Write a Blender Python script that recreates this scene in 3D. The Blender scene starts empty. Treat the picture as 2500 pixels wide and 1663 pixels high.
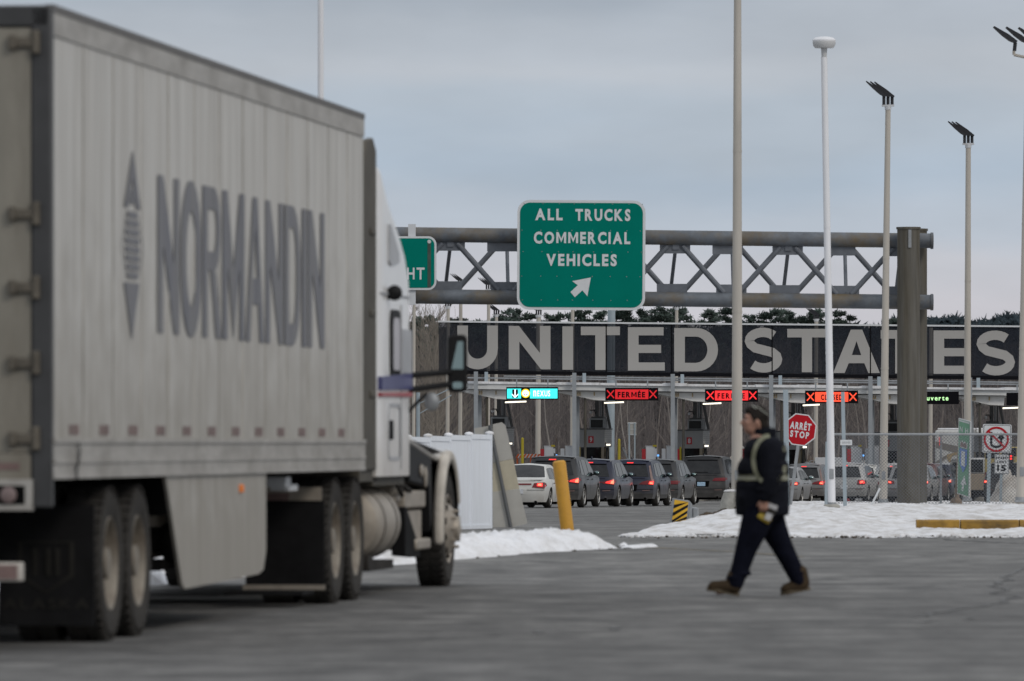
import bpy, bmesh, math, random
import numpy as np
from mathutils import Vector, Matrix

random.seed(7)
scn = bpy.context.scene
COL = scn.collection
R = math.radians

# ------------------------------------------------------------------ camera
F, CX, HY, CH = 18000.0, 1250.0, 1082.0, 1.33
cd = bpy.data.cameras.new('camera')
cam = bpy.data.objects.new('camera', cd); COL.objects.link(cam)
cam.location = (0, 0, CH); cam.rotation_euler = (R(90), 0, 0)
cd.sensor_fit = 'HORIZONTAL'; cd.sensor_width = 36
cd.lens = F / 2500 * 36
cd.shift_y = (HY - 831.5) / 2500
cd.clip_start = 0.5; cd.clip_end = 6000
cd.dof.use_dof = True; cd.dof.focus_distance = 285; cd.dof.aperture_fstop = 5.6
scn.camera = cam

# ------------------------------------------------------------------ sky, sun, exposure
SUN_EL, SUN_AZ = R(36), R(138)        # azimuth from +Y towards +X
def lin(c):
    return tuple(((x/255)/12.92 if x/255 <= .04045 else (((x/255)+.055)/1.055)**2.4) for x in c)
w = bpy.data.worlds.new("World"); scn.world = w; w.use_nodes = True
nt = w.node_tree; nt.nodes.clear()
N = nt.nodes.new; L = nt.links.new
out = N('ShaderNodeOutputWorld'); bg = N('ShaderNodeBackground'); bg.inputs[1].default_value = 0.1
sky = N('ShaderNodeTexSky'); sky.sky_type = 'NISHITA'; sky.sun_disc = False
sky.sun_elevation = SUN_EL; sky.sun_rotation = SUN_AZ
tc = N('ShaderNodeTexCoord'); sep = N('ShaderNodeSeparateXYZ')
L(tc.outputs['Generated'], sep.inputs[0])
mp = N('ShaderNodeMapping'); mp.inputs['Scale'].default_value = (13, 13, 60)
L(tc.outputs['Generated'], mp.inputs[0])
nz = N('ShaderNodeTexNoise'); nz.inputs['Scale'].default_value = 1.0; nz.inputs['Detail'].default_value = 4
L(mp.outputs[0], nz.inputs[0])
off = N('ShaderNodeMath'); off.operation = 'MULTIPLY_ADD'
L(nz.outputs[0], off.inputs[0]); off.inputs[1].default_value = 0.022; off.inputs[2].default_value = -0.011
zz = N('ShaderNodeMath'); zz.operation = 'ADD'; L(sep.outputs['Z'], zz.inputs[0]); L(off.outputs[0], zz.inputs[1])
mr = N('ShaderNodeMapRange'); mr.inputs['From Min'].default_value = 0.0; mr.inputs['From Max'].default_value = 0.10
L(zz.outputs[0], mr.inputs['Value'])
rp = N('ShaderNodeValToRGB'); rp.color_ramp.interpolation = 'EASE'
stops = [(0.0, (187,187,194)), (.17, (188,187,194)), (.25, (182,184,192)), (.30, (170,179,191)), (.38, (161,174,189)),
         (.45, (166,176,188)), (.51, (173,179,188)), (.57, (167,174,184)), (.66, (151,160,172)), (.9, (165,168,172))]
cr = rp.color_ramp
while len(cr.elements) < len(stops): cr.elements.new(0.5)
for e, (p, c) in zip(cr.elements, stops):
    e.position = p; e.color = (*lin(c), 1)
L(mr.outputs[0], rp.inputs[0])
br = N('ShaderNodeMapRange'); br.inputs['From Min'].default_value = 0.07; br.inputs['From Max'].default_value = 0.9
br.inputs['To Min'].default_value = 10.6; br.inputs['To Max'].default_value = 19.0
L(sep.outputs['Z'], br.inputs['Value'])
sc_ = N('ShaderNodeVectorMath'); sc_.operation = 'SCALE'
mp2 = N('ShaderNodeMapping'); mp2.inputs['Scale'].default_value = (16, 16, 46); L(tc.outputs['Generated'], mp2.inputs[0])
nz2 = N('ShaderNodeTexNoise'); nz2.inputs['Scale'].default_value = 1.0; nz2.inputs['Detail'].default_value = 5; nz2.inputs['Roughness'].default_value = .55
L(mp2.outputs[0], nz2.inputs[0])
cl = N('ShaderNodeMapRange'); cl.inputs['From Min'].default_value = .3; cl.inputs['From Max'].default_value = .7
cl.inputs['To Min'].default_value = .90; cl.inputs['To Max'].default_value = 1.10; L(nz2.outputs[0], cl.inputs['Value'])
mu = N('ShaderNodeMath'); mu.operation = 'MULTIPLY'; L(br.outputs[0], mu.inputs[0]); L(cl.outputs[0], mu.inputs[1])
L(rp.outputs[0], sc_.inputs[0]); L(mu.outputs[0], sc_.inputs['Scale'])
mx = N('ShaderNodeMix'); mx.data_type = 'RGBA'; mx.inputs['Factor'].default_value = 0.95
L(sky.outputs[0], mx.inputs['A']); L(sc_.outputs[0], mx.inputs['B'])
L(mx.outputs['Result'], bg.inputs[0]); L(bg.outputs[0], out.inputs[0])

sl = bpy.data.lights.new('sun', 'SUN'); sl.energy = 0.85; sl.angle = R(14); sl.color = (1, .92, .82)
so = bpy.data.objects.new('sun', sl); COL.objects.link(so)
sd = Vector((math.sin(SUN_AZ)*math.cos(SUN_EL), math.cos(SUN_AZ)*math.cos(SUN_EL), math.sin(SUN_EL)))
so.rotation_euler = (-sd).to_track_quat('-Z', 'Y').to_euler()
so.location = (60, -20, 60)

scn.view_settings.view_transform = 'Standard'; scn.view_settings.look = 'None'
scn.view_settings.exposure = 0.13; scn.view_settings.gamma = 1
scn.cycles.max_bounces = 6; scn.cycles.transparent_max_bounces = 12

# ------------------------------------------------------------------ placement
def GZ(y):                                   # the lot falls away gently behind the truck lane
    if y <= 90: return 0.0
    return -0.0054*(min(y, 340)-90)
def PX(px, z): return (px-CX)*z/F
def PZ(py, z): return CH-(py-HY)*z/F
def PT(px, py, z): return Vector((PX(px, z), z, PZ(py, z)))

# ------------------------------------------------------------------ materials
MATS = {}
def mat(name, col, rough=.6, metal=0, var=.12, scale=4, stretch=(1,1,1), bump=0, dirt=None, emit=None, alpha=None, coat=0, spec=.5, dust=None):
    """dirt = (colour, amount 0..1, scale, stretch); dust = (colour, z_low, z_high, amount): road grime thrown up on lower panels"""
    if name in MATS: return MATS[name]
    m = bpy.data.materials.new(name); m.use_nodes = True
    t = m.node_tree; b = t.nodes['Principled BSDF']; n = t.nodes.new; l = t.links.new
    b.inputs['Roughness'].default_value = rough; b.inputs['Metallic'].default_value = metal
    b.inputs['Coat Weight'].default_value = coat; b.inputs['Specular IOR Level'].default_value = spec
    tcn = n('ShaderNodeTexCoord'); mpn = n('ShaderNodeMapping'); mpn.inputs['Scale'].default_value = stretch
    l(tcn.outputs['Object'], mpn.inputs[0])
    no = n('ShaderNodeTexNoise'); no.inputs['Scale'].default_value = scale; no.inputs['Detail'].default_value = 6
    no.inputs['Roughness'].default_value = .65
    l(mpn.outputs[0], no.inputs[0])
    rr_ = n('ShaderNodeValToRGB'); rr_.color_ramp.elements[0].position = .3; rr_.color_ramp.elements[1].position = .7
    rr_.color_ramp.elements[0].color = (*[max(0, c*(1-var)) for c in col], 1)
    rr_.color_ramp.elements[1].color = (*[min(1, c*(1+var)) for c in col], 1)
    l(no.outputs[0], rr_.inputs[0]); cur = rr_.outputs[0]
    if dirt:
        dc, amt, ds, dst = dirt
        mp2 = n('ShaderNodeMapping'); mp2.inputs['Scale'].default_value = dst; l(tcn.outputs['Object'], mp2.inputs[0])
        n2 = n('ShaderNodeTexNoise'); n2.inputs['Scale'].default_value = ds; n2.inputs['Detail'].default_value = 7
        n2.inputs['Roughness'].default_value = .7; l(mp2.outputs[0], n2.inputs[0])
        mr2 = n('ShaderNodeMapRange'); mr2.inputs['From Min'].default_value = .42; mr2.inputs['From Max'].default_value = .68
        mr2.inputs['To Max'].default_value = amt; l(n2.outputs[0], mr2.inputs['Value'])
        mi = n('ShaderNodeMix'); mi.data_type = 'RGBA'; mi.inputs['B'].default_value = (*dc, 1)
        l(mr2.outputs[0], mi.inputs['Factor']); l(cur, mi.inputs['A']); cur = mi.outputs['Result']
    if dust:
        dc, z0, z1, amt = dust
        se = n('ShaderNodeSeparateXYZ'); l(tcn.outputs['Object'], se.inputs[0])
        n3 = n('ShaderNodeTexNoise'); n3.inputs['Scale'].default_value = 3; n3.inputs['Detail'].default_value = 5
        l(tcn.outputs['Object'], n3.inputs[0])
        ad = n('ShaderNodeMath'); ad.operation = 'MULTIPLY_ADD'; ad.inputs[1].default_value = -(z1-z0)*1.2
        l(n3.outputs[0], ad.inputs[0]); l(se.outputs['Z'], ad.inputs[2])
        mr3 = n('ShaderNodeMapRange'); mr3.inputs['From Min'].default_value = z1-(z1-z0)*.6; mr3.inputs['From Max'].default_value = z0-(z1-z0)*.6
        mr3.inputs['To Max'].default_value = amt; l(ad.outputs[0], mr3.inputs['Value'])
        mi = n('ShaderNodeMix'); mi.data_type = 'RGBA'; mi.inputs['B'].default_value = (*dc, 1)
        l(mr3.outputs[0], mi.inputs['Factor']); l(cur, mi.inputs['A']); cur = mi.outputs['Result']
    l(cur, b.inputs['Base Color'])
    if bump:
        bu = n('ShaderNodeBump'); bu.inputs['Strength'].default_value = bump; bu.inputs['Distance'].default_value = .05
        l(no.outputs[0], bu.inputs['Height']); l(bu.outputs[0], b.inputs['Normal'])
    if emit:
        b.inputs['Emission Color'].default_value = (*emit[0], 1); b.inputs['Emission Strength'].default_value = emit[1]
    if alpha is not None:
        b.inputs['Alpha'].default_value = alpha
    MATS[name] = m
    return m

GREY = (.30, .29, .28)
mat('trailer_white', (.565,.555,.53), .55, var=.15, scale=3, stretch=(1,3.2,.22), dirt=((.30,.275,.235), .55, 1.4, (1,5,.16)), dust=((.24,.215,.175), .8, 2.8, .7))
mat('trailer_rail', (.40,.385,.36), .5, var=.14, scale=3, stretch=(1,.6,3), dirt=((.17,.15,.125), .6, 1.5, (1,.8,2)))
mat('seam', (.40,.385,.355), .6, var=.45, scale=2, stretch=(1,1,.6))
mat('roof_trim', (.12,.115,.11), .6)
mat('post_dark', (.045,.046,.048), .5, var=.25, scale=2)
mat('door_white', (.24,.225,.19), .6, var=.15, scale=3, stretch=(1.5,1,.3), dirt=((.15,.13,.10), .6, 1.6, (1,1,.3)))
mat('hinge_metal', (.105,.092,.072), .6, var=.3, scale=9)
mat('letter_grey', (.155,.158,.18), .6, var=.2, scale=2.2, stretch=(1,2.2,.2), dirt=((.28,.27,.25), .5, 2.0, (1,1.5,.16)))
mat('tape_red', (.19,.125,.115), .5, var=.3, scale=6)
mat('tape_white', (.50,.47,.43), .5)
mat('tyre', (.040,.038,.036), .9, var=.4, scale=8, spec=.12, dust=((.08,.075,.068), -.6, .9, .35))
mat('rim_dusty', (.27,.245,.205), .6, .2, var=.3, scale=5, dirt=((.12,.09,.065), .7, 3, (1,1,1)))
mat('rim_alloy', (.42,.41,.39), .4, .6, var=.3, scale=5)
mat('under_black', (.006,.006,.006), .95, spec=.05)
mat('rubber_flap', (.012,.012,.013), .85, var=.4, scale=3, spec=.12)
mat('flap_print', (.026,.025,.023), .8, var=.3, spec=.1)
mat('chassis', (.035,.032,.029), .85, spec=.15, var=.4, scale=4)
mat('aluminium_dirty', (.36,.32,.27), .5, .35, var=.25, scale=5)
mat('cab_white', (.80,.80,.80), .35, var=.04, scale=2, coat=.2, dirt=((.40,.36,.30), .15, 2, (1,1,.5)), dust=((.44,.39,.32), .7, 1.7, .65))
mat('cab_grey', (.40,.41,.43), .4)
mat('cab_dark', (.078,.070,.055), .7, var=.3, scale=2)
mat('cab_blue', (.075,.08,.20), .4)
mat('cab_red', (.38,.07,.08), .4)
mat('fender_cream', (.55,.51,.45), .5, var=.15, dirt=((.24,.21,.17), .5, 3, (1,1,1)))
mat('black_plastic', (.010,.010,.011), .6, spec=.2)
mat('glass_dark', (.015,.018,.02), .06, spec=.6)
mat('glass_grey', (.30,.31,.34), .3)
mat('mirror_glass', (.22,.30,.30), .03, 1.0, var=0)
mat('amber', (.55,.16,.03), .4, emit=((1,.25,.03), .15))
mat('lamp_dull', (.20,.15,.145), .4)

mat('galv', (.27,.285,.30), .5, .25, var=.25, scale=3)
mat('galv_gantry', (.115,.13,.15), .6, .1, var=.35, scale=2.2, dirt=((.15,.105,.045), .95, .7, (1,1,1)), stretch=(1,1,1))
mat('rust_post', (.082,.072,.053), .75, var=.3, scale=3, stretch=(4,4,.25), dirt=((.17,.175,.18), .4, 1.6, (2,2,.12)))
mat('brace_steel', (.125,.138,.16), .55, .15, var=.2, scale=3)
mat('sign_green', (.0,.175,.135), .6, var=.05, scale=1, spec=.04)
mat('sign_green_old', (.13,.30,.19), .6, var=.12, scale=2)
mat('sign_white', (.62,.64,.66), .5, var=.05)
mat('sign_white_old', (.55,.57,.57), .6, var=.1)
mat('sign_red', (.40,.012,.02), .6, var=.06, spec=.08)
mat('sign_black', (.012,.013,.015), .7, spec=.1)
mat('sign_blue', (.10,.20,.50), .5)
mat('sign_back', (.42,.41,.38), .55, .1, var=.08, scale=3)
mat('sign_back_beige', (.46,.42,.32), .6, var=.08)
mat('sign_yellow', (.70,.40,.02), .5)
mat('pole_tan', (.46,.43,.385), .7, var=.10, scale=2, stretch=(2,2,.3))
mat('pole_white', (.74,.75,.78), .55, var=.06, scale=2, stretch=(2,2,.3))
mat('pole_bluegrey', (.33,.39,.43), .5, .2, var=.1, scale=2)
mat('lamp_black', (.012,.013,.018), .5)
mat('bollard_yellow', (.62,.32,.035), .55, var=.12, scale=5, dirt=((.25,.13,.02), .5, 5, (1,1,1)))
mat('bollard_green', (.36,.29,.01), .55)
mat('vinyl_white', (.80,.84,.90), .45, var=.05, scale=2, stretch=(2,2,.3), dirt=((.42,.43,.44), .3, 2, (2,2,.3)))
mat('concrete', (.33,.32,.29), .85, var=.25, scale=6, bump=.3)
mat('kerb_yellow', (.36,.205,.032), .75, var=.3, scale=4, dirt=((.09,.065,.04), .8, 2.2, (1,1,2)))
mat('wood_post', (.20,.15,.11), .8, var=.2, scale=4, stretch=(4,4,.5))
mat('canopy_metal', (.66,.67,.67), .55, var=.06)
mat('canopy_soffit', (.82,.82,.81), .7, var=.05)
mat('column_grey', (.30,.325,.35), .5, var=.08)
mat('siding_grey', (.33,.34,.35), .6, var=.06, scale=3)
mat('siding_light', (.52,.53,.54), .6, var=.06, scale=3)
mat('booth_dark', (.035,.038,.04), .5)
mat('booth_frame', (.30,.26,.20), .5)
mat('unit_grey', (.30,.32,.34), .5)
mat('grille_dark', (.012,.014,.016), .6)
mat('strut_grey', (.10,.105,.11), .6)
mat('cabinet_white', (.60,.62,.65), .5, var=.08, dirt=((.35,.35,.35), .3, 4, (1,1,1)))
mat('cabinet_red', (.45,.02,.03), .5)
mat('barrier_orange', (.62,.12,.03), .5)
mat('led_black', (.006,.006,.008), .8, spec=.08)
mat('led_red', (.4,.01,.015), .5, emit=((1.0,.010,.016), .42), var=.1, scale=12)
mat('led_red_bright', (.5,.02,.015), .5, emit=((1.0,.022,.03), .95))
mat('led_orange', (.5,.05,.02), .5, emit=((1.0,.075,.03), 1.0), var=.1, scale=12)
mat('led_cyan', (.05,.5,.5), .5, emit=((.04,.80,.78), 1.0))
mat('led_white', (.8,.8,.8), .5, emit=((.85,.95,1), 1.05))
mat('led_yellow', (.7,.5,.02), .5, emit=((1,.62,.01), .9))
mat('led_green', (.4,.7,.3), .5, emit=((.50,.92,.42), .95))
mat('tube_light', (.8,.75,.6), .5, emit=((1,.92,.76), 1.6))
mat('brake_lit', (.6,.02,.02), .3, emit=((1.0,.035,.03), 1.25), var=.0)
mat('brake_hot', (.8,.2,.1), .3, emit=((1.0,.20,.11), 1.5), var=.0)
mat('lens_red', (.16,.008,.012), .25)
mat('blue_lamp', (.1,.3,.8), .4, emit=((.15,.45,1.0), 1.2))
mat('plate_white', (.55,.57,.60), .5, var=.2, scale=20)
mat('plate_blue', (.35,.5,.65), .5, var=.3, scale=14)
mat('chrome', (.55,.55,.56), .25, .9, var=.1)
DUST = (.16,.155,.15)
mat('paint_white', (.60,.60,.58), .35, coat=.12, spec=.3, var=.03, dust=((.40,.385,.35), .1, .75, .6))
mat('paint_charcoal', (.026,.028,.032), .35, coat=.12, spec=.3, var=.1, dust=(DUST, .15, 1.05, .7))
mat('paint_navy', (.016,.020,.042), .3, coat=.12, spec=.3, var=.1, dust=(DUST, .15, .95, .55))
mat('paint_navy_dusty', (.014,.019,.042), .35, coat=.12, spec=.3, var=.1, dust=(DUST, .2, 1.0, .75))
mat('paint_slate', (.028,.030,.034), .35, coat=.12, spec=.3, var=.1, dust=(DUST, .15, 1.1, .75))
mat('paint_black', (.013,.013,.015), .35, coat=.12, spec=.3, var=.1, dust=((.15,.145,.14), .2, 1.4, .65))
mat('paint_silver', (.27,.27,.275), .35, .2, coat=.12, spec=.3, var=.06, dust=((.22,.21,.20), .1, .9, .7))
mat('paint_grey', (.17,.172,.18), .4, .1, coat=.12, spec=.3, var=.08, dust=((.22,.21,.20), .2, 1.3, .8))
mat('paint_light', (.42,.42,.42), .4, .1, coat=.12, spec=.3, var=.06, dust=((.30,.29,.27), .2, 1.1, .75))
mat('paint_maroon', (.13,.05,.05), .4, coat=.12, spec=.3, var=.08, dust=((.22,.20,.19), .2, 1.0, .8))
mat('cladding', (.045,.045,.046), .7, var=.2, dust=((.14,.135,.13), 0, .7, .6))
mat('glass_car', (.012,.013,.015), .07, var=.2, scale=3, spec=.35, dirt=((.06,.06,.06), .3, 2.5, (1,1,1)))
mat('rv_white', (.50,.50,.49), .5); mat('rv_grey', (.19,.175,.16), .5); mat('rv_tan', (.32,.265,.20), .5)
mat('rv_gold', (.34,.26,.15), .5); mat('panel_ochre', (.36,.28,.10), .6, var=.2, scale=5)

mat('skin', (.42,.235,.175), .6, var=.08, scale=12)
mat('hair', (.022,.018,.016), .85, spec=.15, var=.35, scale=30)
mat('jacket', (.009,.010,.015), .9, spec=.1, var=.35, scale=7, bump=.4)
mat('trousers', (.006,.007,.014), .95, spec=.08, var=.35, scale=7, bump=.4)
mat('boot', (.050,.035,.021), .85, spec=.15, var=.35, scale=10)
mat('boot_sole', (.10,.078,.05), .85)
mat('hi_vis', (.235,.235,.16), .6, var=.15, scale=8)
mat('retro_silver', (.42,.43,.38), .5)
mat('lace', (.10,.09,.07), .8)
mat('glove_yellow', (.30,.22,.03), .8); mat('glove_black', (.03,.028,.025), .8); mat('paper', (.5,.5,.52), .6)

mat('bark_birch', (.21,.19,.172), .8, var=.25, scale=3, stretch=(1,1,.5))
mat('bark_grey', (.14,.12,.108), .85, var=.25, scale=3)
mat('bark_tan', (.165,.145,.122), .85, var=.25, scale=3)
mat('twigs', (.074,.065,.064), .9, var=.25, scale=.4)
mat('twigs_dense', (.055,.046,.045), .9, var=.35, scale=.25)
mat('needles', (.058,.080,.069), .8, var=.5, scale=.8, spec=.2)  # albedo lifted so that distance haze is part of the colour
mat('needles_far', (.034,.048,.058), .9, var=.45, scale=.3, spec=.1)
mat('bark_pine', (.09,.07,.055), .9)
mat('dry_grass', (.20,.135,.09), .9, var=.35, scale=2)
mat('leaf_litter', (.085,.070,.060), .95, var=.4, scale=.3)

def snow_mat(name, col, dirt_amt, dirt_col=(.22,.18,.14)):
    m = mat(name, col, .75, var=.05, scale=1.6, bump=.5, spec=.2, dirt=(dirt_col, dirt_amt, 2.4, (1,.35,1)))
    return m
snow_mat('snow', (.82,.83,.86), .60, (.48,.46,.43)); snow_mat('snow_island', (.76,.765,.785), .85, (.40,.37,.335)); snow_mat('snow_dirty', (.50,.48,.45), .8)

def asphalt_mat():
    m = bpy.data.materials.new('asphalt'); m.use_nodes = True
    t = m.node_tree; b = t.nodes['Principled BSDF']; n = t.nodes.new; l = t.links.new
    tcn = n('ShaderNodeTexCoord')
    def noise(scale, st, detail=5, rough=.6):
        mpn = n('ShaderNodeMapping'); mpn.inputs['Scale'].default_value = st; l(tcn.outputs['Object'], mpn.inputs[0])
        no = n('ShaderNodeTexNoise'); no.inputs['Scale'].default_value = scale; no.inputs['Detail'].default_value = detail
        no.inputs['Roughness'].default_value = rough; l(mpn.outputs[0], no.inputs[0]); return no.outputs[0]
    base = n('ShaderNodeValToRGB'); base.color_ramp.elements[0].position = .40; base.color_ramp.elements[1].position = .60
    base.color_ramp.elements[0].color = (.072,.071,.070,1); base.color_ramp.elements[1].color = (.185,.182,.176,1)
    l(noise(1.0, (1.5,1.25,1), 8, .74), base.inputs[0]); cur = base.outputs[0]
    def over(fac_socket, lo, hi, amt, col):
        nonlocal cur
        mr2 = n('ShaderNodeMapRange'); mr2.inputs['From Min'].default_value = lo; mr2.inputs['From Max'].default_value = hi
        mr2.inputs['To Max'].default_value = amt; l(fac_socket, mr2.inputs['Value'])
        mi = n('ShaderNodeMix'); mi.data_type = 'RGBA'; mi.inputs['B'].default_value = (*col, 1)
        l(mr2.outputs[0], mi.inputs['Factor']); l(cur, mi.inputs['A']); cur = mi.outputs['Result']
    se = n('ShaderNodeSeparateXYZ'); l(tcn.outputs['Object'], se.inputs[0])
    my = n('ShaderNodeMapRange'); my.inputs['From Min'].default_value = 50; my.inputs['From Max'].default_value = 78
    my.inputs['To Min'].default_value = -.05; my.inputs['To Max'].default_value = .035; l(se.outputs['Y'], my.inputs['Value'])
    ad = n('ShaderNodeMath'); ad.operation = 'ADD'; l(noise(1.0, (1.15,.85,1), 8, .74), ad.inputs[0]); l(my.outputs[0], ad.inputs[1])
    over(ad.outputs[0], .49, .63, .75, (.31,.305,.29))      # dried road salt, denser farther from the camera
    over(noise(1.0, (.45,1.1,1), 8, .72), .52, .60, .80, (.060,.059,.058))     # damp and tyre marks
    over(noise(1.0, (1.5,2.2,1), 8, .74), .60, .68, .55, (.055,.055,.055))     # stains
    over(noise(1.0, (.06,.10,1), 3, .5), .48, .66, .35, (.075,.074,.072))      # broad worn areas
    over(noise(34, (1,1,1), 3, .7), .45, .7, .35, (.09,.088,.086))             # aggregate
    l(cur, b.inputs['Base Color']); b.inputs['Roughness'].default_value = .75
    b.inputs['Specular IOR Level'].default_value = .25
    bu = n('ShaderNodeBump'); bu.inputs['Strength'].default_value = .25; bu.inputs['Distance'].default_value = .02
    l(noise(9, (1,1,1)), bu.inputs['Height']); l(bu.outputs[0], b.inputs['Normal'])
    MATS['asphalt'] = m
asphalt_mat()
mat('worn_yellow', (.26,.20,.09), .8, var=.3, scale=3, dirt=((.13,.128,.122), .95, 2.2, (1,1,1)))
mat('tar', (.088,.087,.085), .6, var=.3, scale=3)
mat('dirt_brown', (.075,.058,.042), .9, var=.4, scale=4, spec=.1)

def mesh_banner_mat(name, col, see):
    m = bpy.data.materials.new(name); m.use_nodes = True
    t = m.node_tree; b = t.nodes['Principled BSDF']; n = t.nodes.new; l = t.links.new
    b.inputs['Base Color'].default_value = (*col, 1); b.inputs['Roughness'].default_value = .8
    b.inputs['Specular IOR Level'].default_value = .15
    tr = n('ShaderNodeBsdfTransparent'); mi = n('ShaderNodeMixShader'); mi.inputs[0].default_value = see
    l(b.outputs[0], mi.inputs[1]); l(tr.outputs[0], mi.inputs[2]); l(mi.outputs[0], t.nodes['Material Output'].inputs[0])
    MATS[name] = m
mesh_banner_mat('banner_mesh', (.018,.021,.029), .15)
mesh_banner_mat('banner_letter', (.40,.39,.375), .09)

# ------------------------------------------------------------------ mesh builder
GLYPH = {}
class MB:
    def __init__(s): s.v = []; s.f = []; s.m = []
    def add(s, vs, fs, m=0, M=None):
        o = len(s.v)
        if M is not None: vs = [M @ Vector(p) for p in vs]
        s.v += [tuple(p) for p in vs]; s.f += [tuple(i+o for i in f) for f in fs]; s.m += [m]*len(fs); return s
    def box(s, x0, x1, y0, y1, z0, z1, m=0, M=None):
        return s.add([(x0,y0,z0),(x1,y0,z0),(x1,y1,z0),(x0,y1,z0),(x0,y0,z1),(x1,y0,z1),(x1,y1,z1),(x0,y1,z1)],
              [(0,3,2,1),(4,5,6,7),(0,1,5,4),(1,2,6,5),(2,3,7,6),(3,0,4,7)], m, M)
    def cyl(s, p0, p1, r0, r1=None, n=14, m=0, caps=True):
        r1 = r0 if r1 is None else r1
        p0 = Vector(p0); p1 = Vector(p1); d = (p1-p0).normalized()
        a = d.orthogonal().normalized(); b = d.cross(a)
        vs = []
        for p, r in ((p0, r0), (p1, r1)):
            for k in range(n):
                t = 2*math.pi*k/n; vs.append(p+a*(math.cos(t)*r)+b*(math.sin(t)*r))
        fs = [(k, (k+1) % n, n+(k+1) % n, n+k) for k in range(n)]
        if caps: fs += [tuple(range(n-1, -1, -1)), tuple(range(n, 2*n))]
        return s.add(vs, fs, m)
    def tube(s, pts, r, n=8, m=0):
        for i in range(len(pts)-1):
            ra = r[i] if isinstance(r, (list, tuple)) else r; rb = r[i+1] if isinstance(r, (list, tuple)) else r
            s.cyl(pts[i], pts[i+1], ra, rb, n, m)
        return s
    def prism_xz(s, poly, y0, y1, m=0, M=None):
        n = len(poly); vs = [(x, y0, z) for x, z in poly]+[(x, y1, z) for x, z in poly]
        fs = [tuple(range(n)), tuple(range(2*n-1, n-1, -1))]+[(i, n+i, n+(i+1) % n, (i+1) % n) for i in range(n)]
        return s.add(vs, fs, m, M)
    def prism_yz(s, poly, x0, x1, m=0, M=None):
        n = len(poly); vs = [(x0, y, z) for y, z in poly]+[(x1, y, z) for y, z in poly]
        fs = [tuple(range(n-1, -1, -1)), tuple(range(n, 2*n))]+[(i, (i+1) % n, n+(i+1) % n, n+i) for i in range(n)]
        return s.add(vs, fs, m, M)
    def lathe(s, prof, axis='X', c=(0,0,0), n=32, m=0):
        vs = []; k = len(prof)
        for i in range(n):
            t = 2*math.pi*i/n; ct, st = math.cos(t), math.sin(t)
            for r, h in prof:
                if axis == 'X': vs.append((c[0]+h, c[1]+r*ct, c[2]+r*st))
                elif axis == 'Z': vs.append((c[0]+r*ct, c[1]+r*st, c[2]+h))
                else: vs.append((c[0]+r*ct, c[1]+h, c[2]+r*st))
        fs = [(i*k+j, ((i+1) % n)*k+j, ((i+1) % n)*k+j+1, i*k+j+1) for i in range(n) for j in range(k-1)]
        return s.add(vs, fs, m)
    def ell(s, c, r, n=14, m=0, M=None):
        if not isinstance(r, (tuple, list)): r = (r, r, r)
        vs = [(c[0], c[1], c[2]-r[2])]; h = n//2
        for i in range(1, h):
            p = -math.pi/2+math.pi*i/h
            for k in range(n):
                t = 2*math.pi*k/n; vs.append((c[0]+r[0]*math.cos(p)*math.cos(t), c[1]+r[1]*math.cos(p)*math.sin(t), c[2]+r[2]*math.sin(p)))
        vs.append((c[0], c[1], c[2]+r[2])); fs = []
        for k in range(n): fs.append((0, 1+(k+1) % n, 1+k))
        for i in range(h-2):
            for k in range(n): a = 1+i*n+k; b_ = 1+i*n+(k+1) % n; fs.append((a, b_, b_+n, a+n))
        top = len(vs)-1; o = 1+(h-2)*n
        for k in range(n): fs.append((top, o+k, o+(k+1) % n))
        return s.add(vs, fs, m, M)
    def cap(s, p0, r0, p1, r1, n=14):
        s.cyl(p0, p1, r0, r1, n); s.ell(p0, r0, n); s.ell(p1, r1, n); return s
    def sheet(s, poly, y, m=0, M=None):            # flat outline in the XZ plane
        return s.add([(x, y, z) for x, z in poly], [tuple(range(len(poly)))], m, M)
    def text(s, txt, x0, x1, z0, z1, y=0, m=0, plane='XZ', M=None, gap=.12, space=.45, pre=''):
        vs = []; fs = []; cx = 0.0
        for ch in txt:
            if ch == ' ': cx += space; continue
            gv, gf = GLYPH[pre+ch]; xs = [p[0] for p in gv]; a = min(xs); b_ = max(xs); o = len(vs)
            vs += [(p[0]-a+cx, p[1]) for p in gv]; fs += [tuple(i+o for i in f) for f in gf]; cx += b_-a+gap
        xm = max(p[0] for p in vs); lo = min(p[1] for p in vs); hi = max(p[1] for p in vs)
        def tr(p):
            u = x0+(x1-x0)*p[0]/xm; v = z0+(z1-z0)*(p[1]-lo)/(hi-lo)
            return (u, y, v) if plane == 'XZ' else (y, u, v)
        return s.add([tr(p) for p in vs], fs, m, M)
    def build(s, name, mats, parent=None, loc=(0,0,0), rot=(0,0,0), smooth=35, bevel=0, label=None, recalc=True):
        me = bpy.data.meshes.new(name)
        me.from_pydata(s.v, [], s.f)
        if isinstance(mats, str): mats = [mats]
        for x in mats: me.materials.append(MATS[x])
        me.polygons.foreach_set('material_index', s.m)
        if recalc:
            bm = bmesh.new(); bm.from_mesh(me); bmesh.ops.recalc_face_normals(bm, faces=bm.faces); bm.to_mesh(me); bm.free()
        if smooth:
            me.shade_smooth(); me.set_sharp_from_angle(angle=R(smooth))
        me.update()
        o = bpy.data.objects.new(name, me); COL.objects.link(o); o.location = loc; o.rotation_euler = rot
        if parent is not None: o.parent = parent
        if bevel:
            bv = o.modifiers.new('bevel', 'BEVEL'); bv.width = bevel; bv.segments = 2; bv.limit_method = 'ANGLE'; bv.angle_limit = R(50)
        if label: o['label'] = label
        return o

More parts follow.
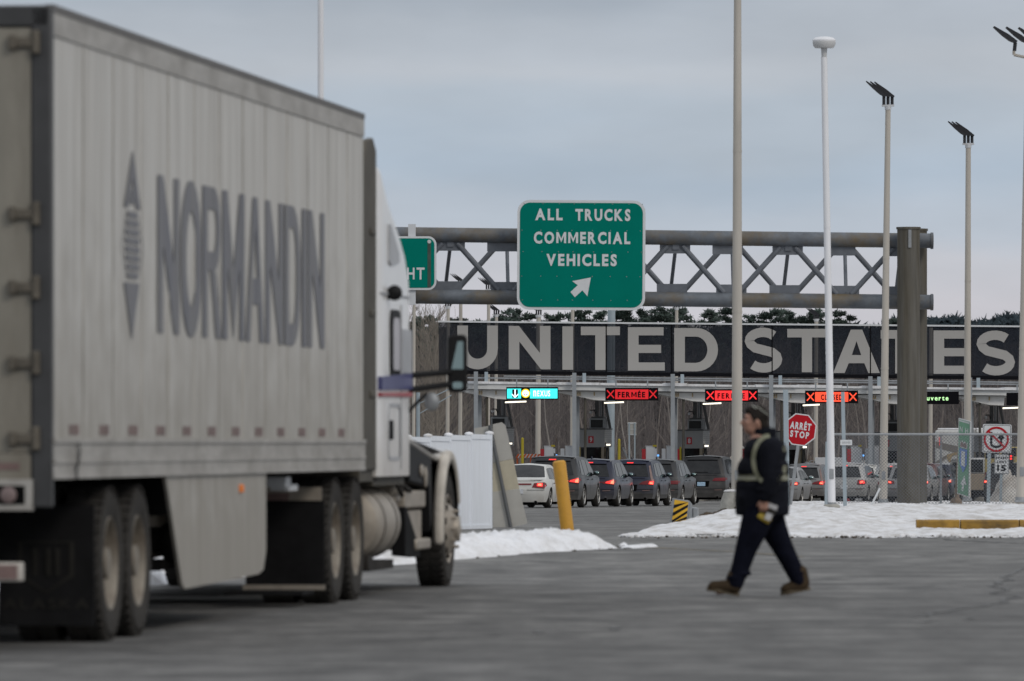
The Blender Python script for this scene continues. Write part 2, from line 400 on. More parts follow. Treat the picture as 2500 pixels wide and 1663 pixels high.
def make_glyphs(off_, pre):
    chars = "ABCDEFGHIKLMNOPRSTUVX0123456789ÉÊuvertxnsa"
    tmp = []
    for ch in dict.fromkeys(chars):
        cu = bpy.data.curves.new('glyph', 'FONT'); cu.body = ch; cu.size = 1; cu.offset = off_; cu.resolution_u = 3
        o = bpy.data.objects.new('glyph', cu); COL.objects.link(o); tmp.append((ch, o, cu))
    dg = bpy.context.evaluated_depsgraph_get()
    for ch, o, cu in tmp:
        me = o.evaluated_get(dg).to_mesh()
        GLYPH[pre+ch] = ([tuple(v.co) for v in me.vertices], [tuple(p.vertices) for p in me.polygons])
        o.evaluated_get(dg).to_mesh_clear()
    for ch, o, cu in tmp:
        bpy.data.objects.remove(o); bpy.data.curves.remove(cu)
make_glyphs(.022, ''); make_glyphs(.042, 'bold')
def glyph_m(w=.80, t=.135, h=.70):
    v = [(0,0),(t,0),(t,h),(0,h),(w-t,0),(w,0),(w,h),(w-t,h),(t,h),(t,h*.66),(w/2,.05),(w/2,.05+h*.34),(w-t,h*.66),(w-t,h)]
    return v, [(0,1,2,3),(4,5,6,7),(8,9,10,11),(11,10,12,13)]
GLYPH['M'] = glyph_m(); GLYPH['boldM'] = glyph_m(.82, .18)

def tag(o, label, cat, group=None, kind=None):
    o['label'] = label; o['category'] = cat
    if group: o['group'] = group
    if kind: o['kind'] = kind
    return o
def thing(name, label, cat, loc=(0,0,0), rotz=0, group=None):
    o = bpy.data.objects.new(name, None); COL.objects.link(o); o.location = loc; o.rotation_euler = (0,0,rotz)
    o.empty_display_size = .3
    return tag(o, label, cat, group)
def structure(o): o['kind'] = 'structure'; return o
def copy_tree(o, parent=None):
    c = o.copy(); COL.objects.link(c)
    if parent is not None: c.parent = parent
    for ch in list(o.children): copy_tree(ch, c)
    return c
def rrect(w, h, r, n=5, cx=0, cz=0):
    pts = []
    for sx, sz, a0 in ((1,1,0),(-1,1,90),(-1,-1,180),(1,-1,270)):
        for k in range(n+1):
            t = R(a0+90*k/n); pts.append((cx+sx*(w/2-r)+r*math.cos(t), cz+sz*(h/2-r)+r*math.sin(t)))
    return pts
def blob(name, mb, material, parent, voxel=.012, smooth=8):
    """union of overlapping closed solids melted into one continuous skin"""
    o = mb.build('melt', material)
    md = o.modifiers.new('r', 'REMESH'); md.mode = 'VOXEL'; md.voxel_size = voxel
    ms = o.modifiers.new('s', 'SMOOTH'); ms.factor = .5; ms.iterations = smooth
    dg = bpy.context.evaluated_depsgraph_get(); me = bpy.data.meshes.new_from_object(o.evaluated_get(dg))
    me.name = name; old = o.data; bpy.data.objects.remove(o); bpy.data.meshes.remove(old)
    me.materials.clear(); me.materials.append(MATS[material]); me.shade_smooth()
    r = bpy.data.objects.new(name, me); COL.objects.link(r); r.parent = parent
    return r
# ------------------------------------------------------------------ terrain
def strip(name, x0, x1, ys, zf, material, nx=1):
    mb = MB(); vs = []; fs = []
    for y in ys:
        for i in range(nx+1): vs.append((x0+(x1-x0)*i/nx, y, zf(y)))
    for j in range(len(ys)-1):
        for i in range(nx):
            a = j*(nx+1)+i; fs.append((a, a+1, a+nx+2, a+nx+1))
    mb.add(vs, fs); return structure(mb.build(name, material, smooth=0))
strip('ground', -4000, 4000, [-300, 90, 340, 6000], lambda y: GZ(y)-.03, 'snow_island')
strip('road', -70, 80, [-120, 90, 340, 372], GZ, 'asphalt')

from mathutils import noise as mnoise
def ns(x, y, z=0.0): return mnoise.noise(Vector((x, y, z)))
def ss(t): t = max(0, min(1, t)); return t*t*(3-2*t)

# hill with bare woods behind the checkpoint
def hill_h(x, y):
    return -1.38+5.2*ss((y-505)/140.0)*(0.8+.25*ns(x*.02, y*.02))
mb = MB(); xs = np.linspace(-160, 160, 41); ys = np.linspace(500, 760, 27)
vs = [(x, y, hill_h(x, y)) for y in ys for x in xs]
fs = [(j*41+i, j*41+i+1, (j+1)*41+i+1, (j+1)*41+i) for j in range(26) for i in range(40)]
mb.add(vs, fs); structure(mb.build('hill', 'leaf_litter', smooth=180))
mb = MB()
xs = np.linspace(-500, 900, 60); ys = np.linspace(1300, 2200, 12)
hz = lambda x, y: -1.4+22*ss((y-1300)/350)*(.75+.35*ns(x*.006, y*.004))
vs = [(x, y, hz(x, y)) for y in ys for x in xs]
fs = [(j*60+i, j*60+i+1, (j+1)*60+i+1, (j+1)*60+i) for j in range(11) for i in range(59)]
mb.add(vs, fs); structure(mb.build('far_hills', 'leaf_litter', smooth=180))

# snow covered traffic island, right
ISL = [(1500, 117), (1530, 114.5), (1700, 114), (2100, 113.5), (2700, 114), (2900, 214), (1812, 214), (1745, 188), (1690, 168), (1630, 150), (1560, 133)]
ISL = [(PX(a, b), b) for a, b in ISL]
def isl_dist(x, y):
    inside = False; dmin = 1e9; n = len(ISL)
    for i in range(n):
        x1, y1 = ISL[i]; x2, y2 = ISL[(i+1) % n]
        if (y1 > y) != (y2 > y) and x < (x2-x1)*(y-y1)/(y2-y1)+x1: inside = not inside
        t = max(0, min(1, ((x-x1)*(x2-x1)+(y-y1)*(y2-y1))/((x2-x1)**2+(y2-y1)**2)))
        dmin = min(dmin, math.hypot(x-x1-t*(x2-x1), y-y1-t*(y2-y1)))
    return dmin if inside else -dmin
def isl_h(x, y):
    d = isl_dist(x, y)+.22*ns(x*1.3, y*.7, 3)
    h = -.05+.062*ss(d/.22)+.02*ns(x*1.1, y*.25, 12)
    h += (.285*ss((y-(121+14*ss((x-5.5)/3)))/24)+.05*ns(x*.5, y*.16, 5)*ss(d/1.0))*ss(d/1.5)
    h += .055*ns(x*2.2, y*.5, 9)+.035*ns(x*5.5, y*1.5, 1)
    return GZ(y)+h
xs = np.arange(1.0, 13.2, .085); ys = np.concatenate([np.arange(112.5, 140, .28), np.arange(140, 214, .8)])
mb = MB(); nx = len(xs)
vs = [(x+.06*(y-112)*.45*0, y, isl_h(x, y)) for y in ys for x in xs]
fs = [(j*nx+i, j*nx+i+1, (j+1)*nx+i+1, (j+1)*nx+i) for j in range(len(ys)-1) for i in range(nx-1)]
mb.add(vs, fs); structure(mb.build('snow_ground', 'snow_island', smooth=180))

# ploughed windrow along the white fence, left
def windrow(name, ax, bx, half, h, material, label, nrm=0.0, seed=0, group=None, lump=1.0):
    A = Vector((*ax, 0)); B = Vector((*bx, 0)); d = (B-A); Ln = d.length; d.normalize(); nrml = Vector((d.y, -d.x, 0))
    nu = int(Ln/.05)+2; nv = 46; mb = MB(); vs = []
    for i in range(nu):
        u = -half*.6+(Ln+half*.8)*i/(nu-1)
        for j in range(nv):
            v = -1.25+2.5*j/(nv-1)
            ends = ss((u+half*.6)/(half*1.2))*ss((Ln+half*.2-u)/(half*1.6))
            wob = 1+.22*ns(u*.8, seed, 2)
            prof = max(0, 1-(abs(v)/wob)**2.6)
            p = A+d*u+nrml*(v*half)
            hh = h*prof*ends*(1+.16*ns(u*.9, v*1.5, seed))+min(1, prof*2)*ends*h*lump*(.20*ns(u*3.5, v*4, seed+3)+.22*ns(u*8, v*9, seed+6)+.20*ns(u*17, v*17, seed+8))
            vs.append((p.x-A.x, p.y-A.y, GZ(p.y)-GZ(A.y)-.04+hh+.05*prof))
    fs = [(i*nv+j, i*nv+j+1, (i+1)*nv+j+1, (i+1)*nv+j) for i in range(nu-1) for j in range(nv-1)]
    mb.add(vs, fs); o = mb.build(name, material, loc=(A.x, A.y, GZ(A.y)), smooth=180)
    return tag(o, label, 'snow pile', group)
windrow('snow_pile', (-4.6, 66), (.80, 96), .74, .205, 'snow', 'long ploughed heap of clean white snow below the white fence and yellow bollard', seed=1)
windrow('snow_patch', (1.5, 95.2), (1.86, 97.6), .13, .03, 'snow', 'thin leftover patch of snow on the asphalt off the tip of the ploughed heap', seed=11)
windrow('snow_pile', (-9.0, 76), (-7.0, 90), 1.0, .25, 'snow', 'low snow heap seen under the trailer past its wheels', seed=21)
# dirty heaps further in
def heap(px, z, wdt, hgt, label, seed, material='snow_dirty'):
    mb = MB(); n = 26; vs = []
    for i in range(n):
        for j in range(n):
            x = (i/(n-1)-.5)*2; y = (j/(n-1)-.5)*2; r = math.hypot(x, y)
            h = max(0, 1-r*r)*(1+.5*ns(x*2, y*2, seed))+max(0, 1-r)*(.25*ns(x*7, y*7, seed)+.15*ns(x*15, y*15, seed))
            vs.append((x*wdt/2, y*wdt/2, h*hgt-.05))
    fs = [(i*n+j, i*n+j+1, (i+1)*n+j+1, (i+1)*n+j) for i in range(n-1) for j in range(n-1)]
    mb.add(vs, fs); o = mb.build('snow_pile', material, loc=(PX(px, z), z, GZ(z)), smooth=60)
    tag(o, label, 'snow pile')
heap(1806, 362, 4.2, 2.1, 'dirty cream coloured snow heap beyond the booths, left of the tall foreground pole', 3)
heap(2112, 362, 2.9, 1.75, 'dirty snow heap behind the light silver car with roof rails', 5)
heap(2468, 236, 1.8, 1.1, 'grey rubble-like snow heap below the speed limit sign at the right edge', 8)

# yellow kerb at the right
mb = MB(); zk = 134
for a, b in ((2238, 2343.2), (2345.8, 2487.2), (2489.8, 2640)):
    x0, x1 = PX(a, zk), PX(b, zk)
    mb.prism_yz([(zk, GZ(zk)-.05), (zk, GZ(zk)+.145), (zk+.03, GZ(zk)+.175), (zk+.3, GZ(zk)+.175), (zk+.3, GZ(zk)-.05)], x0, x1)
structure(mb.build('kerb', 'kerb_yellow', bevel=.01))

# worn paint, tar seams and broken bits on the asphalt
def ribbon_on_road(name, pts, w_, material, kind='structure', wob=.0, seed=0, lift=.006):
    mb = MB(); P_ = []
    for (a, b), (c, d) in zip(pts, pts[1:]):
        for i in range(24): f = i/24; P_.append(Vector((a+(c-a)*f, b+(d-b)*f, 0)))
    P_.append(Vector((*pts[-1], 0))); vs = []
    for i, p in enumerate(P_):
        d = (P_[min(i+1, len(P_)-1)]-P_[max(i-1, 0)]).normalized(); n_ = Vector((d.y, -d.x, 0)); ww = w_*(.6+.55*abs(ns(i*.35, seed)))
        q = p+n_*wob*ns(i*.22, seed, 4)
        for s_ in (-1, 1): e = q+n_*(s_*ww); vs.append((e.x, e.y, GZ(e.y)+lift))
    mb.add(vs, [(2*i, 2*i+1, 2*i+3, 2*i+2) for i in range(len(P_)-1)]); return structure(mb.build(name, material, smooth=0, recalc=False))
ribbon_on_road('lane_marking', [(1.75, 96.2), (2.3, 92.6), (2.75, 89.8), (3.4, 86)], .055, 'worn_yellow', seed=2)
for k, pts in enumerate(([(PX(2248, 114), 114), (PX(2330, 109), 109), (PX(2448, 104), 104), (7.6, 101)], [(-1, 63), (1.2, 66), (3.5, 67.5), (6.5, 72)], [(3.0, 56), (4.2, 62), (4.6, 70), (5.5, 79)], [(.2, 76), (2.4, 78.5), (5.5, 80), (8, 84)], [(-.6, 50), (.8, 53), (2.6, 54), (4.5, 58)])):
    ribbon_on_road('tar_seam', pts, .035 if k else .10, 'tar', wob=.22, seed=k+3)
def chunks(name, n, spot, size, material, label, cat, seed):
    rnd = random.Random(seed); mb = MB()
    ico = [(0,0,1),(.89,0,.45),(.28,.85,.45),(-.72,.53,.45),(-.72,-.53,.45),(.28,-.85,.45),(.72,.53,-.45),(-.28,.85,-.45),(-.89,0,-.45),(-.28,-.85,-.45),(.72,-.53,-.45),(0,0,-1)]
    fc = [(0,1,2),(0,2,3),(0,3,4),(0,4,5),(0,5,1),(1,6,2),(2,7,3),(3,8,4),(4,9,5),(5,10,1),(2,6,7),(3,7,8),(4,8,9),(5,9,10),(1,10,6),(6,11,7),(7,11,8),(8,11,9),(9,11,10),(10,11,6)]
    for i in range(n):
        x, y, z = spot(rnd); r = size[0]+(size[1]-size[0])*rnd.random()**2.5
        mb.add([(x+a*r*rnd.uniform(.6,1.3), y+b*r*rnd.uniform(.6,1.3), z+c*r*rnd.uniform(.4,.9)+r*.2) for a, b, c in ico], fc)
    return tag(mb.build(name, material, smooth=0, recalc=False), label, cat, kind='stuff')
def edge_left(rnd):
    f = rnd.random(); y = 72+24.5*f; x = -3.55+(y-72)*.178+rnd.gauss(.10, .10)*2.2; return x, y, GZ(y)
def edge_right(rnd):
    x = rnd.uniform(1.7, 10); y = 114.2+rnd.gauss(0, .5); return x, y, GZ(y)+.01
chunks('snow_chunks', 260, edge_left, (.012, .085), 'snow', 'loose broken lumps of snow along the foot of the left heap', 'snow', 5)
chunks('snow_chunks', 320, edge_right, (.010, .06), 'snow_island', 'crumbs of snow along the front edge of the snowy island', 'snow', 6)
chunks('road_grit', 420, lambda r: (lambda p: (p[0]+r.uniform(-.2, .5), p[1]-r.uniform(0, 1.6), p[2]))(edge_left(r) if r.random() < .5 else edge_right(r)), (.006, .035), 'dirt_brown', 'dark grit and dirt crumbs scattered beside the snow edges', 'grit', 7)
def clump(rnd): x = PX(1722, 160)+rnd.gauss(0, .22); y = 157+rnd.gauss(0, 1.6); return x, y, isl_h(x, y)-.01
chunks('bare_earth', 130, clump, (.03, .10), 'dirt_brown', 'patch of bare brown earth on the snow below the tall tan post', 'earth', 8)

# ------------------------------------------------------------------ trees
def bare_tree(seed, h, r0, nbr=26, up=.75, spread=1.0, bark='bark_birch'):
    rnd = random.Random(seed); tr = MB(); cr = MB()
    pts = []; p = Vector((0,0,-.3)); d = Vector((rnd.uniform(-.05,.05), rnd.uniform(-.05,.05), 1)); n = 8
    for i in range(n+1):
        pts.append(p.copy()); d = (d+Vector((rnd.uniform(-.10,.10), rnd.uniform(-.10,.10), 0))).normalized(); p = p+d*(h/n)
    tr.tube(pts, [r0*(1-i/(n+.4))**.8 for i in range(n+1)], 6)
    def at(t):
        f = t*n; i = min(n-1, int(f)); return pts[i].lerp(pts[i+1], f-i)
    def br(p, d, ln, r, depth):
        q = p; segs = 3; prev = p
        for k in range(segs):
            d = (d+Vector((rnd.uniform(-.22,.22), rnd.uniform(-.22,.22), rnd.uniform(0,.28)))).normalized()
            nxt = prev+d*(ln/segs)
            cr.cyl(prev, nxt, max(.008, r*(1-k/segs*.75)), max(.006, r*(1-(k+1)/segs*.75)), 3, 0, False)
            if depth:
                for _ in range(2):
                    dd = (d+Vector((rnd.uniform(-.8,.8), rnd.uniform(-.8,.8), rnd.uniform(-.1,.6)))).normalized()
                    br(prev.lerp(nxt, rnd.random()), dd, ln*rnd.uniform(.3,.55), r*.5, depth-1)
            prev = nxt
    for k in range(nbr):
        t = .22+.76*(k+rnd.random())/nbr; a = rnd.uniform(0, 2*math.pi); ln = h*(.10+.22*(1-t))*spread*rnd.uniform(.7,1.3)
        br(at(t), Vector((math.cos(a), math.sin(a), up)).normalized(), ln, r0*.22*(1.1-t), 1 if ln > .6 else 0)
    return tr, cr
def plant(name, label, cat, parts, loc, rz=0, group=None, sc=1.0):
    t = thing(name, label, cat, loc, rz, group); t.scale = (sc,)*3
    for nm, o in parts: c = o.copy(); COL.objects.link(c); c.parent = t
    return t
def proto(mb, name, m, smooth=60): 
    o = mb.build(name, m, smooth=smooth); me = o.data; bpy.data.objects.remove(o); return me
class MeshPart:
    def __init__(s, me, name): s.me = me; s.name = name
    def copy(s): return bpy.data.objects.new(s.name, s.me)
BARE = {}
for kind, bark, twig, seeds in (('birch', 'bark_birch', 'bark_grey', (1,2,3,4)), ('grey', 'bark_grey', 'twigs', (5,6,7)), ('tan', 'bark_tan', 'bark_tan', (8,9,10))):
    BARE[kind] = []
    for s in seeds:
        tr, cr = bare_tree(s, 9, {'birch': .062, 'grey': .085, 'tan': .11}[kind], 30 if kind != 'tan' else 46, spread=1.0 if kind != 'tan' else 1.25)
        BARE[kind].append([('trunk', MeshPart(proto(tr, 'trunk', bark), 'trunk')), ('crown', MeshPart(proto(cr, 'crown', twig, 0), 'crown'))])
rnd = random.Random(21)
blab = {'birch': 'slender pale birch without leaves in the brown woods behind the booths',
        'grey': 'bare grey-brown leafless tree in the woods behind the booths',
        'tan': 'tall bare tan tree rising between the truck cab and the banner'}
for i in range(46):
    px = 1190+1330*(i+rnd.random())/46; z = rnd.uniform(392, 470); k = 'birch' if i % 5 < 3 else 'grey'
    plant('bare_birch_tree' if k == 'birch' else 'bare_tree', blab[k], 'tree', rnd.choice(BARE[k]), (PX(px, z), z, -1.36), rnd.uniform(0, 6),
          'bare birches in the woods' if k == 'birch' else 'bare grey trees in the woods', rnd.uniform(.72, 1.0))
for i in range(8):
    px = 985+125*(i+rnd.random())/8; z = rnd.uniform(400, 455)
    plant('bare_tree', blab['tan'], 'tree', rnd.choice(BARE['tan']), (PX(px, z), z, -1.36), rnd.uniform(0, 6), 'tall tan trees by the cab', rnd.uniform(.95, 1.16))

def scatter_wood(name, n, zr, pxr, hr, material, label, seed, nb=13, tw=3, base=None, thick=.011):
    rnd = random.Random(seed); mb = MB(); vs = mb.v; fs = mb.f
    def tri_tube(p, q, r, r2):
        o = len(vs); d = (q-p); sx = Vector((1, 0, 0)); sy = Vector((0, 1, 0))
        if abs(d.z) < abs(d.x): sx = Vector((0, 0, 1))
        for c, rr in ((p, r), (q, r2)):
            for k in range(3):
                t = 2.094*k; v = c+sx*(rr*math.cos(t))+sy*(rr*math.sin(t)); vs.append(tuple(v))
        for k in range(3): fs.append((o+k, o+(k+1) % 3, o+3+(k+1) % 3, o+3+k))
    for i in range(n):
        z = rnd.uniform(*zr); px = rnd.uniform(*pxr); x = PX(px, z); b = base(x, z) if base else -1.36
        h = rnd.uniform(*hr); p = Vector((x, z, b)); lean = Vector((rnd.uniform(-.06,.06), rnd.uniform(-.06,.06), 1))
        top = p+lean*h; r = rnd.uniform(.03,.075)
        mid = p.lerp(top, .5)+Vector((rnd.uniform(-.2,.2), 0, 0))
        tri_tube(p, mid, r, r*.6); tri_tube(mid, top, r*.6, .008)
        for k in range(nb):
            t = rnd.uniform(.08, 1)**.8; q = p.lerp(top, t); a = rnd.uniform(0, 6.28); ln = h*rnd.uniform(.08,.2)*(1.3-t*.7)
            dv = Vector((math.cos(a)*.7, math.sin(a)*.7, rnd.uniform(.35,1.0))).normalized(); e = q+dv*ln
            tri_tube(q, e, thick*1.5, thick*.6)
            for j in range(tw):
                q2 = q.lerp(e, rnd.uniform(.2,1)); dv2 = (dv+Vector((rnd.uniform(-.8,.8), rnd.uniform(-.5,.5), rnd.uniform(-.2,.7)))).normalized()
                e2 = q2+dv2*ln*rnd.uniform(.3,.6); o = len(vs); sd = Vector((-dv2.z, 0, dv2.x))*thick*.9
                vs.extend([tuple(q2-sd), tuple(q2+sd), tuple(e2)]); fs.append((o, o+1, o+2))
    mb.m = [0]*len(fs); o = mb.build(name, material, smooth=0, recalc=False)
    return tag(o, label, 'woods', kind='stuff')
scatter_wood('bare_woods', 1050, (425, 500), (-100, 2900), (6.0, 9.2), 'twigs', 'thick brown leafless woods filling the background below the canopy', 31, 13, 4)
scatter_wood('bare_woods', 1000, (500, 580), (-100, 2900), (6.0, 9.5), 'twigs_dense', 'darker far rows of the leafless woods behind the pale birches', 33, 13, 4, hill_h, .02)
scatter_wood('brushwood', 1400, (376, 396), (100, 2900), (.6, 2.4), 'twigs', 'low tangled brush along the foot of the woods', 35, 6, 2)
# dry weeds behind the booths
rnd = random.Random(5); mb = MB()
for i in range(9000):
    z = rnd.uniform(373, 388); x = PX(rnd.uniform(900, 2600), z); h = rnd.uniform(.9, 2.0)*(1+.4*ns(x*.3, 2)); b = -1.36
    dx = rnd.uniform(-.25,.25); o = len(mb.v); mb.v += [(x-.02, z, b), (x+.02, z, b), (x+dx, z+rnd.uniform(-.2,.2), b+h)]; mb.f.append((o, o+1, o+2))
mb.m = [0]*len(mb.f)
tag(mb.build('dry_grass', 'dry_grass', smooth=0, recalc=False), 'strip of dry rust-brown weeds between booths and woods', 'weeds', kind='stuff')

def pine(seed, h):
    rnd = random.Random(seed); tr = MB(); cr = MB()
    tr.cyl((0,0,-.3), (0,0,h*.97), .17, .02, 6)
    nw = int(h*1.7)
    def plume(c, r):
        for _ in range(int(46*r)+14):
            d = Vector((rnd.gauss(0,1), rnd.gauss(0,1), rnd.gauss(.25,.7))).normalized(); p = c+Vector((rnd.uniform(-1,1)*r, rnd.uniform(-1,1)*r, rnd.uniform(-.45,.45)*r))
            sd = d.orthogonal().normalized()*rnd.uniform(.035,.07); ln = rnd.uniform(.16,.34); o = len(cr.v)
            cr.v += [tuple(p-sd), tuple(p+sd), tuple(p+d*ln+sd*.4), tuple(p+d*ln-sd*.4)]; cr.f.append((o, o+1, o+2, o+3))
    for k in range(nw):
        t = .38+.62*(k+rnd.random()*.6)/nw; z = h*t
        R_ = (h*.30*(1-t)**.75+.22)*rnd.uniform(.6,1.25)
        for b in range(rnd.randint(3,5)):
            a = rnd.uniform(0, 6.28); ln = R_*rnd.uniform(.55,1.15); up = rnd.uniform(-.05,.45)
            e = Vector((math.cos(a)*ln, math.sin(a)*ln, z+ln*up)); cr.cyl((0,0,z), e, .03, .012, 3, 0, False)
            for q in (.5, .8, 1.0):
                if ln*q > .25: plume(Vector((0,0,z)).lerp(e, q), .16+.20*ln*.5)
    plume(Vector((0,0,h*.97)), .22)
    cr.m = [0]*len(cr.f); return tr, cr
PINES = []
for s in range(6):
    tr, cr = pine(100+s, 10+s*.35)
    PINES.append((10+s*.35, [('trunk', MeshPart(proto(tr, 'trunk', 'bark_pine'), 'trunk')), ('crown', MeshPart(proto(cr, 'crown', 'needles', 0), 'crown'))]))
rnd = random.Random(77)
spots = [(1208,778),(1236,757),(1256,753),(1294,762),(1340,768),(1358,766),(1402,760),(1424,756),(1470,760),(1505,757),(1530,752),(1560,752),(1590,756),(1612,749),(1640,752),(1662,751),(1732,754),(1778,751),(1830,768),
         (1872,762),(1900,754),(1926,760),(1975,764),(1992,757),(2050,756),(2074,766),(2182,776),(1015,776),(1048,770),(1105,778),(1130,776),(1160,780)]
for px, py in spots:
    z = rnd.uniform(555, 600); h, parts = rnd.choice(PINES); x = PX(px, z); b = hill_h(x, z); sc = (PZ(py, z)-b)/h
    plant('pine_tree', 'dark green pine whose ragged top rises above the banner', 'tree', parts, (x, z, b), rnd.uniform(0, 6), 'pines above the banner', sc)
# far conifer wood: behind the banner, and on the distant hills at the right
def far_wood(n, zr, pxr, topy, base, label, seed, q, sz):
    rnd = random.Random(seed); mb = MB()
    for i in range(n):
        z = rnd.uniform(*zr); px = rnd.uniform(*pxr); x = PX(px, z); b = base(x, z); top = PZ(topy(px)+abs(rnd.gauss(0, 7)), z); H = max(2, top-b); W = H*rnd.uniform(.16,.26)*sz
        for k in range(q):
            t = rnd.random()**.8; rr = W*(1-t)**.8+.15*sz; a = rnd.uniform(0, 6.28); c = Vector((x+math.cos(a)*rr*rnd.random()**.5, z+math.sin(a)*rr*rnd.random()**.5, b+H*t))
            d = Vector((rnd.gauss(0,1), rnd.gauss(0,1), rnd.gauss(.4,.6))).normalized(); sd = d.orthogonal().normalized()*rnd.uniform(.15,.32)*sz; o = len(mb.v); ln = rnd.uniform(.5,1.1)*sz
            mb.v += [tuple(c-sd), tuple(c+sd), tuple(c+d*ln)]; mb.f.append((o, o+1, o+2))
    mb.m = [0]*len(mb.f)
    tag(mb.build('far_conifers', 'needles_far', smooth=0, recalc=False), label, 'woods', kind='stuff')
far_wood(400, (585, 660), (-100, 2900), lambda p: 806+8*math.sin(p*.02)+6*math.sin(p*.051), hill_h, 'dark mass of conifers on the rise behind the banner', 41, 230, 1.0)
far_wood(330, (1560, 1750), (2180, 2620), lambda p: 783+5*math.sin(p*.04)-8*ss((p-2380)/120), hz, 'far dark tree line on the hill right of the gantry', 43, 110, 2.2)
# ------------------------------------------------------------------ semi trailer and tractor
HEAD = math.atan(.1068); TRK = Vector((-4.233, 47.04, 0))
def along(t): return TRK+Vector((math.sin(HEAD), math.cos(HEAD), 0))*t
W2 = 1.30
def tyre_prof(Rt, w):
    return [(Rt*.60, -w/2+.02), (Rt*.72, -w/2), (Rt*.90, -w/2), (Rt*.985, -w/2+.035), (Rt, -w/2+.07), (Rt*.985, -w*.12), (Rt, -w*.10), (Rt, w*.10), (Rt*.985, w*.12), (Rt, w/2-.07), (Rt*.985, w/2-.035), (Rt*.90, w/2), (Rt*.72, w/2), (Rt*.60, w/2-.02)]
def truck_wheel(parent, x, y, dual=True, deep=True, Rt=.52, rimm='rim_dusty', side=1):
    mb = MB(); wd = .27
    mb.lathe(tyre_prof(Rt, wd), 'X', (0,0,0), 40)
    if dual: mb.lathe(tyre_prof(Rt, wd), 'X', (-.33*side,0,0), 40)
    for k in range(40):                                     # tread lugs
        t = 2*math.pi*k/40
        for xo in ((-.07, .07) if not dual else (-.07, .07, -.33*side-.07, -.33*side+.07)):
            M = Matrix.Translation((xo, 0, 0)) @ Matrix.Rotation(t, 4, 'X')
            mb.box(-.055, .055, -.025, .025, Rt-.012, Rt+.006, 0, M)
    o = mb.build('wheel', 'tyre', parent, (x, y, Rt))
    rm = MB(); s = side
    if deep:
        rm.lathe([(Rt*.63, .10*s), (Rt*.60, .125*s), (Rt*.56, .10*s), (Rt*.53, -.02*s), (Rt*.42, -.06*s), (Rt*.24, -.05*s), (Rt*.22, .04*s), (Rt*.20, .11*s), (.001, .12*s)], 'X', (0,0,0), 32)
    else:
        rm.lathe([(Rt*.63, .10*s), (Rt*.60, .13*s), (Rt*.55, .09*s), (Rt*.50, .10*s), (Rt*.36, .17*s), (Rt*.22, .19*s), (Rt*.20, .23*s), (.001, .25*s)], 'X', (0,0,0), 32)
    for k in range(10):
        t = 2*math.pi*k/10; yy, z_ = math.cos(t)*Rt*.33, math.sin(t)*Rt*.33
        a = (-.05 if deep else .16)*s; rm.cyl((a, yy, z_), (a+.06*s, yy, z_), .018, .014, 6)
        yy, z_ = math.cos(t+.31)*Rt*.46, math.sin(t+.31)*Rt*.46
        rm.cyl(((-.065 if deep else .10)*s, yy, z_), ((-.03 if deep else .135)*s, yy, z_), .03, .03, 8, 1)
    rm.build('rim', [rimm, 'under_black'], o)
    return o

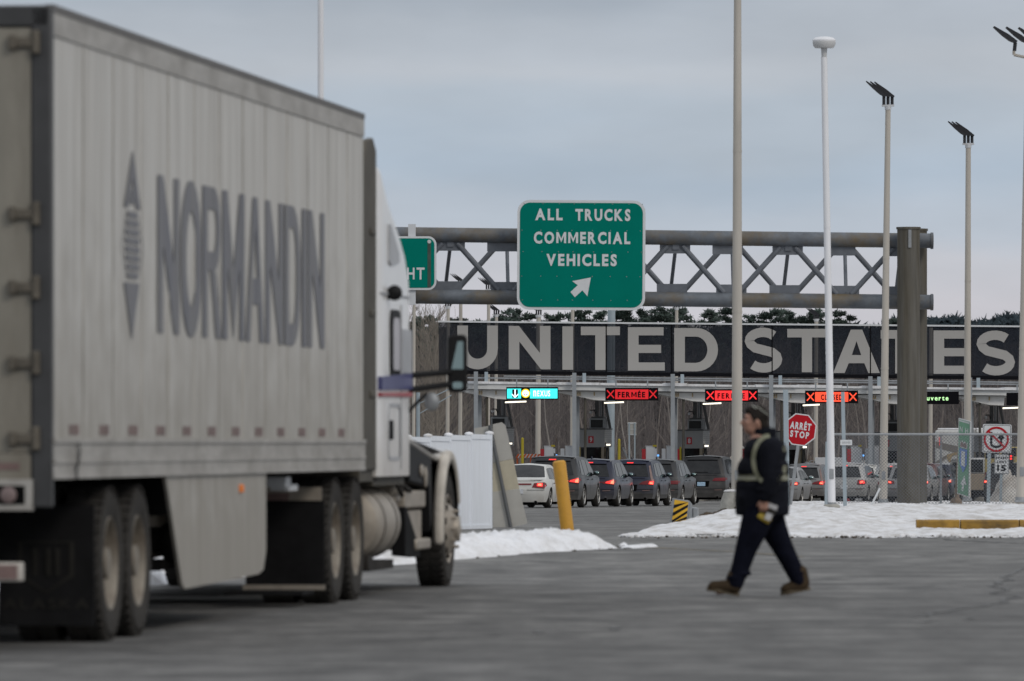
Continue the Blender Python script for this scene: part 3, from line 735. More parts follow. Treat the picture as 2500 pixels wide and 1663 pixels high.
def build_trailer():
    t = thing('semi_trailer', 'dirty white box trailer lettered NORMANDIN, its rear doors and right side in view', 'trailer', TRK, -HEAD)
    LT = 15.9
    mb = MB(); mb.box(-W2, W2, .06, LT-.12, 1.34, 4.0)
    mb.add([(-W2, LT-.12, 1.34), (W2, LT-.12, 1.34), (W2-.10, LT, 1.34), (-W2+.10, LT, 1.34), (-W2, LT-.12, 4.0), (W2, LT-.12, 4.0), (W2-.10, LT, 4.0), (-W2+.10, LT, 4.0)], [(0,1,2,3),(4,7,6,5),(1,5,6,2),(2,6,7,3),(3,7,4,0)])
    mb.build('trailer_body', ['trailer_white'], t)
    mb = MB()
    for k in range(13):
        y = 1.29+k*1.22
        if y < LT-.3: mb.box(W2, W2+.005, y-.014, y+.014, 1.36, 3.96)
    mb.build('panel_seam', 'seam', t)
    mb = MB(); mb.prism_xz([(W2-.05, 3.93), (W2+.012, 3.93), (W2+.012, 4.075), (W2-.03, 4.10), (W2-.05, 4.10)], .05, LT-.12)
    mb.prism_xz([(-W2+.05, 3.93), (-W2+.05, 4.10), (-W2-.012, 4.075), (-W2-.012, 3.93)], .05, LT-.12)
    mb.build('top_rail', 'trailer_rail', t)
    mb = MB(); mb.box(-W2+.03, W2-.03, .05, LT-.12, 4.085, 4.12)
    mb.box(W2-.04, W2+.016, .05, LT-.12, 4.078, 4.125)
    mb.build('roof', 'roof_trim', t)
    mb = MB()
    mb.box(W2-.06, W2+.016, .05, LT-.12, 1.10, 1.355); mb.box(-W2-.016, -W2+.06, .05, LT-.12, 1.10, 1.355)
    mb.box(W2+.016, W2+.026, .05, LT-.12, 1.20, 1.225, 0); mb.box(W2+.016, W2+.024, .05, LT-.12, 1.10, 1.125, 0); mb.box(W2+.016, W2+.03, .05, LT-.12, 1.33, 1.36, 0)
    mb.box(W2-.05, W2+.006, LT-.12, LT-.02, 1.10, 1.34, 0)
    mb.build('bottom_rail', 'trailer_rail', t)
    mb = MB(); mb.box(-W2+.07, W2-.07, .1, LT-.1, 1.12, 1.33)
    for sx in (-.5, .5): mb.box(sx-.08, sx+.08, .3, 12.5, .78, 1.12)
    mb.build('underframe', 'under_black', t)
    # rear frame
    mb = MB(); mb.box(W2-.115, W2+.014, -.02, .08, .92, 4.11); mb.box(-W2-.014, -W2+.115, -.02, .08, .92, 4.11)
    mb.box(-W2, W2, -.02, .08, 3.98, 4.115)
    mb.build('rear_frame', 'post_dark', t, bevel=.012)
    for sx in (1, -1):
        mb = MB(); a, b = (.012, W2-.12) if sx > 0 else (-W2+.12, -.012); mb.box(a, b, -.015, .06, 1.27, 3.97)
        dr = mb.build('rear_door', 'door_white', t)
        for z in (3.88, 2.79, 2.32, 1.84, 1.36):
            h = MB(); xa = sx*(W2-.10); xb = sx*(W2-.26); h.box(min(xa,xb), max(xa,xb), -.045, -.015, z-.032, z+.032)
            h.cyl((sx*(W2-.085), -.035, z-.075), (sx*(W2-.085), -.035, z+.075), .028, .028, 8); h.box(min(xb,xb+sx*.05), max(xb,xb+sx*.05), -.06, -.02, z-.045, z+.045)
            h.build('hinge', 'hinge_metal', dr, bevel=.008)
        h = MB(); h.cyl((sx*.45, -.05, 1.3), (sx*.45, -.05, 3.95), .018, .018, 8)
        for z in (1.4, 2.2, 3.0, 3.8): h.box(sx*.45-.05, sx*.45+.05, -.07, -.015, z-.03, z+.03)
        h.box(min(sx*.45, sx*.15), max(sx*.45, sx*.15), -.085, -.06, 1.78, 1.82)
        h.build('lock_rod', 'hinge_metal', dr)
    mb = MB(); mb.box(-W2, W2-.12, -.025, .05, 1.10, 1.265, 0)
    mb.box(-W2+.0, W2-.105, -.06, .04, .90, 1.10, 1)
    for a, b in ((W2-.36, W2-.15), (W2-.62, W2-.40)):
        mb.box(a, b, -.066, -.058, .94, 1.06, 2)
    mb.build('rear_sill', ['door_white', 'trailer_rail', 'under_black'], t, bevel=.006)
    for a in (W2-.255, W2-.51, -W2+.4, -W2+.65):
        mb = MB(); mb.lathe([(.001, -.012), (.035, -.012), (.052, -.004), (.054, .012)], 'Y', (a, -.075, 1.0), 20); mb.build('tail_light', 'lamp_dull', t)
    for a in (W2-.32, W2-1.0):
        mb = MB(); mb.box(a-.13, a+.13, -.029, -.024, 1.16, 1.205); mb.build('reflective_tape', 'tape_red', t)
    # underride bar
    mb = MB(); mb.box(-1.25, 1.17-.05, -.02, .09, .45, .57); 
    for sx in (-.6, .6): mb.box(sx-.05, sx+.05, 0, .08, .5, 1.1)
    ub = mb.build('bumper', 'tape_white', t, bevel=.01)
    for a in (1.02, .52, .02): MB().box(a-.13, a+.075, -.026, -.021, .465, .555).build('reflective_tape', 'tape_red', ub)
    # lettering and emblem on the side
    x = W2+.008
    mb = MB()
    word = 'NORMANDIN'; wd = [v*.93 for v in (1.08, 1.05, 1.0, 1.22, 1.08, 1.08, 1.02, .32, 1.08)]; gap = (13.25-4.42-sum(wd))/8; y = 4.42
    def lp(*pts): return [(x, y0+p[0]*w_, 2.10+p[1]*1.10) for p in pts]
    for ch, w_ in zip(word, wd):
        y0 = y; s = .255/w_; S = .155
        if ch == 'N':
            mb.add(lp((0,0),(s,0),(s,1),(0,1)), [(0,1,2,3)]); mb.add(lp((1-s,0),(1,0),(1,1),(1-s,1)), [(0,1,2,3)])
            mb.add(lp((s,1),(s,.56),(1-s,0),(1-s,.44)), [(0,1,2,3)])
        elif ch == 'I': mb.add(lp((0,0),(1,0),(1,1),(0,1)), [(0,1,2,3)])
        elif ch == 'M':
            mb.add(lp((0,0),(s,0),(s,1),(0,1)), [(0,1,2,3)]); mb.add(lp((1-s,0),(1,0),(1,1),(1-s,1)), [(0,1,2,3)])
            mb.add(lp((s,1),(s,.50),(.5,.0),(.5,.48)), [(0,1,2,3)]); mb.add(lp((.5,.48),(.5,.0),(1-s,.5),(1-s,1)), [(0,1,2,3)])
        elif ch == 'A':
            mb.add(lp((0,0),(s,0),(.5,.80),(.5,1),(.38,1)), [(0,1,2,3,4)]); mb.add(lp((1,0),(.62,1),(.5,1),(.5,.80),(1-s,0)), [(0,1,2,3,4)])
            a = s+(.5-s)*.26/.8; b = s+(.5-s)*.44/.8; mb.add(lp((a,.26),(1-a,.26),(1-b,.44),(b,.44)), [(0,1,2,3)])
        else:
            n = 12
            def ringpts(k, r0):                      # outer/inner outlines
                t = math.pi*k/n
                if r0: return (1-s*.0 - .0, 0)
            if ch == 'O':
                o_ = [(.5+.5*math.cos(2*math.pi*k/24), .5+.5*math.sin(2*math.pi*k/24)) for k in range(24)]
                o_ = [(max(0,min(1,.5+(p[0]-.5)*1.06)), max(-.01,min(1.01,.5+(p[1]-.5)*1.04))) for p in o_]
                i_ = [(.5+(.5-s)*math.cos(2*math.pi*k/24), .5+.31*math.sin(2*math.pi*k/24)) for k in range(24)]
                vv = lp(*o_, *i_); mb.add(vv, [(k, (k+1) % 24, 24+(k+1) % 24, 24+k) for k in range(24)])
            elif ch == 'D':
                mb.add(lp((0,0),(s,0),(s,1),(0,1)), [(0,1,2,3)])
                o_ = [(s,0),(.5,0)]+[(.5+.5*math.cos(t), .5+.5*math.sin(t)) for t in np.linspace(-math.pi/2, math.pi/2, 13)][1:-1]+[(.5,1),(s,1)]
                i_ = [(s,S),(.5,S)]+[(.5+(.5-s)*math.cos(t), .5+(.5-S)*math.sin(t)) for t in np.linspace(-math.pi/2, math.pi/2, 13)][1:-1]+[(.5,1-S),(s,1-S)]
                k_ = len(o_); mb.add(lp(*o_, *i_), [(k, k+1, k_+k+1, k_+k) for k in range(k_-1)])
            elif ch == 'R':
                mb.add(lp((0,0),(s,0),(s,1),(0,1)), [(0,1,2,3)])
                cz, hz_ = .72, .28
                o_ = [(s,cz-hz_),(.6,cz-hz_)]+[(.6+.36*math.cos(t), cz+hz_*math.sin(t)) for t in np.linspace(-math.pi/2, math.pi/2, 11)][1:-1]+[(.6,1),(s,1)]
                i_ = [(s,cz-hz_+.13),(.6,cz-hz_+.13)]+[(.6+(.36-s*.8)*math.cos(t), cz+(hz_-.14)*math.sin(t)) for t in np.linspace(-math.pi/2, math.pi/2, 11)][1:-1]+[(.6,1-.15),(s,1-.15)]
                k_ = len(o_); mb.add(lp(*o_, *i_), [(k, k+1, k_+k+1, k_+k) for k in range(k_-1)])
                mb.add(lp((.42,cz-hz_),(.72,cz-hz_),(1.02,0),(.70,0)), [(0,1,2,3)])
        y += w_+gap
    mb.build('lettering', 'letter_grey', t, smooth=0, recalc=False)
    mb = MB(); c = 3.3
    def q(pts): mb.add([(x, c+a, z) for a, z in pts], [tuple(range(len(pts)))])
    q([(.02, 3.33), (-.36, 2.93), (-.16, 2.93), (0, 3.14), (.16, 2.93), (.36, 2.93)]); q([(-.05, 3.06), (.05, 3.06), (.10, 2.96), (-.10, 2.96)])
    q([(-.36, 2.42), (-.02, 2.03), (.30, 2.42)])
    for k in range(8):
        z = 2.885-k*.059; wv = (.17+.14*math.sin(math.pi*(k+.6)/8.4)); q([(-wv, z-.021), (wv, z-.021), (wv, z+.021), (-wv, z+.021)])
    for s_ in (-1, 1):
        q([(s_*.24, 2.90), (s_*.26, 2.90), (s_*.49, 2.66), (s_*.47, 2.66)]); q([(s_*.47, 2.66), (s_*.49, 2.66), (s_*.26, 2.45), (s_*.24, 2.45)])
    mb.build('emblem', 'letter_grey', t, smooth=0, recalc=False)
    for k in range(13):
        for j in (0, 1):
            y = 1.02+k*1.22-j*.21-.0
            if y < 15.4: MB().box(W2+.002, W2+.007, y-.075, y+.075, 1.385, 1.45).build('reflective_tape', 'tape_red', t)
    mb = MB(); pts = [(.95, 1.335), (1.02, 1.28), (.96, 1.22), (.88, 1.15), (.90, 1.10), (.85, 1.10), (.82, 1.16), (.90, 1.225), (.96, 1.285), (.90, 1.335)]
    mb.add([(W2+.032, a, z) for a, z in pts], [(0,1,8,9),(1,2,7,8),(2,3,6,7),(3,4,5,6)]); mb.build('stain', 'chassis', t, smooth=0)
    # skirts
    for sx in (1, -1):
        xa = sx*(W2-.015); mb = MB(); mb.prism_yz([(4.85, 1.10), (9.9, 1.10), (9.9, .50), (9.75, .36), (9.5, .33), (5.75, .29), (5.6, .33)], xa-.012, xa+.012)
        sk = mb.build('side_skirt', 'trailer_white', t)
        MB().box(xa-.02, xa+sx*.03+.01, 8.45, 8.53, .96, 1.02).build('marker_light', 'amber', sk, bevel=.01)
        for y in (2.7, 3.9): truck_wheel(t, sx*(W2-.17), y, True, True, side=sx)
        mb = MB(); mb.box(sx*.62 if sx > 0 else -1.26, 1.26 if sx > 0 else -.62, 1.97, 2.0, .12, .92)
        fl = mb.build('mud_flap', 'rubber_flap', t)
        mb = MB(); cx_ = sx*.94
        def outl(s): return [(cx_-.19*s, .62+.06*s), (cx_+.19*s, .62+.06*s), (cx_+.19*s, .50-.05*s), (cx_, .42-.09*s), (cx_-.19*s, .50-.05*s)]
        o_, i_ = outl(1), outl(.82); mb.add([(a, 1.962, z) for a, z in o_+i_], [(k, (k+1) % 5, 5+(k+1) % 5, 5+k) for k in range(5)])
        for bx in (-.09, .0, .06): mb.box(cx_+bx, cx_+bx+.035, 1.960, 1.964, .45, .63)
        mb.text('ALASKA', cx_-.29, cx_+.29, .23, .30, 1.962)
        mb.build('emblem', 'flap_print', fl, smooth=0, recalc=False)
    mb = MB()
    for y in (2.7, 3.9): mb.cyl((-1.1, y, .52), (1.1, y, .52), .07, .07, 10); mb.cyl((.7, y, .52), (.95, y, .52), .2, .2, 14)
    mb.cyl((.2, 4.25, .78), (.85, 4.25, .78), .12, .12, 12)
    for sx in (-.55, .55): mb.box(sx-.06, sx+.06, 1.9, 4.4, .60, .80)
    mb.build('axle', 'chassis', t)
    for sx in (.75, -.75):
        mb = MB(); mb.box(sx-.06, sx+.06, 12.2, 12.32, .36, 1.12); mb.box(sx-.12, sx+.12, 12.12, 12.4, .30, .37); mb.build('landing_leg', 'trailer_rail', t)
    mb = MB(); mb.box(1.05, 1.2, 11.7, 12.0, .98, 1.06); mb.box(1.05, 1.2, 11.9, 12.4, .95, 1.0); mb.build('crank_handle', 'sign_white', t)
build_trailer()

def build_tractor():
    T0 = 17.0
    t = thing('tractor_unit', 'white sleeper-cab truck tractor with blue and red stripe, coupled to the NORMANDIN trailer', 'truck', along(T0), -HEAD)
    X = 1.30
    def Y(a): return a-T0
    # sleeper cab, lofted so the roof and corners are rounded
    prof = [(16.92, 3.78), (17.02, 3.76), (17.25, 3.64), (17.55, 3.50), (17.95, 3.37), (18.3, 3.26), (18.74, 3.08), (19.0, 2.88), (19.18, 2.68), (19.27, 2.2), (19.30, 1.6), (19.29, 1.06)]
    mb = MB(); rings = []
    def ring(y, zt, inset=0.0, k=1.0):
        r = []; wv = X-inset; n = 6; cr = .13*k
        r.append((wv, y, 1.04)); r.append((wv, y, 1.9))
        for i in range(n+1):
            a = R(90*i/n); r.append((wv-cr+cr*math.cos(a), y, max(1.05, zt-cr+cr*math.sin(a))))
        return r+[(-a, b, c) for a, b, c in reversed(r)]
    for a, zt in prof: rings.append(ring(Y(a), zt, .03 if a < 16.95 else (.0 if a < 19.0 else .03*ss((a-19.0)/.3)), 1.0 if zt > 1.5 else .2))
    n = len(rings[0]); vs = [p for r in rings for p in r]
    fs = [(i*n+j, i*n+j+1, (i+1)*n+j+1, (i+1)*n+j) for i in range(len(rings)-1) for j in range(n-1)]
    fs += [tuple(range(n-1, -1, -1)), tuple(range((len(rings)-1)*n, len(rings)*n))]
    mb.add(vs, fs); mb.build('cab', 'cab_white', t, smooth=50)
    # dark extender between cab and trailer
    for sx in (1, -1):
        mb = MB(); mb.prism_yz([(Y(16.05), 1.1), (Y(16.05), 3.72), (Y(16.25), 3.92), (Y(16.7), 3.96), (Y(16.93), 3.86), (Y(16.93), 1.1)], sx*1.24-.03, sx*1.24+.03)
        for z in (1.75, 2.45, 3.15): mb.box(sx*1.275-.012, sx*1.275+.012, Y(16.45), Y(16.8), z-.03, z+.03)
        mb.build('cab_extender', 'cab_dark', t, bevel=.01)
    def side(pts, mname, nm, parent=t, off=.004, thick=.012):
        mb = MB(); mb.prism_yz([(Y(a), z) for a, z in pts], X-.03, X+off+thick); return mb.build(nm, mname, parent)
    def rr(a0, a1, z0, z1, r=.07): return [((a0+a1)/2+p, (z0+z1)/2+q) for p, q in rrect(a1-a0, z1-z0, r)]
    fr = side(rr(17.62, 18.3, 1.88, 2.50, .12), 'black_plastic', 'window'); side(rr(17.72, 18.2, 1.95, 2.43, .09), 'glass_car', 'pane', fr, .01)
    side([(17.5, 3.24), (17.62, 3.24), (18.2, 3.0), (18.22, 2.92), (17.62, 2.88), (17.5, 2.92)], 'cab_grey', 'roof_window')
    side([(18.42, 1.95), (18.42, 2.34), (19.14, 2.34), (19.16, 1.95)], 'cab_grey', 'side_panel', off=.002)
    side([(16.95, 1.79), (16.95, 1.905), (19.16, 1.955), (19.16, 1.81)], 'cab_blue', 'stripe', off=.006)
    side([(16.95, 1.735), (16.95, 1.765), (19.16, 1.785), (19.16, 1.745)], 'cab_red', 'stripe', off=.006)
    MB().box(X, X+.012, Y(18.4), Y(18.415), 1.1, 2.55).build('door_seam', 'cab_grey', t)
    MB().box(X, X+.012, Y(17.0), Y(19.1), 2.62, 2.64).build('door_seam', 'cab_grey', t)
    # luggage hatch with handle
    mb = MB(); o_ = rr(17.5, 18.35, 1.18, 1.68, .10); i_ = rr(17.53, 18.32, 1.21, 1.65, .085); k = len(o_)
    mb.add([(X+.008, Y(a), z) for a, z in o_+i_]+[(X-.01, Y(a), z) for a, z in o_], [(j, (j+1) % k, k+(j+1) % k, k+j) for j in range(k)]+[(j, 2*k+j, 2*k+(j+1) % k, (j+1) % k) for j in range(k)])
    ht = mb.build('luggage_hatch', 'cab_grey', t); MB().box(X, X+.03, Y(17.56), Y(17.68), 1.36, 1.53).build('handle', 'black_plastic', ht, bevel=.01)
    mb = MB(); mb.ell((X+.06, Y(17.48), 2.64), (.07, .05, .07), 12); mb.cyl((X-.02, Y(17.48), 2.58), (X+.05, Y(17.48), 2.64), .02, .02, 6); mb.build('work_lamp', 'black_plastic', t)
    # windscreen + hood
    mb = MB(); hv = []
    for a, wv, z in ((18.9, 1.02, 1.95), (19.4, .98, 1.93), (20.4, .88, 1.82), (21.4, .78, 1.68), (22.0, .70, 1.52), (22.25, .62, 1.2), (22.25, .62, .7)):
        r = [(wv, Y(a), .68), (wv, Y(a), z-.22), (wv-.06, Y(a), z-.06), (wv-.22, Y(a), z)]; hv.append(r+[(-p, q, s) for p, q, s in reversed(r)])
    n = 8; vs = [p for r in hv for p in r]; fs = [(i*n+j, i*n+j+1, (i+1)*n+j+1, (i+1)*n+j) for i in range(6) for j in range(n-1)]+[tuple(range(48, 56))]
    mb.add(vs, fs); mb.build('hood', 'cab_white', t)
    mb = MB(); mb.add([(-1.0, Y(19.23), 1.95), (1.0, Y(19.23), 1.95), (.95, Y(19.0), 2.78), (-.95, Y(19.0), 2.78)], [(0,1,2,3)]); mb.build('windscreen', 'glass_dark', t)
    # front fenders: flat-topped arch, with dark plastic behind
    YF = 22.0
    for sx in (1, -1):
        mb = MB(); o_, i_ = [], []
        angs = np.linspace(R(20), R(190), 22)
        for a in angs:
            ro = .735+.02*max(0, math.sin(a))**2; o_.append((YF-T0+ro*math.cos(a)*1.02, .51+ro*math.sin(a))); i_.append((YF-T0+.655*math.cos(a), .52+.635*math.sin(a)))
        k = len(o_); xa, xb = (1.25, 1.35) if sx > 0 else (-1.35, -1.25)
        vs = [(xa, y, z) for y, z in o_]+[(xb, y, z) for y, z in o_]+[(xa, y, z) for y, z in i_]+[(xb, y, z) for y, z in i_]; fs = []
        for j in range(k-1): fs += [(j, j+1, k+j+1, k+j), (2*k+j, 3*k+j, 3*k+j+1, 2*k+j+1), (j, 2*k+j, 2*k+j+1, j+1), (k+j, k+j+1, 3*k+j+1, 3*k+j)]
        mb.add(vs, fs+[(0, k, 3*k, 2*k), (k-1, 3*k-1, 4*k-1, 2*k-1)])
        mb.build('fender', 'fender_cream', t, smooth=50, bevel=.035)
        vs = []; k = 20
        for xx in (.98*sx, 1.335*sx):
            for a in np.linspace(R(-5), R(185), k): vs.append((xx, YF-T0+.645*math.cos(a), .52+.625*math.sin(a)))
        mb = MB(); mb.add(vs, [(j, j+1, k+j+1, k+j) for j in range(k-1)]); mb.build('fender_lining', 'under_black', t)
        mb = MB(); mb.prism_yz([(Y(19.4), 1.33), (Y(21.15), 1.20), (Y(21.25), .62), (Y(21.1), .50), (Y(21.0), .92), (Y(19.5), .98)], .70 if sx > 0 else -1.25, 1.25 if sx > 0 else -.70)
        mb.build('splash_panel', 'black_plastic', t, bevel=.02)
        mb = MB(); mb.prism_yz([(YF-T0+.68*math.cos(a), .52+.66*math.sin(a)) for a in np.linspace(0, math.pi, 18)], sx*.55 if sx > 0 else -.98, .98 if sx > 0 else -.55); mb.build('wheel_liner', 'under_black', t)
        mb = MB(); mb.prism_yz([(Y(19.3), 1.40), (Y(20.2), 1.33), (Y(21.1), 1.255), (Y(21.9), 1.275), (Y(22.4), 1.20), (Y(22.6), 1.02), (Y(22.4), 1.0), (Y(21.9), 1.15), (Y(21.1), 1.20), (Y(19.3), 1.34)], .70 if sx > 0 else -1.27, 1.27 if sx > 0 else -.70)
        mb.build('hood_skirt', 'cab_white', t, bevel=.03)
        truck_wheel(t, sx*(X-.115), YF-T0, False, False, Rt=.53, rimm='aluminium_dirty', side=sx)
        for y in (14.35, 15.65): truck_wheel(t, sx*(W2-.17), Y(y), True, True, side=sx, Rt=.52)
        # lug nut spikes on the front wheels
        for k_ in range(10):
            a = 2*math.pi*k_/10; mb = MB(); mb.cyl((sx*(X-.0), YF-T0+.17*math.cos(a), .53+.17*math.sin(a)), (sx*(X+.08), YF-T0+.17*math.cos(a), .53+.17*math.sin(a)), .018, .008, 6); mb.build('lug_nut', 'chrome', t)
        # fuel tank, straps, steps, boxes
        tk = MB(); tk.lathe([(.001, -.02), (.22, -.015), (.30, .02), (.325, .07), (.325, 1.55), (.30, 1.6), (.22, 1.63), (.001, 1.64)], 'Y', (sx*.96, Y(17.0), .63), 32)
        tank = tk.build('fuel_tank', 'aluminium_dirty', t)
        sb = MB()
        for yy in (17.42, 18.25): MB().lathe([(.322, 0), (.330, .0), (.330, .045), (.322, .045)], 'Y', (sx*.96, Y(yy), .63), 28).build('strap', 'chassis', tank)
        mb = MB(); mb.box(min(sx*.62, sx*1.22), max(sx*.62, sx*1.22), Y(19.4), Y(20.95), .74, .90); mb.box(min(sx*.7, sx*1.19), max(sx*.7, sx*1.19), Y(19.45), Y(20.9), .44, .72); mb.build('battery_box', 'aluminium_dirty', t, bevel=.02)
        MB().box(min(sx*.95, sx*1.2), max(sx*.95, sx*1.2), Y(18.9), Y(19.3), .78, 1.0).build('air_tank', 'aluminium_dirty', t, bevel=.05)
        mb = MB(); mb.tube([(sx*1.22, Y(18.7), .98), (sx*1.24, Y(19.0), .86), (sx*1.2, Y(19.2), .97), (sx*1.24, Y(19.6), .90)], .022, 6); mb.build('air_hose', 'chassis', t)
        MB().ell((sx*1.262, Y(20.3), 1.08), (.02, .12, .06), 10).build('hose_fitting', 'aluminium_dirty', t); MB().ell((sx*1.262, Y(20.6), 1.02), (.02, .07, .10), 10).build('hose_fitting', 'aluminium_dirty', t)
        mb = MB(); mb.prism_yz([(Y(19.2), .76), (Y(19.32), .76), (Y(20.35), .36), (Y(20.3), .29), (Y(19.2), .32)], min(sx*1.12, sx*1.245), max(sx*1.12, sx*1.245)); mb.build('step_bracket', 'rubber_flap', t, bevel=.01)
        mb = MB(); mb.box(min(sx*.8, sx*1.27), max(sx*.8, sx*1.27), Y(19.9), Y(20.95), .36, .46); mb.build('step', 'aluminium_dirty', t, bevel=.02)
        mb = MB(); mb.box(min(sx*.66, sx*1.2), max(sx*.66, sx*1.2), Y(17.0), Y(18.7), .22, .30); mb.box(min(sx*.9, sx*1.22), max(sx*.9, sx*1.22), Y(16.75), Y(17.1), .24, .36); mb.build('tank_bracket', 'chassis', t)
        # mud flap behind the drive wheels
        mb = MB(); mb.box(min(sx*.62, sx*1.27), max(sx*.62, sx*1.27), Y(13.5), Y(13.52), .16, .86); fl = mb.build('mud_flap', 'rubber_flap', t)
        MB().box(min(sx*.64, sx*1.25), max(sx*.64, sx*1.25), Y(13.485), Y(13.495), .86, .97).build('hanger', 'aluminium_dirty', fl)
        MB().box(min(sx*.64, sx*.98), max(sx*.64, sx*.98), Y(13.475), Y(13.482), .86, .92).build('reflective_tape', 'tape_red', fl)
        mb = MB(); mb.box(min(sx*.60, sx*1.28), max(sx*.60, sx*1.28), Y(13.475), Y(13.495), .13, .17); mb.build('flap_weight', 'aluminium_dirty', fl)
        mb = MB(); mb.tube([(sx*.6, Y(13.4), .95), (sx*.58, Y(13.37), .6), (sx*.6, Y(13.38), .25)], .014, 6); mb.build('hose', 'aluminium_dirty', t)
        # mirror
        mb = MB(); mb.tube([(sx*(X-.05), Y(19.1), 1.93), (sx*(X+.32), Y(19.5), 1.97)], .028, 8); mb.tube([(sx*(X-.05), Y(19.1), 1.80), (sx*(X+.32), Y(19.5), 1.86)], .028, 8); mb.tube([(sx*(X-.05), Y(19.1), 1.58), (sx*(X+.12), Y(19.3), 1.77)], .016, 8)
        mb.build('mirror_arm', 'black_plastic', t)
        M = Matrix.Translation((sx*(X+.375), Y(19.55), 2.045)) @ Matrix.Rotation(sx*R(9), 4, 'Z')
        mb = MB(); mb.prism_xz(rrect(.175, .52, .045), -.05, .09, 0, M); hs = mb.build('mirror', 'black_plastic', t, bevel=.015)
        mb = MB(); mb.prism_xz([(sx*.05, -.05), (sx*.05, .20), (sx*.0, .20), (-sx*.055, -.05)], -.056, -.05, 0, M); mb.build('mirror_glass', 'mirror_glass', hs); mb = MB(); mb.prism_xz([(a, z-.195) for a, z in rrect(.09, .06, .02)], -.056, -.05, 0, M); mb.build('convex_mirror', 'mirror_glass', hs)  # upper glass cut to a sky reflection's outline; bare housing stands for the dark part
        mb = MB(); mb.ell((sx*(X+.17), Y(19.32), 1.70), (.07, .04, .085), 12); mb.build('spot_mirror', 'galv', t)
    mb = MB()
    for sx in (-.42, .42): mb.box(sx-.05, sx+.05, Y(12.7), Y(22.2), .72, .98)
    for y in (14.35, 15.65): mb.cyl((-1.0, Y(y), .52), (1.0, Y(y), .52), .10, .10, 10); mb.ell((0, Y(y), .52), .24, 12)
    mb.cyl((-1.0, Y(YF), .50), (1.0, Y(YF), .50), .06, .06, 8); mb.box(-.6, .6, Y(19), Y(22), .4, .75); mb.box(-.5, .5, Y(13.9), Y(15.0), .98, 1.10)
    mb.build('chassis', 'chassis', t)
    mb = MB(); mb.box(.4, 1.24, Y(16.0), Y(17.2), 1.0, 1.1); mb.box(-1.24, 1.24, Y(16.95), Y(19.15), .96, 1.05); mb.build('catwalk', 'cab_dark', t)
    mb = MB(); mb.box(.55, 1.2, Y(12.7), Y(13.4), .10, .13); mb.build('splash_flap', 'rubber_flap', t)
    mb = MB(); mb.box(-1.2, 1.2, Y(22.25), Y(22.5), .35, .75); mb.build('bumper', 'cab_white', t, bevel=.05)
build_tractor()
# ------------------------------------------------------------------ sign gantry
def build_gantry():
    z0 = 198.5; z1 = 200.3
    base = PT(2218, 1222, 198)
    t = thing('sign_gantry', 'weathered steel pipe truss gantry spanning the road, carrying the green signs', 'gantry', (base.x, 198, GZ(198)))
    o = Vector((base.x, 198, GZ(198)))
    def Lp(px, py, z): return PT(px, py, z)-o
    def ytop(px): return 573+14*(px-1036)/1150
    def ybot(px): return 724+13*(px-1036)/1150
    for z in (z0, z1):
        for yf in (ytop, ybot):
            mb = MB(); mb.cyl(Lp(560, yf(560), z), Lp(2276, yf(2276), z), .20, .20, 20); 
            e = Lp(2272, yf(2272), z); mb.cyl(e, e+Vector((.07,0,0)), .225, .225, 20)
            mb.build('chord_pipe', 'galv_gantry', t)
    for k in range(-6, 5):
        n0 = 1648+137.5*k; n1 = n0+137.5
        for z, up in ((z0, k % 2 == 0), (z1, k % 2 == 1)):
            a, b = (n0+18, n1-18)
            if n1 < 2240:
                if up: br = MB().cyl(Lp(a, ytop(a)+20, z), Lp(b, ybot(b)-17, z), .074, .074, 10)
                else: br = MB().cyl(Lp(a, ybot(a)-17, z), Lp(b, ytop(b)+20, z), .074, .074, 10)
                br.build('diagonal_brace', 'brace_steel', t)
        sh = 0 if k % 2 == 0 else -18; sb = -15 if k % 2 == 0 else 0
        zf = z0 if k % 2 == 0 else z1; zb = z1 if k % 2 == 0 else z0
        for zc in (z0, z1):
            p = Lp(n0+sh*.5, ytop(n0)+26, zc); MB().box(p.x-.41, p.x+.41, p.y-.012, p.y+.012, p.z-.14, p.z+.16).build('gusset_plate', 'brace_steel', t)
            p = Lp(n0+sb*.5, ybot(n0)-26, zc); MB().box(p.x-.41, p.x+.41, p.y-.012, p.y+.012, p.z-.16, p.z+.13).build('gusset_plate', 'brace_steel', t)
        st = MB(); a = Lp(n0+2, ytop(n0)+20, zf); b = Lp(n0-11 if k % 2 == 0 else n0+5, ybot(n0)-18, zb)
        st.cyl(a, b, .05, .05, 6); st.box(a.x-.09, a.x+.09, a.y-.05, a.y+.03, a.z-.10, a.z+.08); st.build('strut', 'brace_steel', t)
    for px, z, top, nm in ((2218, 197.9, 560, 'post'), (2236, 200.95, 564, 'post')):
        p = PT(px, top, z)-o; mb = MB(); mb.cyl((p.x, z-198, -.6), (p.x, z-198, p.z), .305, .305, 28); mb.cyl((p.x, z-198, p.z), (p.x, z-198, p.z+.06), .33, .33, 28)
        if nm == 'post' and px == 2218: mb.box(p.x-.02, p.x+.06, z-198-.34, z-198-.30, p.z-.5, p.z-.02, 1)
        mb.build('post', ['rust_post', 'galv'], t)
    for a in (PX(600, 199),):
        mb = MB(); mb.cyl((a-o.x, 0, -.6), (a-o.x, 0, 6.6), .305, .305, 20); mb.build('post', 'rust_post', t)
build_gantry()

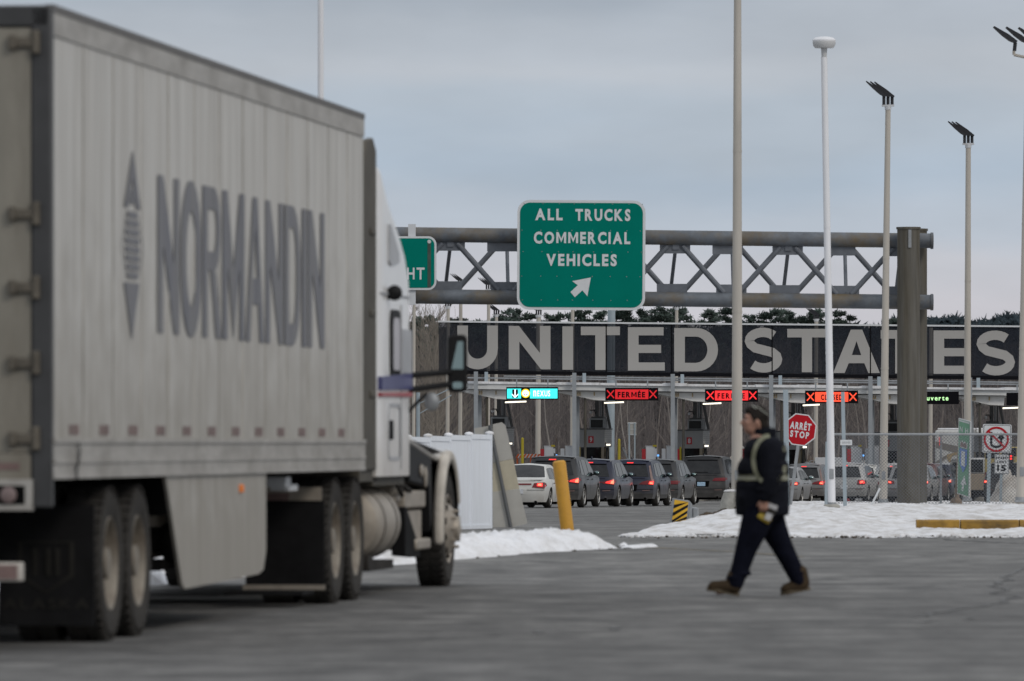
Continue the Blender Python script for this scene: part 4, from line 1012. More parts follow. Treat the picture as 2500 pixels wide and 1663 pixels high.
def hole_ring(mb, outer, inner, y, m):
    n = len(outer); mb.add([(a, y, b) for a, b in outer+inner], [(k, (k+1) % n, n+(k+1) % n, n+k) for k in range(n)], m)
def panel_sign(name, label, px0, px1, py0, py1, z, rad_px, bord_px, face, border, cat='sign', thick=.06, tilt=0):
    s = F/z; cx, cy = (px0+px1)/2, (py0+py1)/2; w_, h_ = (px1-px0)/s, (py1-py0)/s
    t = thing(name, label, cat, PT(cx, cy, z)); t.rotation_euler = (0, R(tilt), 0)
    mb = MB(); mb.prism_xz(rrect(w_, h_, rad_px/s, 8), -.0, thick); mb.build('panel', border, t)
    b = bord_px/s; mb = MB(); mb.sheet(rrect(w_-2*b, h_-2*b, max(.01, rad_px/s-b*.8), 8), -.008); mb.build('face', face, t, smooth=0)
    def Q(px, py): return ((px-cx)/s, (cy-py)/s)
    return t, Q, s
t, Q, s_ = panel_sign('road_sign', 'big green road sign reading ALL TRUCKS COMMERCIAL VEHICLES with a slanted arrow', 1262.5, 1575.5, 489, 757, 197.6, 30, 6.5, 'sign_green', 'sign_white', tilt=.35)
for txt, x0, x1, y0, y1 in (('ALL', 1306, 1373, 510, 538.5), ('TRUCKS', 1404, 1538.5, 510, 539.5), ('COMMERCIAL', 1303, 1538.5, 566, 596), ('VEHICLES', 1334, 1506, 620, 650)):
    a = Q(x0, y1); b = Q(x1, y0); MB().text(txt, a[0], b[0], a[1], b[1], -.016, gap=.17, pre='bold').build('lettering', 'sign_white', t, smooth=0, recalc=False)
mb = MB(); mb.sheet([Q(960+x/3.266, 480+y/3.266) for x, y in ((1577,645),(1550,795),(1510,748),(1450,803),(1415,762),(1473,707),(1428,675))], -.016); mb.build('arrow', 'sign_white', t, smooth=0)
mb = MB()
for px in (1395, 1445):
    a = Q(px, 760); b = Q(px, 550); mb.box(a[0]-.06, a[0]+.06, .06, .35, a[1]+.05, b[1])
for yy in (495, 560, 612, 672, 730):
    for xx in (1274, 1320, 1360, 1396, 1446, 1490, 1530, 1563):
        a = Q(xx+(yy % 7), yy+3); mb.cyl((a[0], -.014, a[1]), (a[0], -.004, a[1]), .013, .013, 6)
mb.build('fixing', 'galv', t)
t, Q, s_ = panel_sign('road_sign', 'green road sign mostly hidden by the truck cab, its last letters HT showing', 850, 1065.5, 577, 708, 197.6, 20, 5, 'sign_green', 'sign_white')
a = Q(997.5, 682.5); b = Q(1012, 653.5); c = Q(1017, 682.5); d = Q(1036.5, 653.5)
MB().text('H', a[0]-.04, b[0], a[1], b[1], -.016).build('lettering', 'sign_white', t, smooth=0, recalc=False); MB().text('T', c[0], d[0], c[1], d[1], -.016).build('lettering', 'sign_white', t, smooth=0, recalc=False)
mb = MB(); a = Q(1005.5, 744); b = Q(1005.5, 547); mb.box(a[0]-.10, a[0]+.10, .07, .35, a[1], b[1]); mb.build('mounting_post', 'cabinet_white', t)
mb = MB(); a = Q(1048, 702); b = Q(1048, 590); mb.box(a[0]-.045, a[0]+.045, -.013, -.009, a[1], b[1], 0); mb.lathe([(.001,-.02),(.05,-.02),(.05,-.009)], 'Y', (a[0], 0, b[1]), 12, 1); mb.build('fixing', ['needles', 'sign_white_old'], t)

# ------------------------------------------------------------------ canopy, banner, lanes
ZC = 340.0
def cy_(px): return 931+(px-1160)*.0121
def along_band(mb, px0, px1, dy0, dy1, za, zb, m=0, o=Vector((0,0,0))):
    """box following the slight fall of the canopy: top/bottom given as pixels below the snow line at the front"""
    s = F/ZC
    def pt(px, dy, z): return Vector((PX(px, ZC), z, PZ(cy_(px)+dy, ZC)))-o
    vs = [pt(px0, dy1, za), pt(px1, dy1, za), pt(px1, dy1, zb), pt(px0, dy1, zb), pt(px0, dy0, za), pt(px1, dy0, za), pt(px1, dy0, zb), pt(px0, dy0, zb)]
    mb.add(vs, [(0,3,2,1),(4,5,6,7),(0,1,5,4),(1,2,6,5),(2,3,7,6),(3,0,4,7)], m)
BX = {10: 1203, 9: 1443, 8: 1683, 7: 1923, 6: 2165, 5: 2408}
def build_canopy():
    o = Vector((PX(1138, ZC), ZC, GZ(ZC)))
    t = thing('canopy', 'long flat snow-topped canopy roof over the inspection booths', 'canopy', o)
    mb = MB(); along_band(mb, 1138, 2640, 6, 19, ZC, ZC+9, 0, o); mb.build('roof', 'canopy_metal', t)
    mb = MB(); px = 1141; r = random.Random(3)
    while px < 2640:
        q = px+r.uniform(30, 120); along_band(mb, px, q-.3, r.uniform(-1.6, 1.2), 6, ZC-.06-r.random()*.08, ZC+8.5, 0, o); px = q
    mb.build('snow_cover', 'snow', t)
    mb = MB(); along_band(mb, 1138, 2640, 19, 21.5, ZC+.6, ZC+9, 0, o); mb.build('soffit', 'canopy_soffit', t)
    for k, bx in BX.items():
        y0 = cy_(bx)
        def lp(px, dy): p = PT(px, y0+dy, ZC); return (p.x-o.x, p.z-o.z)
        mb = MB(); mb.prism_xz([lp(bx-92, 21), lp(bx+8, 42), lp(bx+44, 44), lp(bx+46, 21)], .35, 4.2)
        mb.build('haunch', 'canopy_soffit', t)
        mb = MB(); mb.box(lp(bx-48, 0)[0], lp(bx+20, 0)[0], 4.3, 4.6, lp(bx, 33)[1], lp(bx, 21)[1], 0)
        for q in (-32, -27, 8): a = lp(bx+q, 27); mb.box(a[0]-.03, a[0]+.03, .2, .26, a[1]-.09, a[1]+.09, 1)
        mb.build('bracket', ['canopy_soffit', 'rv_gold'], t)
        for dx, wpx, dz, dyt in ((-41, 10, -.35, -24), (-32, 9, 1.2, 20)):
            p = lp(bx+dx, dyt); hw = wpx*ZC/F/2; mb = MB(); mb.box(p[0]-hw, p[0]+hw, dz-hw, dz+hw, -.2, p[1]); mb.build('column', 'column_grey', t)
        p = lp(bx-16, -24); q = lp(bx-16, 0); mb = MB(); mb.box(p[0]-.08, p[0]+.08, 1, 1.2, q[1]-.1, p[1]); mb.build('banner_post', 'pole_bluegrey', t)
        p = lp(bx-14, 40); mb = MB(); mb.cyl((p[0], .5, .2), (p[0], .5, p[1]+.3), .06, .06, 8); mb.build('drain_pipe', 'rust_post', t)
    mb = MB()
    for a, b, dy in ((1140, 2640, -9), (1230, 2640, -14)):
        pa = Vector((PX(a, ZC), 341.4, PZ(cy_(a)+dy, ZC)))-o; pb = Vector((PX(b, ZC), 341.4, PZ(cy_(b)+dy, ZC)))-o; mb.cyl(pa, pb, .035, .035, 6)
    mb.build('guard_rail', 'galv', t)
build_canopy()

def build_banner():
    z = 341.6; o = Vector((PX(1070, z), z, GZ(z)))
    t = thing('banner', 'long dark mesh banner reading UNITED STATES in huge pale letters above the canopy', 'banner', o)
    def tp(px): return 783+12*(px-1070)/1415
    def bt(px): return 911+15*(px-1070)/1415
    def P(px, py, dy=0): p = PT(px, py, z)-o; return (p.x, dy, p.z)
    mb = MB(); r = random.Random(4); px = 1070; n = 0
    cols = [1070, 1480, 1640, 1885, 2125, 2370, 2640]
    for a, b in zip(cols, cols[1:]):
        mb.add([P(a+1.2, tp(a)+4), P(b-1.2, tp(b)+4), P(b-1.2, bt(b)), P(a+1.2, bt(a))], [(0,1,2,3)])
    mb.build('screen', 'banner_mesh', t, smooth=0, recalc=False)
    mb = MB()
    def bar(a, b, ya, yb, yc, yd, d0, d1, m): 
        v = [P(a, yb, d0), P(b, yd, d0), P(b, yd, d1), P(a, yb, d1), P(a, ya, d0), P(b, yc, d0), P(b, yc, d1), P(a, ya, d1)]; mb.add(v, [(0,3,2,1),(4,5,6,7),(0,1,5,4),(1,2,6,5),(2,3,7,6),(3,0,4,7)], m)
    bar(1069, 2640, tp(1069), tp(1069)+4, tp(2640), tp(2640)+4, -.08, .12, 0)
    bar(1100, 2640, bt(1100)-7, bt(1100)+1.5, bt(2640)-7, bt(2640)+1.5, -.10, -.03, 1)
    bar(1100, 2640, bt(1100)-11.5, bt(1100)-9.5, bt(2640)-11.5, bt(2640)-9.5, .06, .12, 2)
    for a in cols[1:-1]: bar(a-1.5, a+1.5, tp(a)+4, bt(a), tp(a)+4, bt(a), -.03, .1, 1)
    for k in range(26):
        a = 1090+k*58; bar(a-.35, a+.35, tp(a)+4, bt(a), tp(a)+4, bt(a), .02, .05, 1)
    mb.build('frame', ['sign_white', 'led_black', 'column_grey'], t)
    mb = MB()
    def ribbon(c, wd):
        vs = []
        for i, (x, y) in enumerate(c):
            a = c[max(0, i-1)]; b = c[min(len(c)-1, i+1)]; dx, dy = b[0]-a[0], b[1]-a[1]; l = math.hypot(dx, dy); nx, ny = -dy/l*wd/2, dx/l*wd/2
            vs += [P(x+nx, y+ny, -.03), P(x-nx, y-ny, -.03)]
        mb.add(vs, [(2*i, 2*i+1, 2*i+3, 2*i+2) for i in range(len(c)-1)])
    def poly(pts): mb.add([P(a, b, -.03) for a, b in pts], [tuple(range(len(pts)))])
    def T(x0, x1, y, h=106, w_=25, b=21): c = (x0+x1)/2; poly([(x0,y),(x1,y),(x1,y+b),(c+w_/2,y+b),(c+w_/2,y+h),(c-w_/2,y+h),(c-w_/2,y+b),(x0,y+b)])
    def E(x0, x1, y, h=106, w_=26, b=20):
        m = y+h*.5-b/2; poly([(x0,y),(x1-3,y),(x1-3,y+b),(x0+w_,y+b),(x0+w_,m),(x1-9,m),(x1-9,m+b),(x0+w_,m+b),(x0+w_,y+h-b),(x1,y+h-b),(x1,y+h),(x0,y+h)])
    def S(x0, x1, y, h=110, w_=23):
        cx = (x0+x1)/2; rx = (x1-x0-w_)/2; ry = (h-w_)/4; c = []
        for a in np.linspace(-38, -178, 10): c.append((cx-2+rx*.98*math.cos(R(a)), y+w_/2+ry+ry*math.sin(R(a))))
        c += [(cx-rx*.93, y+w_/2+ry*1.35), (cx-rx*.62, y+w_/2+ry*1.75), (cx, y+h/2), (cx+rx*.62, y+h-w_/2-ry*1.75), (cx+rx*.93, y+h-w_/2-ry*1.35)]
        for a in np.linspace(2, 142, 10): c.append((cx+rx*math.cos(R(a)), y+h-w_/2-ry+ry*math.sin(R(a))))
        ribbon(c, w_)
    u = [(1129.5, 795), (1129.5, 850)]+[(1166-36.5*math.cos(R(a)), 852+37*math.sin(R(a))) for a in range(8, 173, 12)]+[(1202.5, 850), (1202.5, 795)]; ribbon(u, 26)
    poly([(1242,796),(1267,796),(1318,862),(1318,796),(1344,796),(1344,902),(1321,902),(1268,834),(1268,902),(1242,902)])
    poly([(1373,797),(1399,797),(1399,903),(1373,903)]); T(1418, 1513.5, 797.5); E(1533, 1623, 799)
    x0, y0, h = 1646, 801, 106
    o_ = [(x0, y0), (x0+48, y0)]+[(x0+54+53*math.cos(R(a)), y0+53+53*math.sin(R(a))) for a in np.linspace(-90, 90, 15)]+[(x0+48, y0+h), (x0, y0+h)]
    i_ = [(x0+26, y0+21), (x0+48, y0+21)]+[(x0+52+29*math.cos(R(a)), y0+53+32*math.sin(R(a))) for a in np.linspace(-90, 90, 15)]+[(x0+48, y0+h-21), (x0+26, y0+h-21)]
    n = len(o_); mb.add([P(a, b, -.03) for a, b in o_+i_], [(k, (k+1) % n, n+(k+1) % n, n+k) for k in range(n)])
    mb.build('lettering', 'banner_letter', t, smooth=0, recalc=False); mb = MB()
    S(1819, 1910, 800); T(1922, 2018, 803)
    x0, x1, y0, h = 2034, 2148, 805, 106; c = (x0+x1)/2
    poly([(x0,y0+h),(c-14,y0),(c,y0),(c,y0+28),(x0+45.5,y0+62),(x0+38,y0+82),(x0+28,y0+h)]); poly([(x1,y0+h),(x1-28,y0+h),(x1-38,y0+82),(x1-45.5,y0+62),(c,y0+28),(c,y0),(c+14,y0)])
    poly([(x0+45.5,y0+62),(x1-45.5,y0+62),(x1-38,y0+82),(x0+38,y0+82)])
    T(2150, 2246, 806); E(2279, 2369, 807); S(2385, 2478, 807)
    mb.build('lettering', 'banner_letter', t, smooth=0, recalc=False)
build_banner()

# lane signs
def lane_sign(px0, px1, py0, py1, label):
    z = 338.3; s = F/z; cx, cy = (px0+px1)/2, (py0+py1)/2
    t = thing('lane_sign', label, 'sign', PT(cx, cy, z), 0, 'electronic lane signs along the canopy')
    mb = MB(); mb.box((px0-cx)/s, (px1-cx)/s, 0, .3, (cy-py1)/s, (cy-py0)/s); mb.build('housing', 'led_black', t)
    mb = MB()
    for f in (.2, .8): x = (px0-cx)/s+(px1-px0)/s*f; mb.box(x-.03, x+.03, .1, .2, (cy-py0)/s, (cy-py0)/s+.35)
    mb.build('hanger', 'column_grey', t)
    return t, (lambda px, py: ((px-cx)/s, (cy-py)/s))
def rect(mb, Q, x0, x1, y0, y1, y, m=0): a = Q(x0, y1); b = Q(x1, y0); mb.sheet([(a[0],a[1]),(b[0],a[1]),(b[0],b[1]),(a[0],b[1])], y, m)
def cross(mb, Q, x0, x1, y0, y1, m, w_=.055):
    for a, b in ((Q(x0,y0), Q(x1,y1)), (Q(x0,y1), Q(x1,y0))):
        d = Vector((b[0]-a[0], b[1]-a[1])).normalized()*w_; n_ = Vector((-d.y, d.x))*.5; yy = -.012 if a[1] > b[1] else -.016
        mb.sheet([(a[0]+n_.x,a[1]+n_.y),(b[0]+n_.x,b[1]+n_.y),(b[0]-n_.x,b[1]-n_.y),(a[0]-n_.x,a[1]-n_.y)], yy, m)
t, Q = lane_sign(1236, 1363, 945, 975.5, 'cyan lit lane sign reading NEXUS with arrow and round emblem')
mb = MB(); rect(mb, Q, 1238, 1272, 949, 973, -.01); rect(mb, Q, 1294, 1361, 949, 973, -.01); mb.build('display', 'led_cyan', t, smooth=0)
mb = MB(); rect(mb, Q, 1250.5, 1264.5, 951, 971, -.02); mb.build('arrow_box', 'led_black', t, smooth=0)
mb = MB(); rect(mb, Q, 1256, 1259, 951, 966, -.03)
mb.sheet([Q(1249.5,961),(Q(1257.5,968)),Q(1265.5,961),Q(1265.5,964),Q(1257.5,972),Q(1249.5,964)], -.034); a = Q(1302, 968); b = Q(1343, 953.5); MB().text('n', a[0], a[0]+.135, a[1], b[1], -.03).build('lettering', 'led_white', t, smooth=0, recalc=False); MB().text('EXUS', a[0]+.185, b[0], a[1], b[1], -.03, gap=.13).build('lettering', 'led_white', t, smooth=0, recalc=False); mb.build('arrow', 'led_white', t, smooth=0, recalc=False)
c = Q(1283.2, 960.5); mb = MB(); mb.sheet([(c[0]+.205*math.cos(k*.2618), c[1]+.205*math.sin(k*.2618)) for k in range(24)], -.02, 0); mb.sheet([(c[0]+.15*math.cos(k*.2618), c[1]+.15*math.sin(k*.2618)) for k in range(24)], -.026, 1)
mb.box(c[0]-.09, c[0]-.03, -.034, -.030, c[1]-.075, c[1]-.03, 2); mb.box(c[0]+.02, c[0]+.09, -.034, -.030, c[1]-.07, c[1]-.03, 3); mb.build('emblem', ['led_yellow', 'led_white', 'led_red_bright', 'sign_blue'], t, smooth=0, recalc=False)
for x0, y0, m, lab, txt in ((1478, 947, 'led_red', 'dim red lane sign reading FERMÉE hanging near booth 9', 'FERMÉE'), (1721.5, 950, 'led_red_bright', 'bright red FERMÉE lane sign partly behind the tall foreground pole', 'FERMÉE'), (1966, 953.5, 'led_orange', 'orange-red lane sign reading CLOSED behind the white lamp post', 'CLOSED')):
    t, Q = lane_sign(x0, x0+129, y0, y0+31, lab)
    mb = MB(); rect(mb, Q, x0+24, x0+105, y0+4, y0+27.5, -.01); cross(mb, Q, x0+4, x0+21, y0+6, y0+25, 0); cross(mb, Q, x0+108, x0+125, y0+6, y0+25, 0); mb.build('display', m, t, smooth=0, recalc=False)
    mb = MB(); a = Q(x0+(30 if txt == 'FERMÉE' else 38), y0+23.5); b = Q(x0+(97 if txt == 'FERMÉE' else 91), y0+(6.5 if txt == 'FERMÉE' else 9.5)); mb.text(txt, a[0], b[0], a[1], b[1], -.018, gap=.17, pre='bold'); mb.build('lettering', 'led_black', t, smooth=0, recalc=False)
t, Q = lane_sign(2212, 2341, 956, 987, 'black lane sign reading Ouverte in pale green letters')
mb = MB(); a = Q(2248, 978); b = Q(2315.5, 966); mb.text('Ouverte', a[0], b[0], a[1], b[1], -.012, gap=.16); mb.build('lettering', 'led_green', t, smooth=0, recalc=False)
lane_sign(2458, 2587, 959, 990, 'dark unlit lane sign cut off by the right edge')
for px0, px1, py, lab in ((1233, 1285, 981.5, 'under the cyan lane sign'), (1475, 1523, 983, 'under the dim red lane sign of booth 9'), (1716, 1761, 985.5, 'under the bright red lane sign left of the tall pole'), (1960, 2001, 989, 'under the orange CLOSED sign'), (2448, 2500, 996, 'under the unlit lane sign at the right edge')):
    z = 341; a = PT(px0, py+.9, z); b = PT(px1, py-1.1, z); o = (a+b)/2; mb = MB(); mb.cyl(a-o, b-o, .034, .034, 8)
    t = thing('strip_light', 'glowing white tube light hanging '+lab, 'light', o, 0, 'tube lights under the canopy'); mb.build('tube', 'tube_light', t)
    mb = MB(); u = (b-a).normalized(); mb.add([tuple(a-o+Vector((0,-.05,.04))), tuple(b-o+Vector((0,-.05,.04))), tuple(b-o+Vector((0,.05,.04))), tuple(a-o+Vector((0,.05,.04))), tuple(a-o+Vector((0,-.05,.08))), tuple(b-o+Vector((0,-.05,.08))), tuple(b-o+Vector((0,.05,.08))), tuple(a-o+Vector((0,.05,.08)))], [(0,3,2,1),(4,5,6,7),(0,1,5,4),(1,2,6,5),(2,3,7,6),(3,0,4,7)]); mb.build('housing', 'strut_grey', t)

# ------------------------------------------------------------------ booths
def booth(num, bx):
    z = 344.5; yb = cy_(bx)-cy_(1443); g = GZ(ZC); s = F/z
    o = Vector((PX(bx, z), z, g))
    t = thing('booth', f'grey inspection booth numbered {num} on a red plate, dark unit on its roof', 'booth', o, -R(10), 'numbered inspection booths in a row')
    def zz(py): return PZ(py+yb, z)-g
    xl, xr, dp = -.57, .62, 2.1
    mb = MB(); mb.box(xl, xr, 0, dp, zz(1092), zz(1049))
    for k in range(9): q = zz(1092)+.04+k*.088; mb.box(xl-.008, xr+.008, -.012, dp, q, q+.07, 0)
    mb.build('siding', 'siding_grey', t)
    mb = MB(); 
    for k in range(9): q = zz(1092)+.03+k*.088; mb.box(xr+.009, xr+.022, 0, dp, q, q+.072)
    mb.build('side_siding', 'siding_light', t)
    mb = MB(); mb.box(xl-.05, xr+.06, -.05, dp+.05, zz(1049), zz(1046)); mb.build('roof', 'strut_grey', t)
    mb = MB(); mb.box(xl+.06, xr-.12, .08, dp-.1, .25, zz(1092)); mb.build('window', 'glass_car', t)
    mb = MB(); mb.box(xl, xl+.07, .02, .14, .2, zz(1092)); mb.box(xr-.14, xr-.02, .02, .14, .2, zz(1092)); mb.box(xr-.06, xr+.02, .5, .62, .2, zz(1092)); mb.box(xr-.06, xr+.02, 1.3, 1.4, .2, zz(1092)); mb.build('window_frame', 'booth_frame', t)
    mb = MB(); mb.box(xl-.02, xr+.02, .0, dp, 0, .95); mb.build('base', 'siding_grey', t)
    mb = MB(); mb.box(-.125, .125, -.032, -.014, zz(1082), zz(1065)); n_ = mb.build('number_plate', 'cabinet_red', t)
    mb = MB(); mb.text(str(num), -.062 if num < 10 else -.09, .062 if num < 10 else .09, zz(1079.5), zz(1068), -.036); mb.build('lettering', 'sign_white', n_, smooth=0, recalc=False)
    mb = MB(); mb.box(-.10, .70, .1, 1.2, zz(1046), zz(1021.5)); mb.box(.56, .60, .05, .1, zz(1034), zz(1030)); u = mb.build('cooling_unit', 'unit_grey', t, bevel=.02)
    mb = MB(); mb.box(-.03, .54, .085, .10, zz(1044), zz(1025)); mb.build('grille', 'grille_dark', u)
    mb = MB(); mb.box(.10, .26, .5, .7, zz(1022), zz(972)); mb.box(.42, .50, .5, .7, zz(1022), zz(972)); mb.box(.30, .38, .6, .75, zz(1022), zz(972), 1)
    a, b = Vector((.58, .45, zz(978))), Vector((.86, .3, zz(1046))); mb.cyl(a, b, .07, .07, 6); mb.box(-.05, .55, .3, .9, zz(1022), zz(1017)); mb.build('strut', ['strut_grey', 'column_grey'], t)
    mb = MB(); mb.ell((-.04, .2, zz(1007)), .075, 10, 0); mb.box(-.06, .14, .18, .24, zz(1003), zz(1000.5), 1); mb.cyl((.12, .22, zz(1002)), (.14, .5, zz(1010)), .025, .025, 6, 1); mb.build('camera', ['cabinet_white', 'lamp_black'], t)
    mb = MB(); mb.box(xr+.02, xr+.22, .25, .45, zz(1088), zz(1084)); mb.build('lamp', 'tube_light', t)
    mb = MB(); mb.box(xr-.02, xr+.06, .2, .3, zz(1092), zz(1080)); mb.box(xr+.03, xr+.10, .25, .32, .4, zz(1092)); mb.cyl((xr+.12, .3, zz(1090)), (xr+.30, .3, .4), .03, .03, 6); mb.build('conduit', 'booth_dark', t)
    mb = MB(); mb.box(xl-.35, xr+.35, -2.2, dp+2, -.05, .18); mb.build('island', 'concrete', t, bevel=.03)
for k, bx in BX.items(): booth(k, bx)

# barrier cabinets, slim bollards and other lane furniture
CG = 'white and red barrier cabinets at the lane mouths'
def cabinet(px, flip, label, py=1090):
    z = 341.5; s = F/z; g = GZ(z); o = Vector((PX(px, z), z, g)); h = PZ(py, z)-g
    t = thing('barrier_cabinet', label, 'barrier cabinet', o, 0, CG); f = -1 if flip else 1
    def bx(a, b): return (min(a*f, b*f), max(a*f, b*f))
    mb = MB(); mb.box(*bx(-.12, .30), 0, .5, .0, h); mb.box(*bx(-.14, .32), -.02, .52, h, h+.03); mb.build('housing', 'cabinet_white', t, bevel=.012)
    mb = MB(); mb.box(*bx(-.30, -.125), -.02, .25, 0, h-.12); mb.build('red_panel', 'cabinet_red', t)
    if flip: MB().box(.305, .39, -.02, .2, 0, h-.02).build('yellow_post', 'bollard_green', t); MB().box(-.52, -.34, -.01, .3, 0, h-.1).build('side_box', 'cabinet_white', t)
    else:
        MB().box(.20, .38, -.03, .2, h-.02, h+.07).build('yellow_cap', 'bollard_green', t)
        MB().box(.305, .39, .02, .3, 0, h-.1).build('side_box', 'cabinet_white', t)
        mb = MB(); mb.ell((.45, 0, h-.42), .05, 8, 0); mb.cyl((.45, 0, 0), (.45, 0, h-.48), .03, .03, 6, 1); mb.build('beacon', ['blue_lamp', 'cabinet_white'], t)
for px, lab in ((1335, 'white cabinet with red panel on its left, beside the far orange barrier'), (1583, 'white cabinet with red panel on its left, between the two booths numbered 9 and 8'), (1826, 'white cabinet with red left panel near booth 7, behind the walking man'), (2084, 'white cabinet with red left panel seen past the square fence post')): cabinet(px, False, lab)
for px, lab in ((1396, 'white cabinet with red and yellow right edge, next to booth 9'), (1643, 'white cabinet with red and yellow right edge, next to booth 8'), (1886, 'white cabinet with red and yellow right edge next to booth 7'), (2140, 'white cabinet beside the lamp post left of booth 6')): cabinet(px, True, lab)
for px, y0, lab in ((1275.5, 1070, 'slim yellow-green bollard left of the white cabinets, above the white sedan'), (1511.5, 1073, 'slim yellow-green bollard standing between booths 9 and 8')):
    z = 338; g = GZ(z); mb = MB(); h = PZ(y0, z)-g; mb.cyl((0,0,0), (0,0,h-.03), .065, .065, 12); mb.ell((0,0,h-.03), .065, 10); tag(mb.build('bollard', 'bollard_green', loc=(PX(px, z), z, g)), lab, 'bollard', 'slim lane bollards')
z = 352; mb = MB(); a = PX(1258, z); b = PX(1334, z); ln = b-a; n = 9
t = thing('traffic_barrier', 'low orange and white striped barrier beyond the slim bollard', 'barrier', (a, z, GZ(z))); h0 = PZ(1118, z)-GZ(z); h1 = PZ(1108.5, z)-GZ(z)
for k in range(n):
    q = ln/n*k; mb.add([(q, 0, h0), (q+ln/n*.6, 0, h0), (q+ln/n*.6+.12, 0, h1), (q+.12, 0, h1)], [(0,1,2,3)], 0); mb.add([(q+ln/n*.6, 0, h0), (q+ln/n, 0, h0), (q+ln/n+.12, 0, h1), (q+ln/n*.6+.12, 0, h1)], [(0,1,2,3)], 1)
mb.build('striped_board', ['barrier_orange', 'sign_white'], t, smooth=0)
mb = MB()
for q in (.1, ln*.5, ln-.1): mb.box(q-.04, q+.04, .02, .1, 0, h0+.1)
mb.build('leg', 'barrier_orange', t)
z = 345; a = PT(1533, 1124, z); b = PT(1521, 1093, z); mb = MB(); g = GZ(z); mb.cyl((0,0,0), Vector((0,0,a.z-g)), .06, .06, 8); mb.cyl((0,0,a.z-g), b-Vector((a.x, z, g)), .05, .04, 8); tag(mb.build('boom_gate', 'sign_white', loc=(a.x, z, g)), 'raised thin white barrier arm leaning left, beside the slim bollard', 'boom gate')
z = 362; g = -1.36; t = thing('blank_sign', 'back of a blank grey rectangular sign on two posts before the woods', 'sign', (PX(1543, z), z, g))
h0, h1 = PZ(1063, z)-g, PZ(1031, z)-g; mb = MB(); mb.box(-.21, .21, .0, .03, h0, h1); mb.build('panel', 'sign_back', t)
mb = MB(); mb.box(-.21, .21, -.03, -.0, h1-.08, h1-.02); mb.box(-.21, .21, -.03, 0, h0+.28, h0+.31); mb.box(-.21, .21, -.03, 0, h0+.02, h0+.06); mb.build('crossbar', 'siding_light', t)
for sx in (-.135, .135): MB().box(sx-.035, sx+.035, -.06, -.03, 0, h1-.03).build('post', 'pole_bluegrey', t)
def jersey(px0, px1, z, py, label):
    g = GZ(z); a, b = PX(px0, z), PX(px1, z); h = PZ(py, z)-g; mb = MB(); mb.prism_yz([(-.3, 0), (-.3, .08), (-.17, .3), (-.09, h), (.09, h), (.17, .3), (.3, .08), (.3, 0)], 0, b-a)
    tag(mb.build('concrete_barrier', 'cabinet_white', loc=(a, z, g), bevel=.01), label, 'barrier', 'low white barriers')
jersey(1990, 2062, 356, 1117, 'low white barrier behind the grey car, right of the stop sign')
jersey(2256, 2330, 356, 1131, 'low white barrier above the maroon and silver cars by the gantry post')

# ------------------------------------------------------------------ lamp posts
def lamp_pole(label, pxt, pyt, pxb, pyb, z, wt, wb, m='pole_tan', heads=3, hs=1.0, group='lamp posts', headdir=-1, zoff=0):
    s = F/z; a = PT(pxb, pyb, z); b = PT(pxt, pyt, z)
    t = thing('lamp_post', label, 'lamp post', a, 0, group); d = b-a
    mb = MB(); e = d*(-.4/d.length); mb.cyl(e, d, wb/s/2, wt/s/2, 14); mb.build('pole', m, t)
    if z < 300:
        q = d*(.7/d.length); r_ = wb/s/2; MB().box(q.x-.05, q.x+.05, -r_-.012, -r_*.8, q.z-.10, q.z+.12).build('access_cover', 'galv', t, bevel=.008)
        mb = MB(); mb.cyl((0,0,-.02), (0,0,.035), r_*1.7, r_*1.7, 4); mb.cyl((0,0,.03), (0,0,.10), r_*1.18, r_*1.1, 14); mb.build('base_plate', 'galv', t)
        for f in (.34, .62):
            q = d*f; rr0 = (wb+(wt-wb)*f)/s/2; mb = MB(); mb.cyl(q, q+d*(.05/d.length), rr0*1.05, rr0*1.05, 14); mb.build('band', m, t)
    if heads:
        mb = MB(); mb.cyl(d, d+Vector((0,0,.10)), wt/s*.62, wt/s*.62, 10); mb.box(d.x-.16*hs, d.x+.16*hs, -.06, .06, d.z+.08, d.z+.13); mb.build('bracket', 'cabinet_white', t)
        for k in range(heads):
            x = d.x+(k-1)*.115*hs; y = (k-1)*.18; h = MB(); zc = d.z+.12
            h.cyl((x, y, zc), (x, y, zc+.22*hs), .042*hs, .042*hs, 8)
            M = Matrix.Translation((x, y, zc+.25*hs)) @ Matrix.Rotation(R(37)*(1 if headdir < 0 else -1), 4, 'Y') @ Matrix.Scale(hs, 4)
            f = headdir; h.prism_xz([(.06*-f, -.03), (f*.1, -.05), (f*.32, -.035), (f*.58, .0), (f*.58, .016), (f*.2, .035), (.06*-f, .025)], -.13, .13, 0, M)
            h.build('lamp_head', 'lamp_black', t)
    return t
lamp_pole('tan lamp post with three black lamp heads, right of the tall white post', 2168, 268, 2156, 1228, 190, 13, 21)
lamp_pole('tan lamp post with three black heads, standing behind the leaning green sign', 2364, 361, 2361, 1222, 205, 12.5, 19)
t = lamp_pole('tan lamp post cut by the right edge, its black heads on a side arm', 2512, 136, 2493, 1224, 176, 17, 25, heads=0)
d = PT(2512, 136, 176)-PT(2493, 1224, 176); mb = MB(); mb.tube([d+Vector((0,0,-.06)), d+Vector((-.36,0,.02)), d+Vector((-.36,0,.12))], .035, 8); mb.tube([d+Vector((0,0,-.06)), d+Vector((.3,0,.02))], .035, 8); mb.build('bracket', 'pole_tan', t)
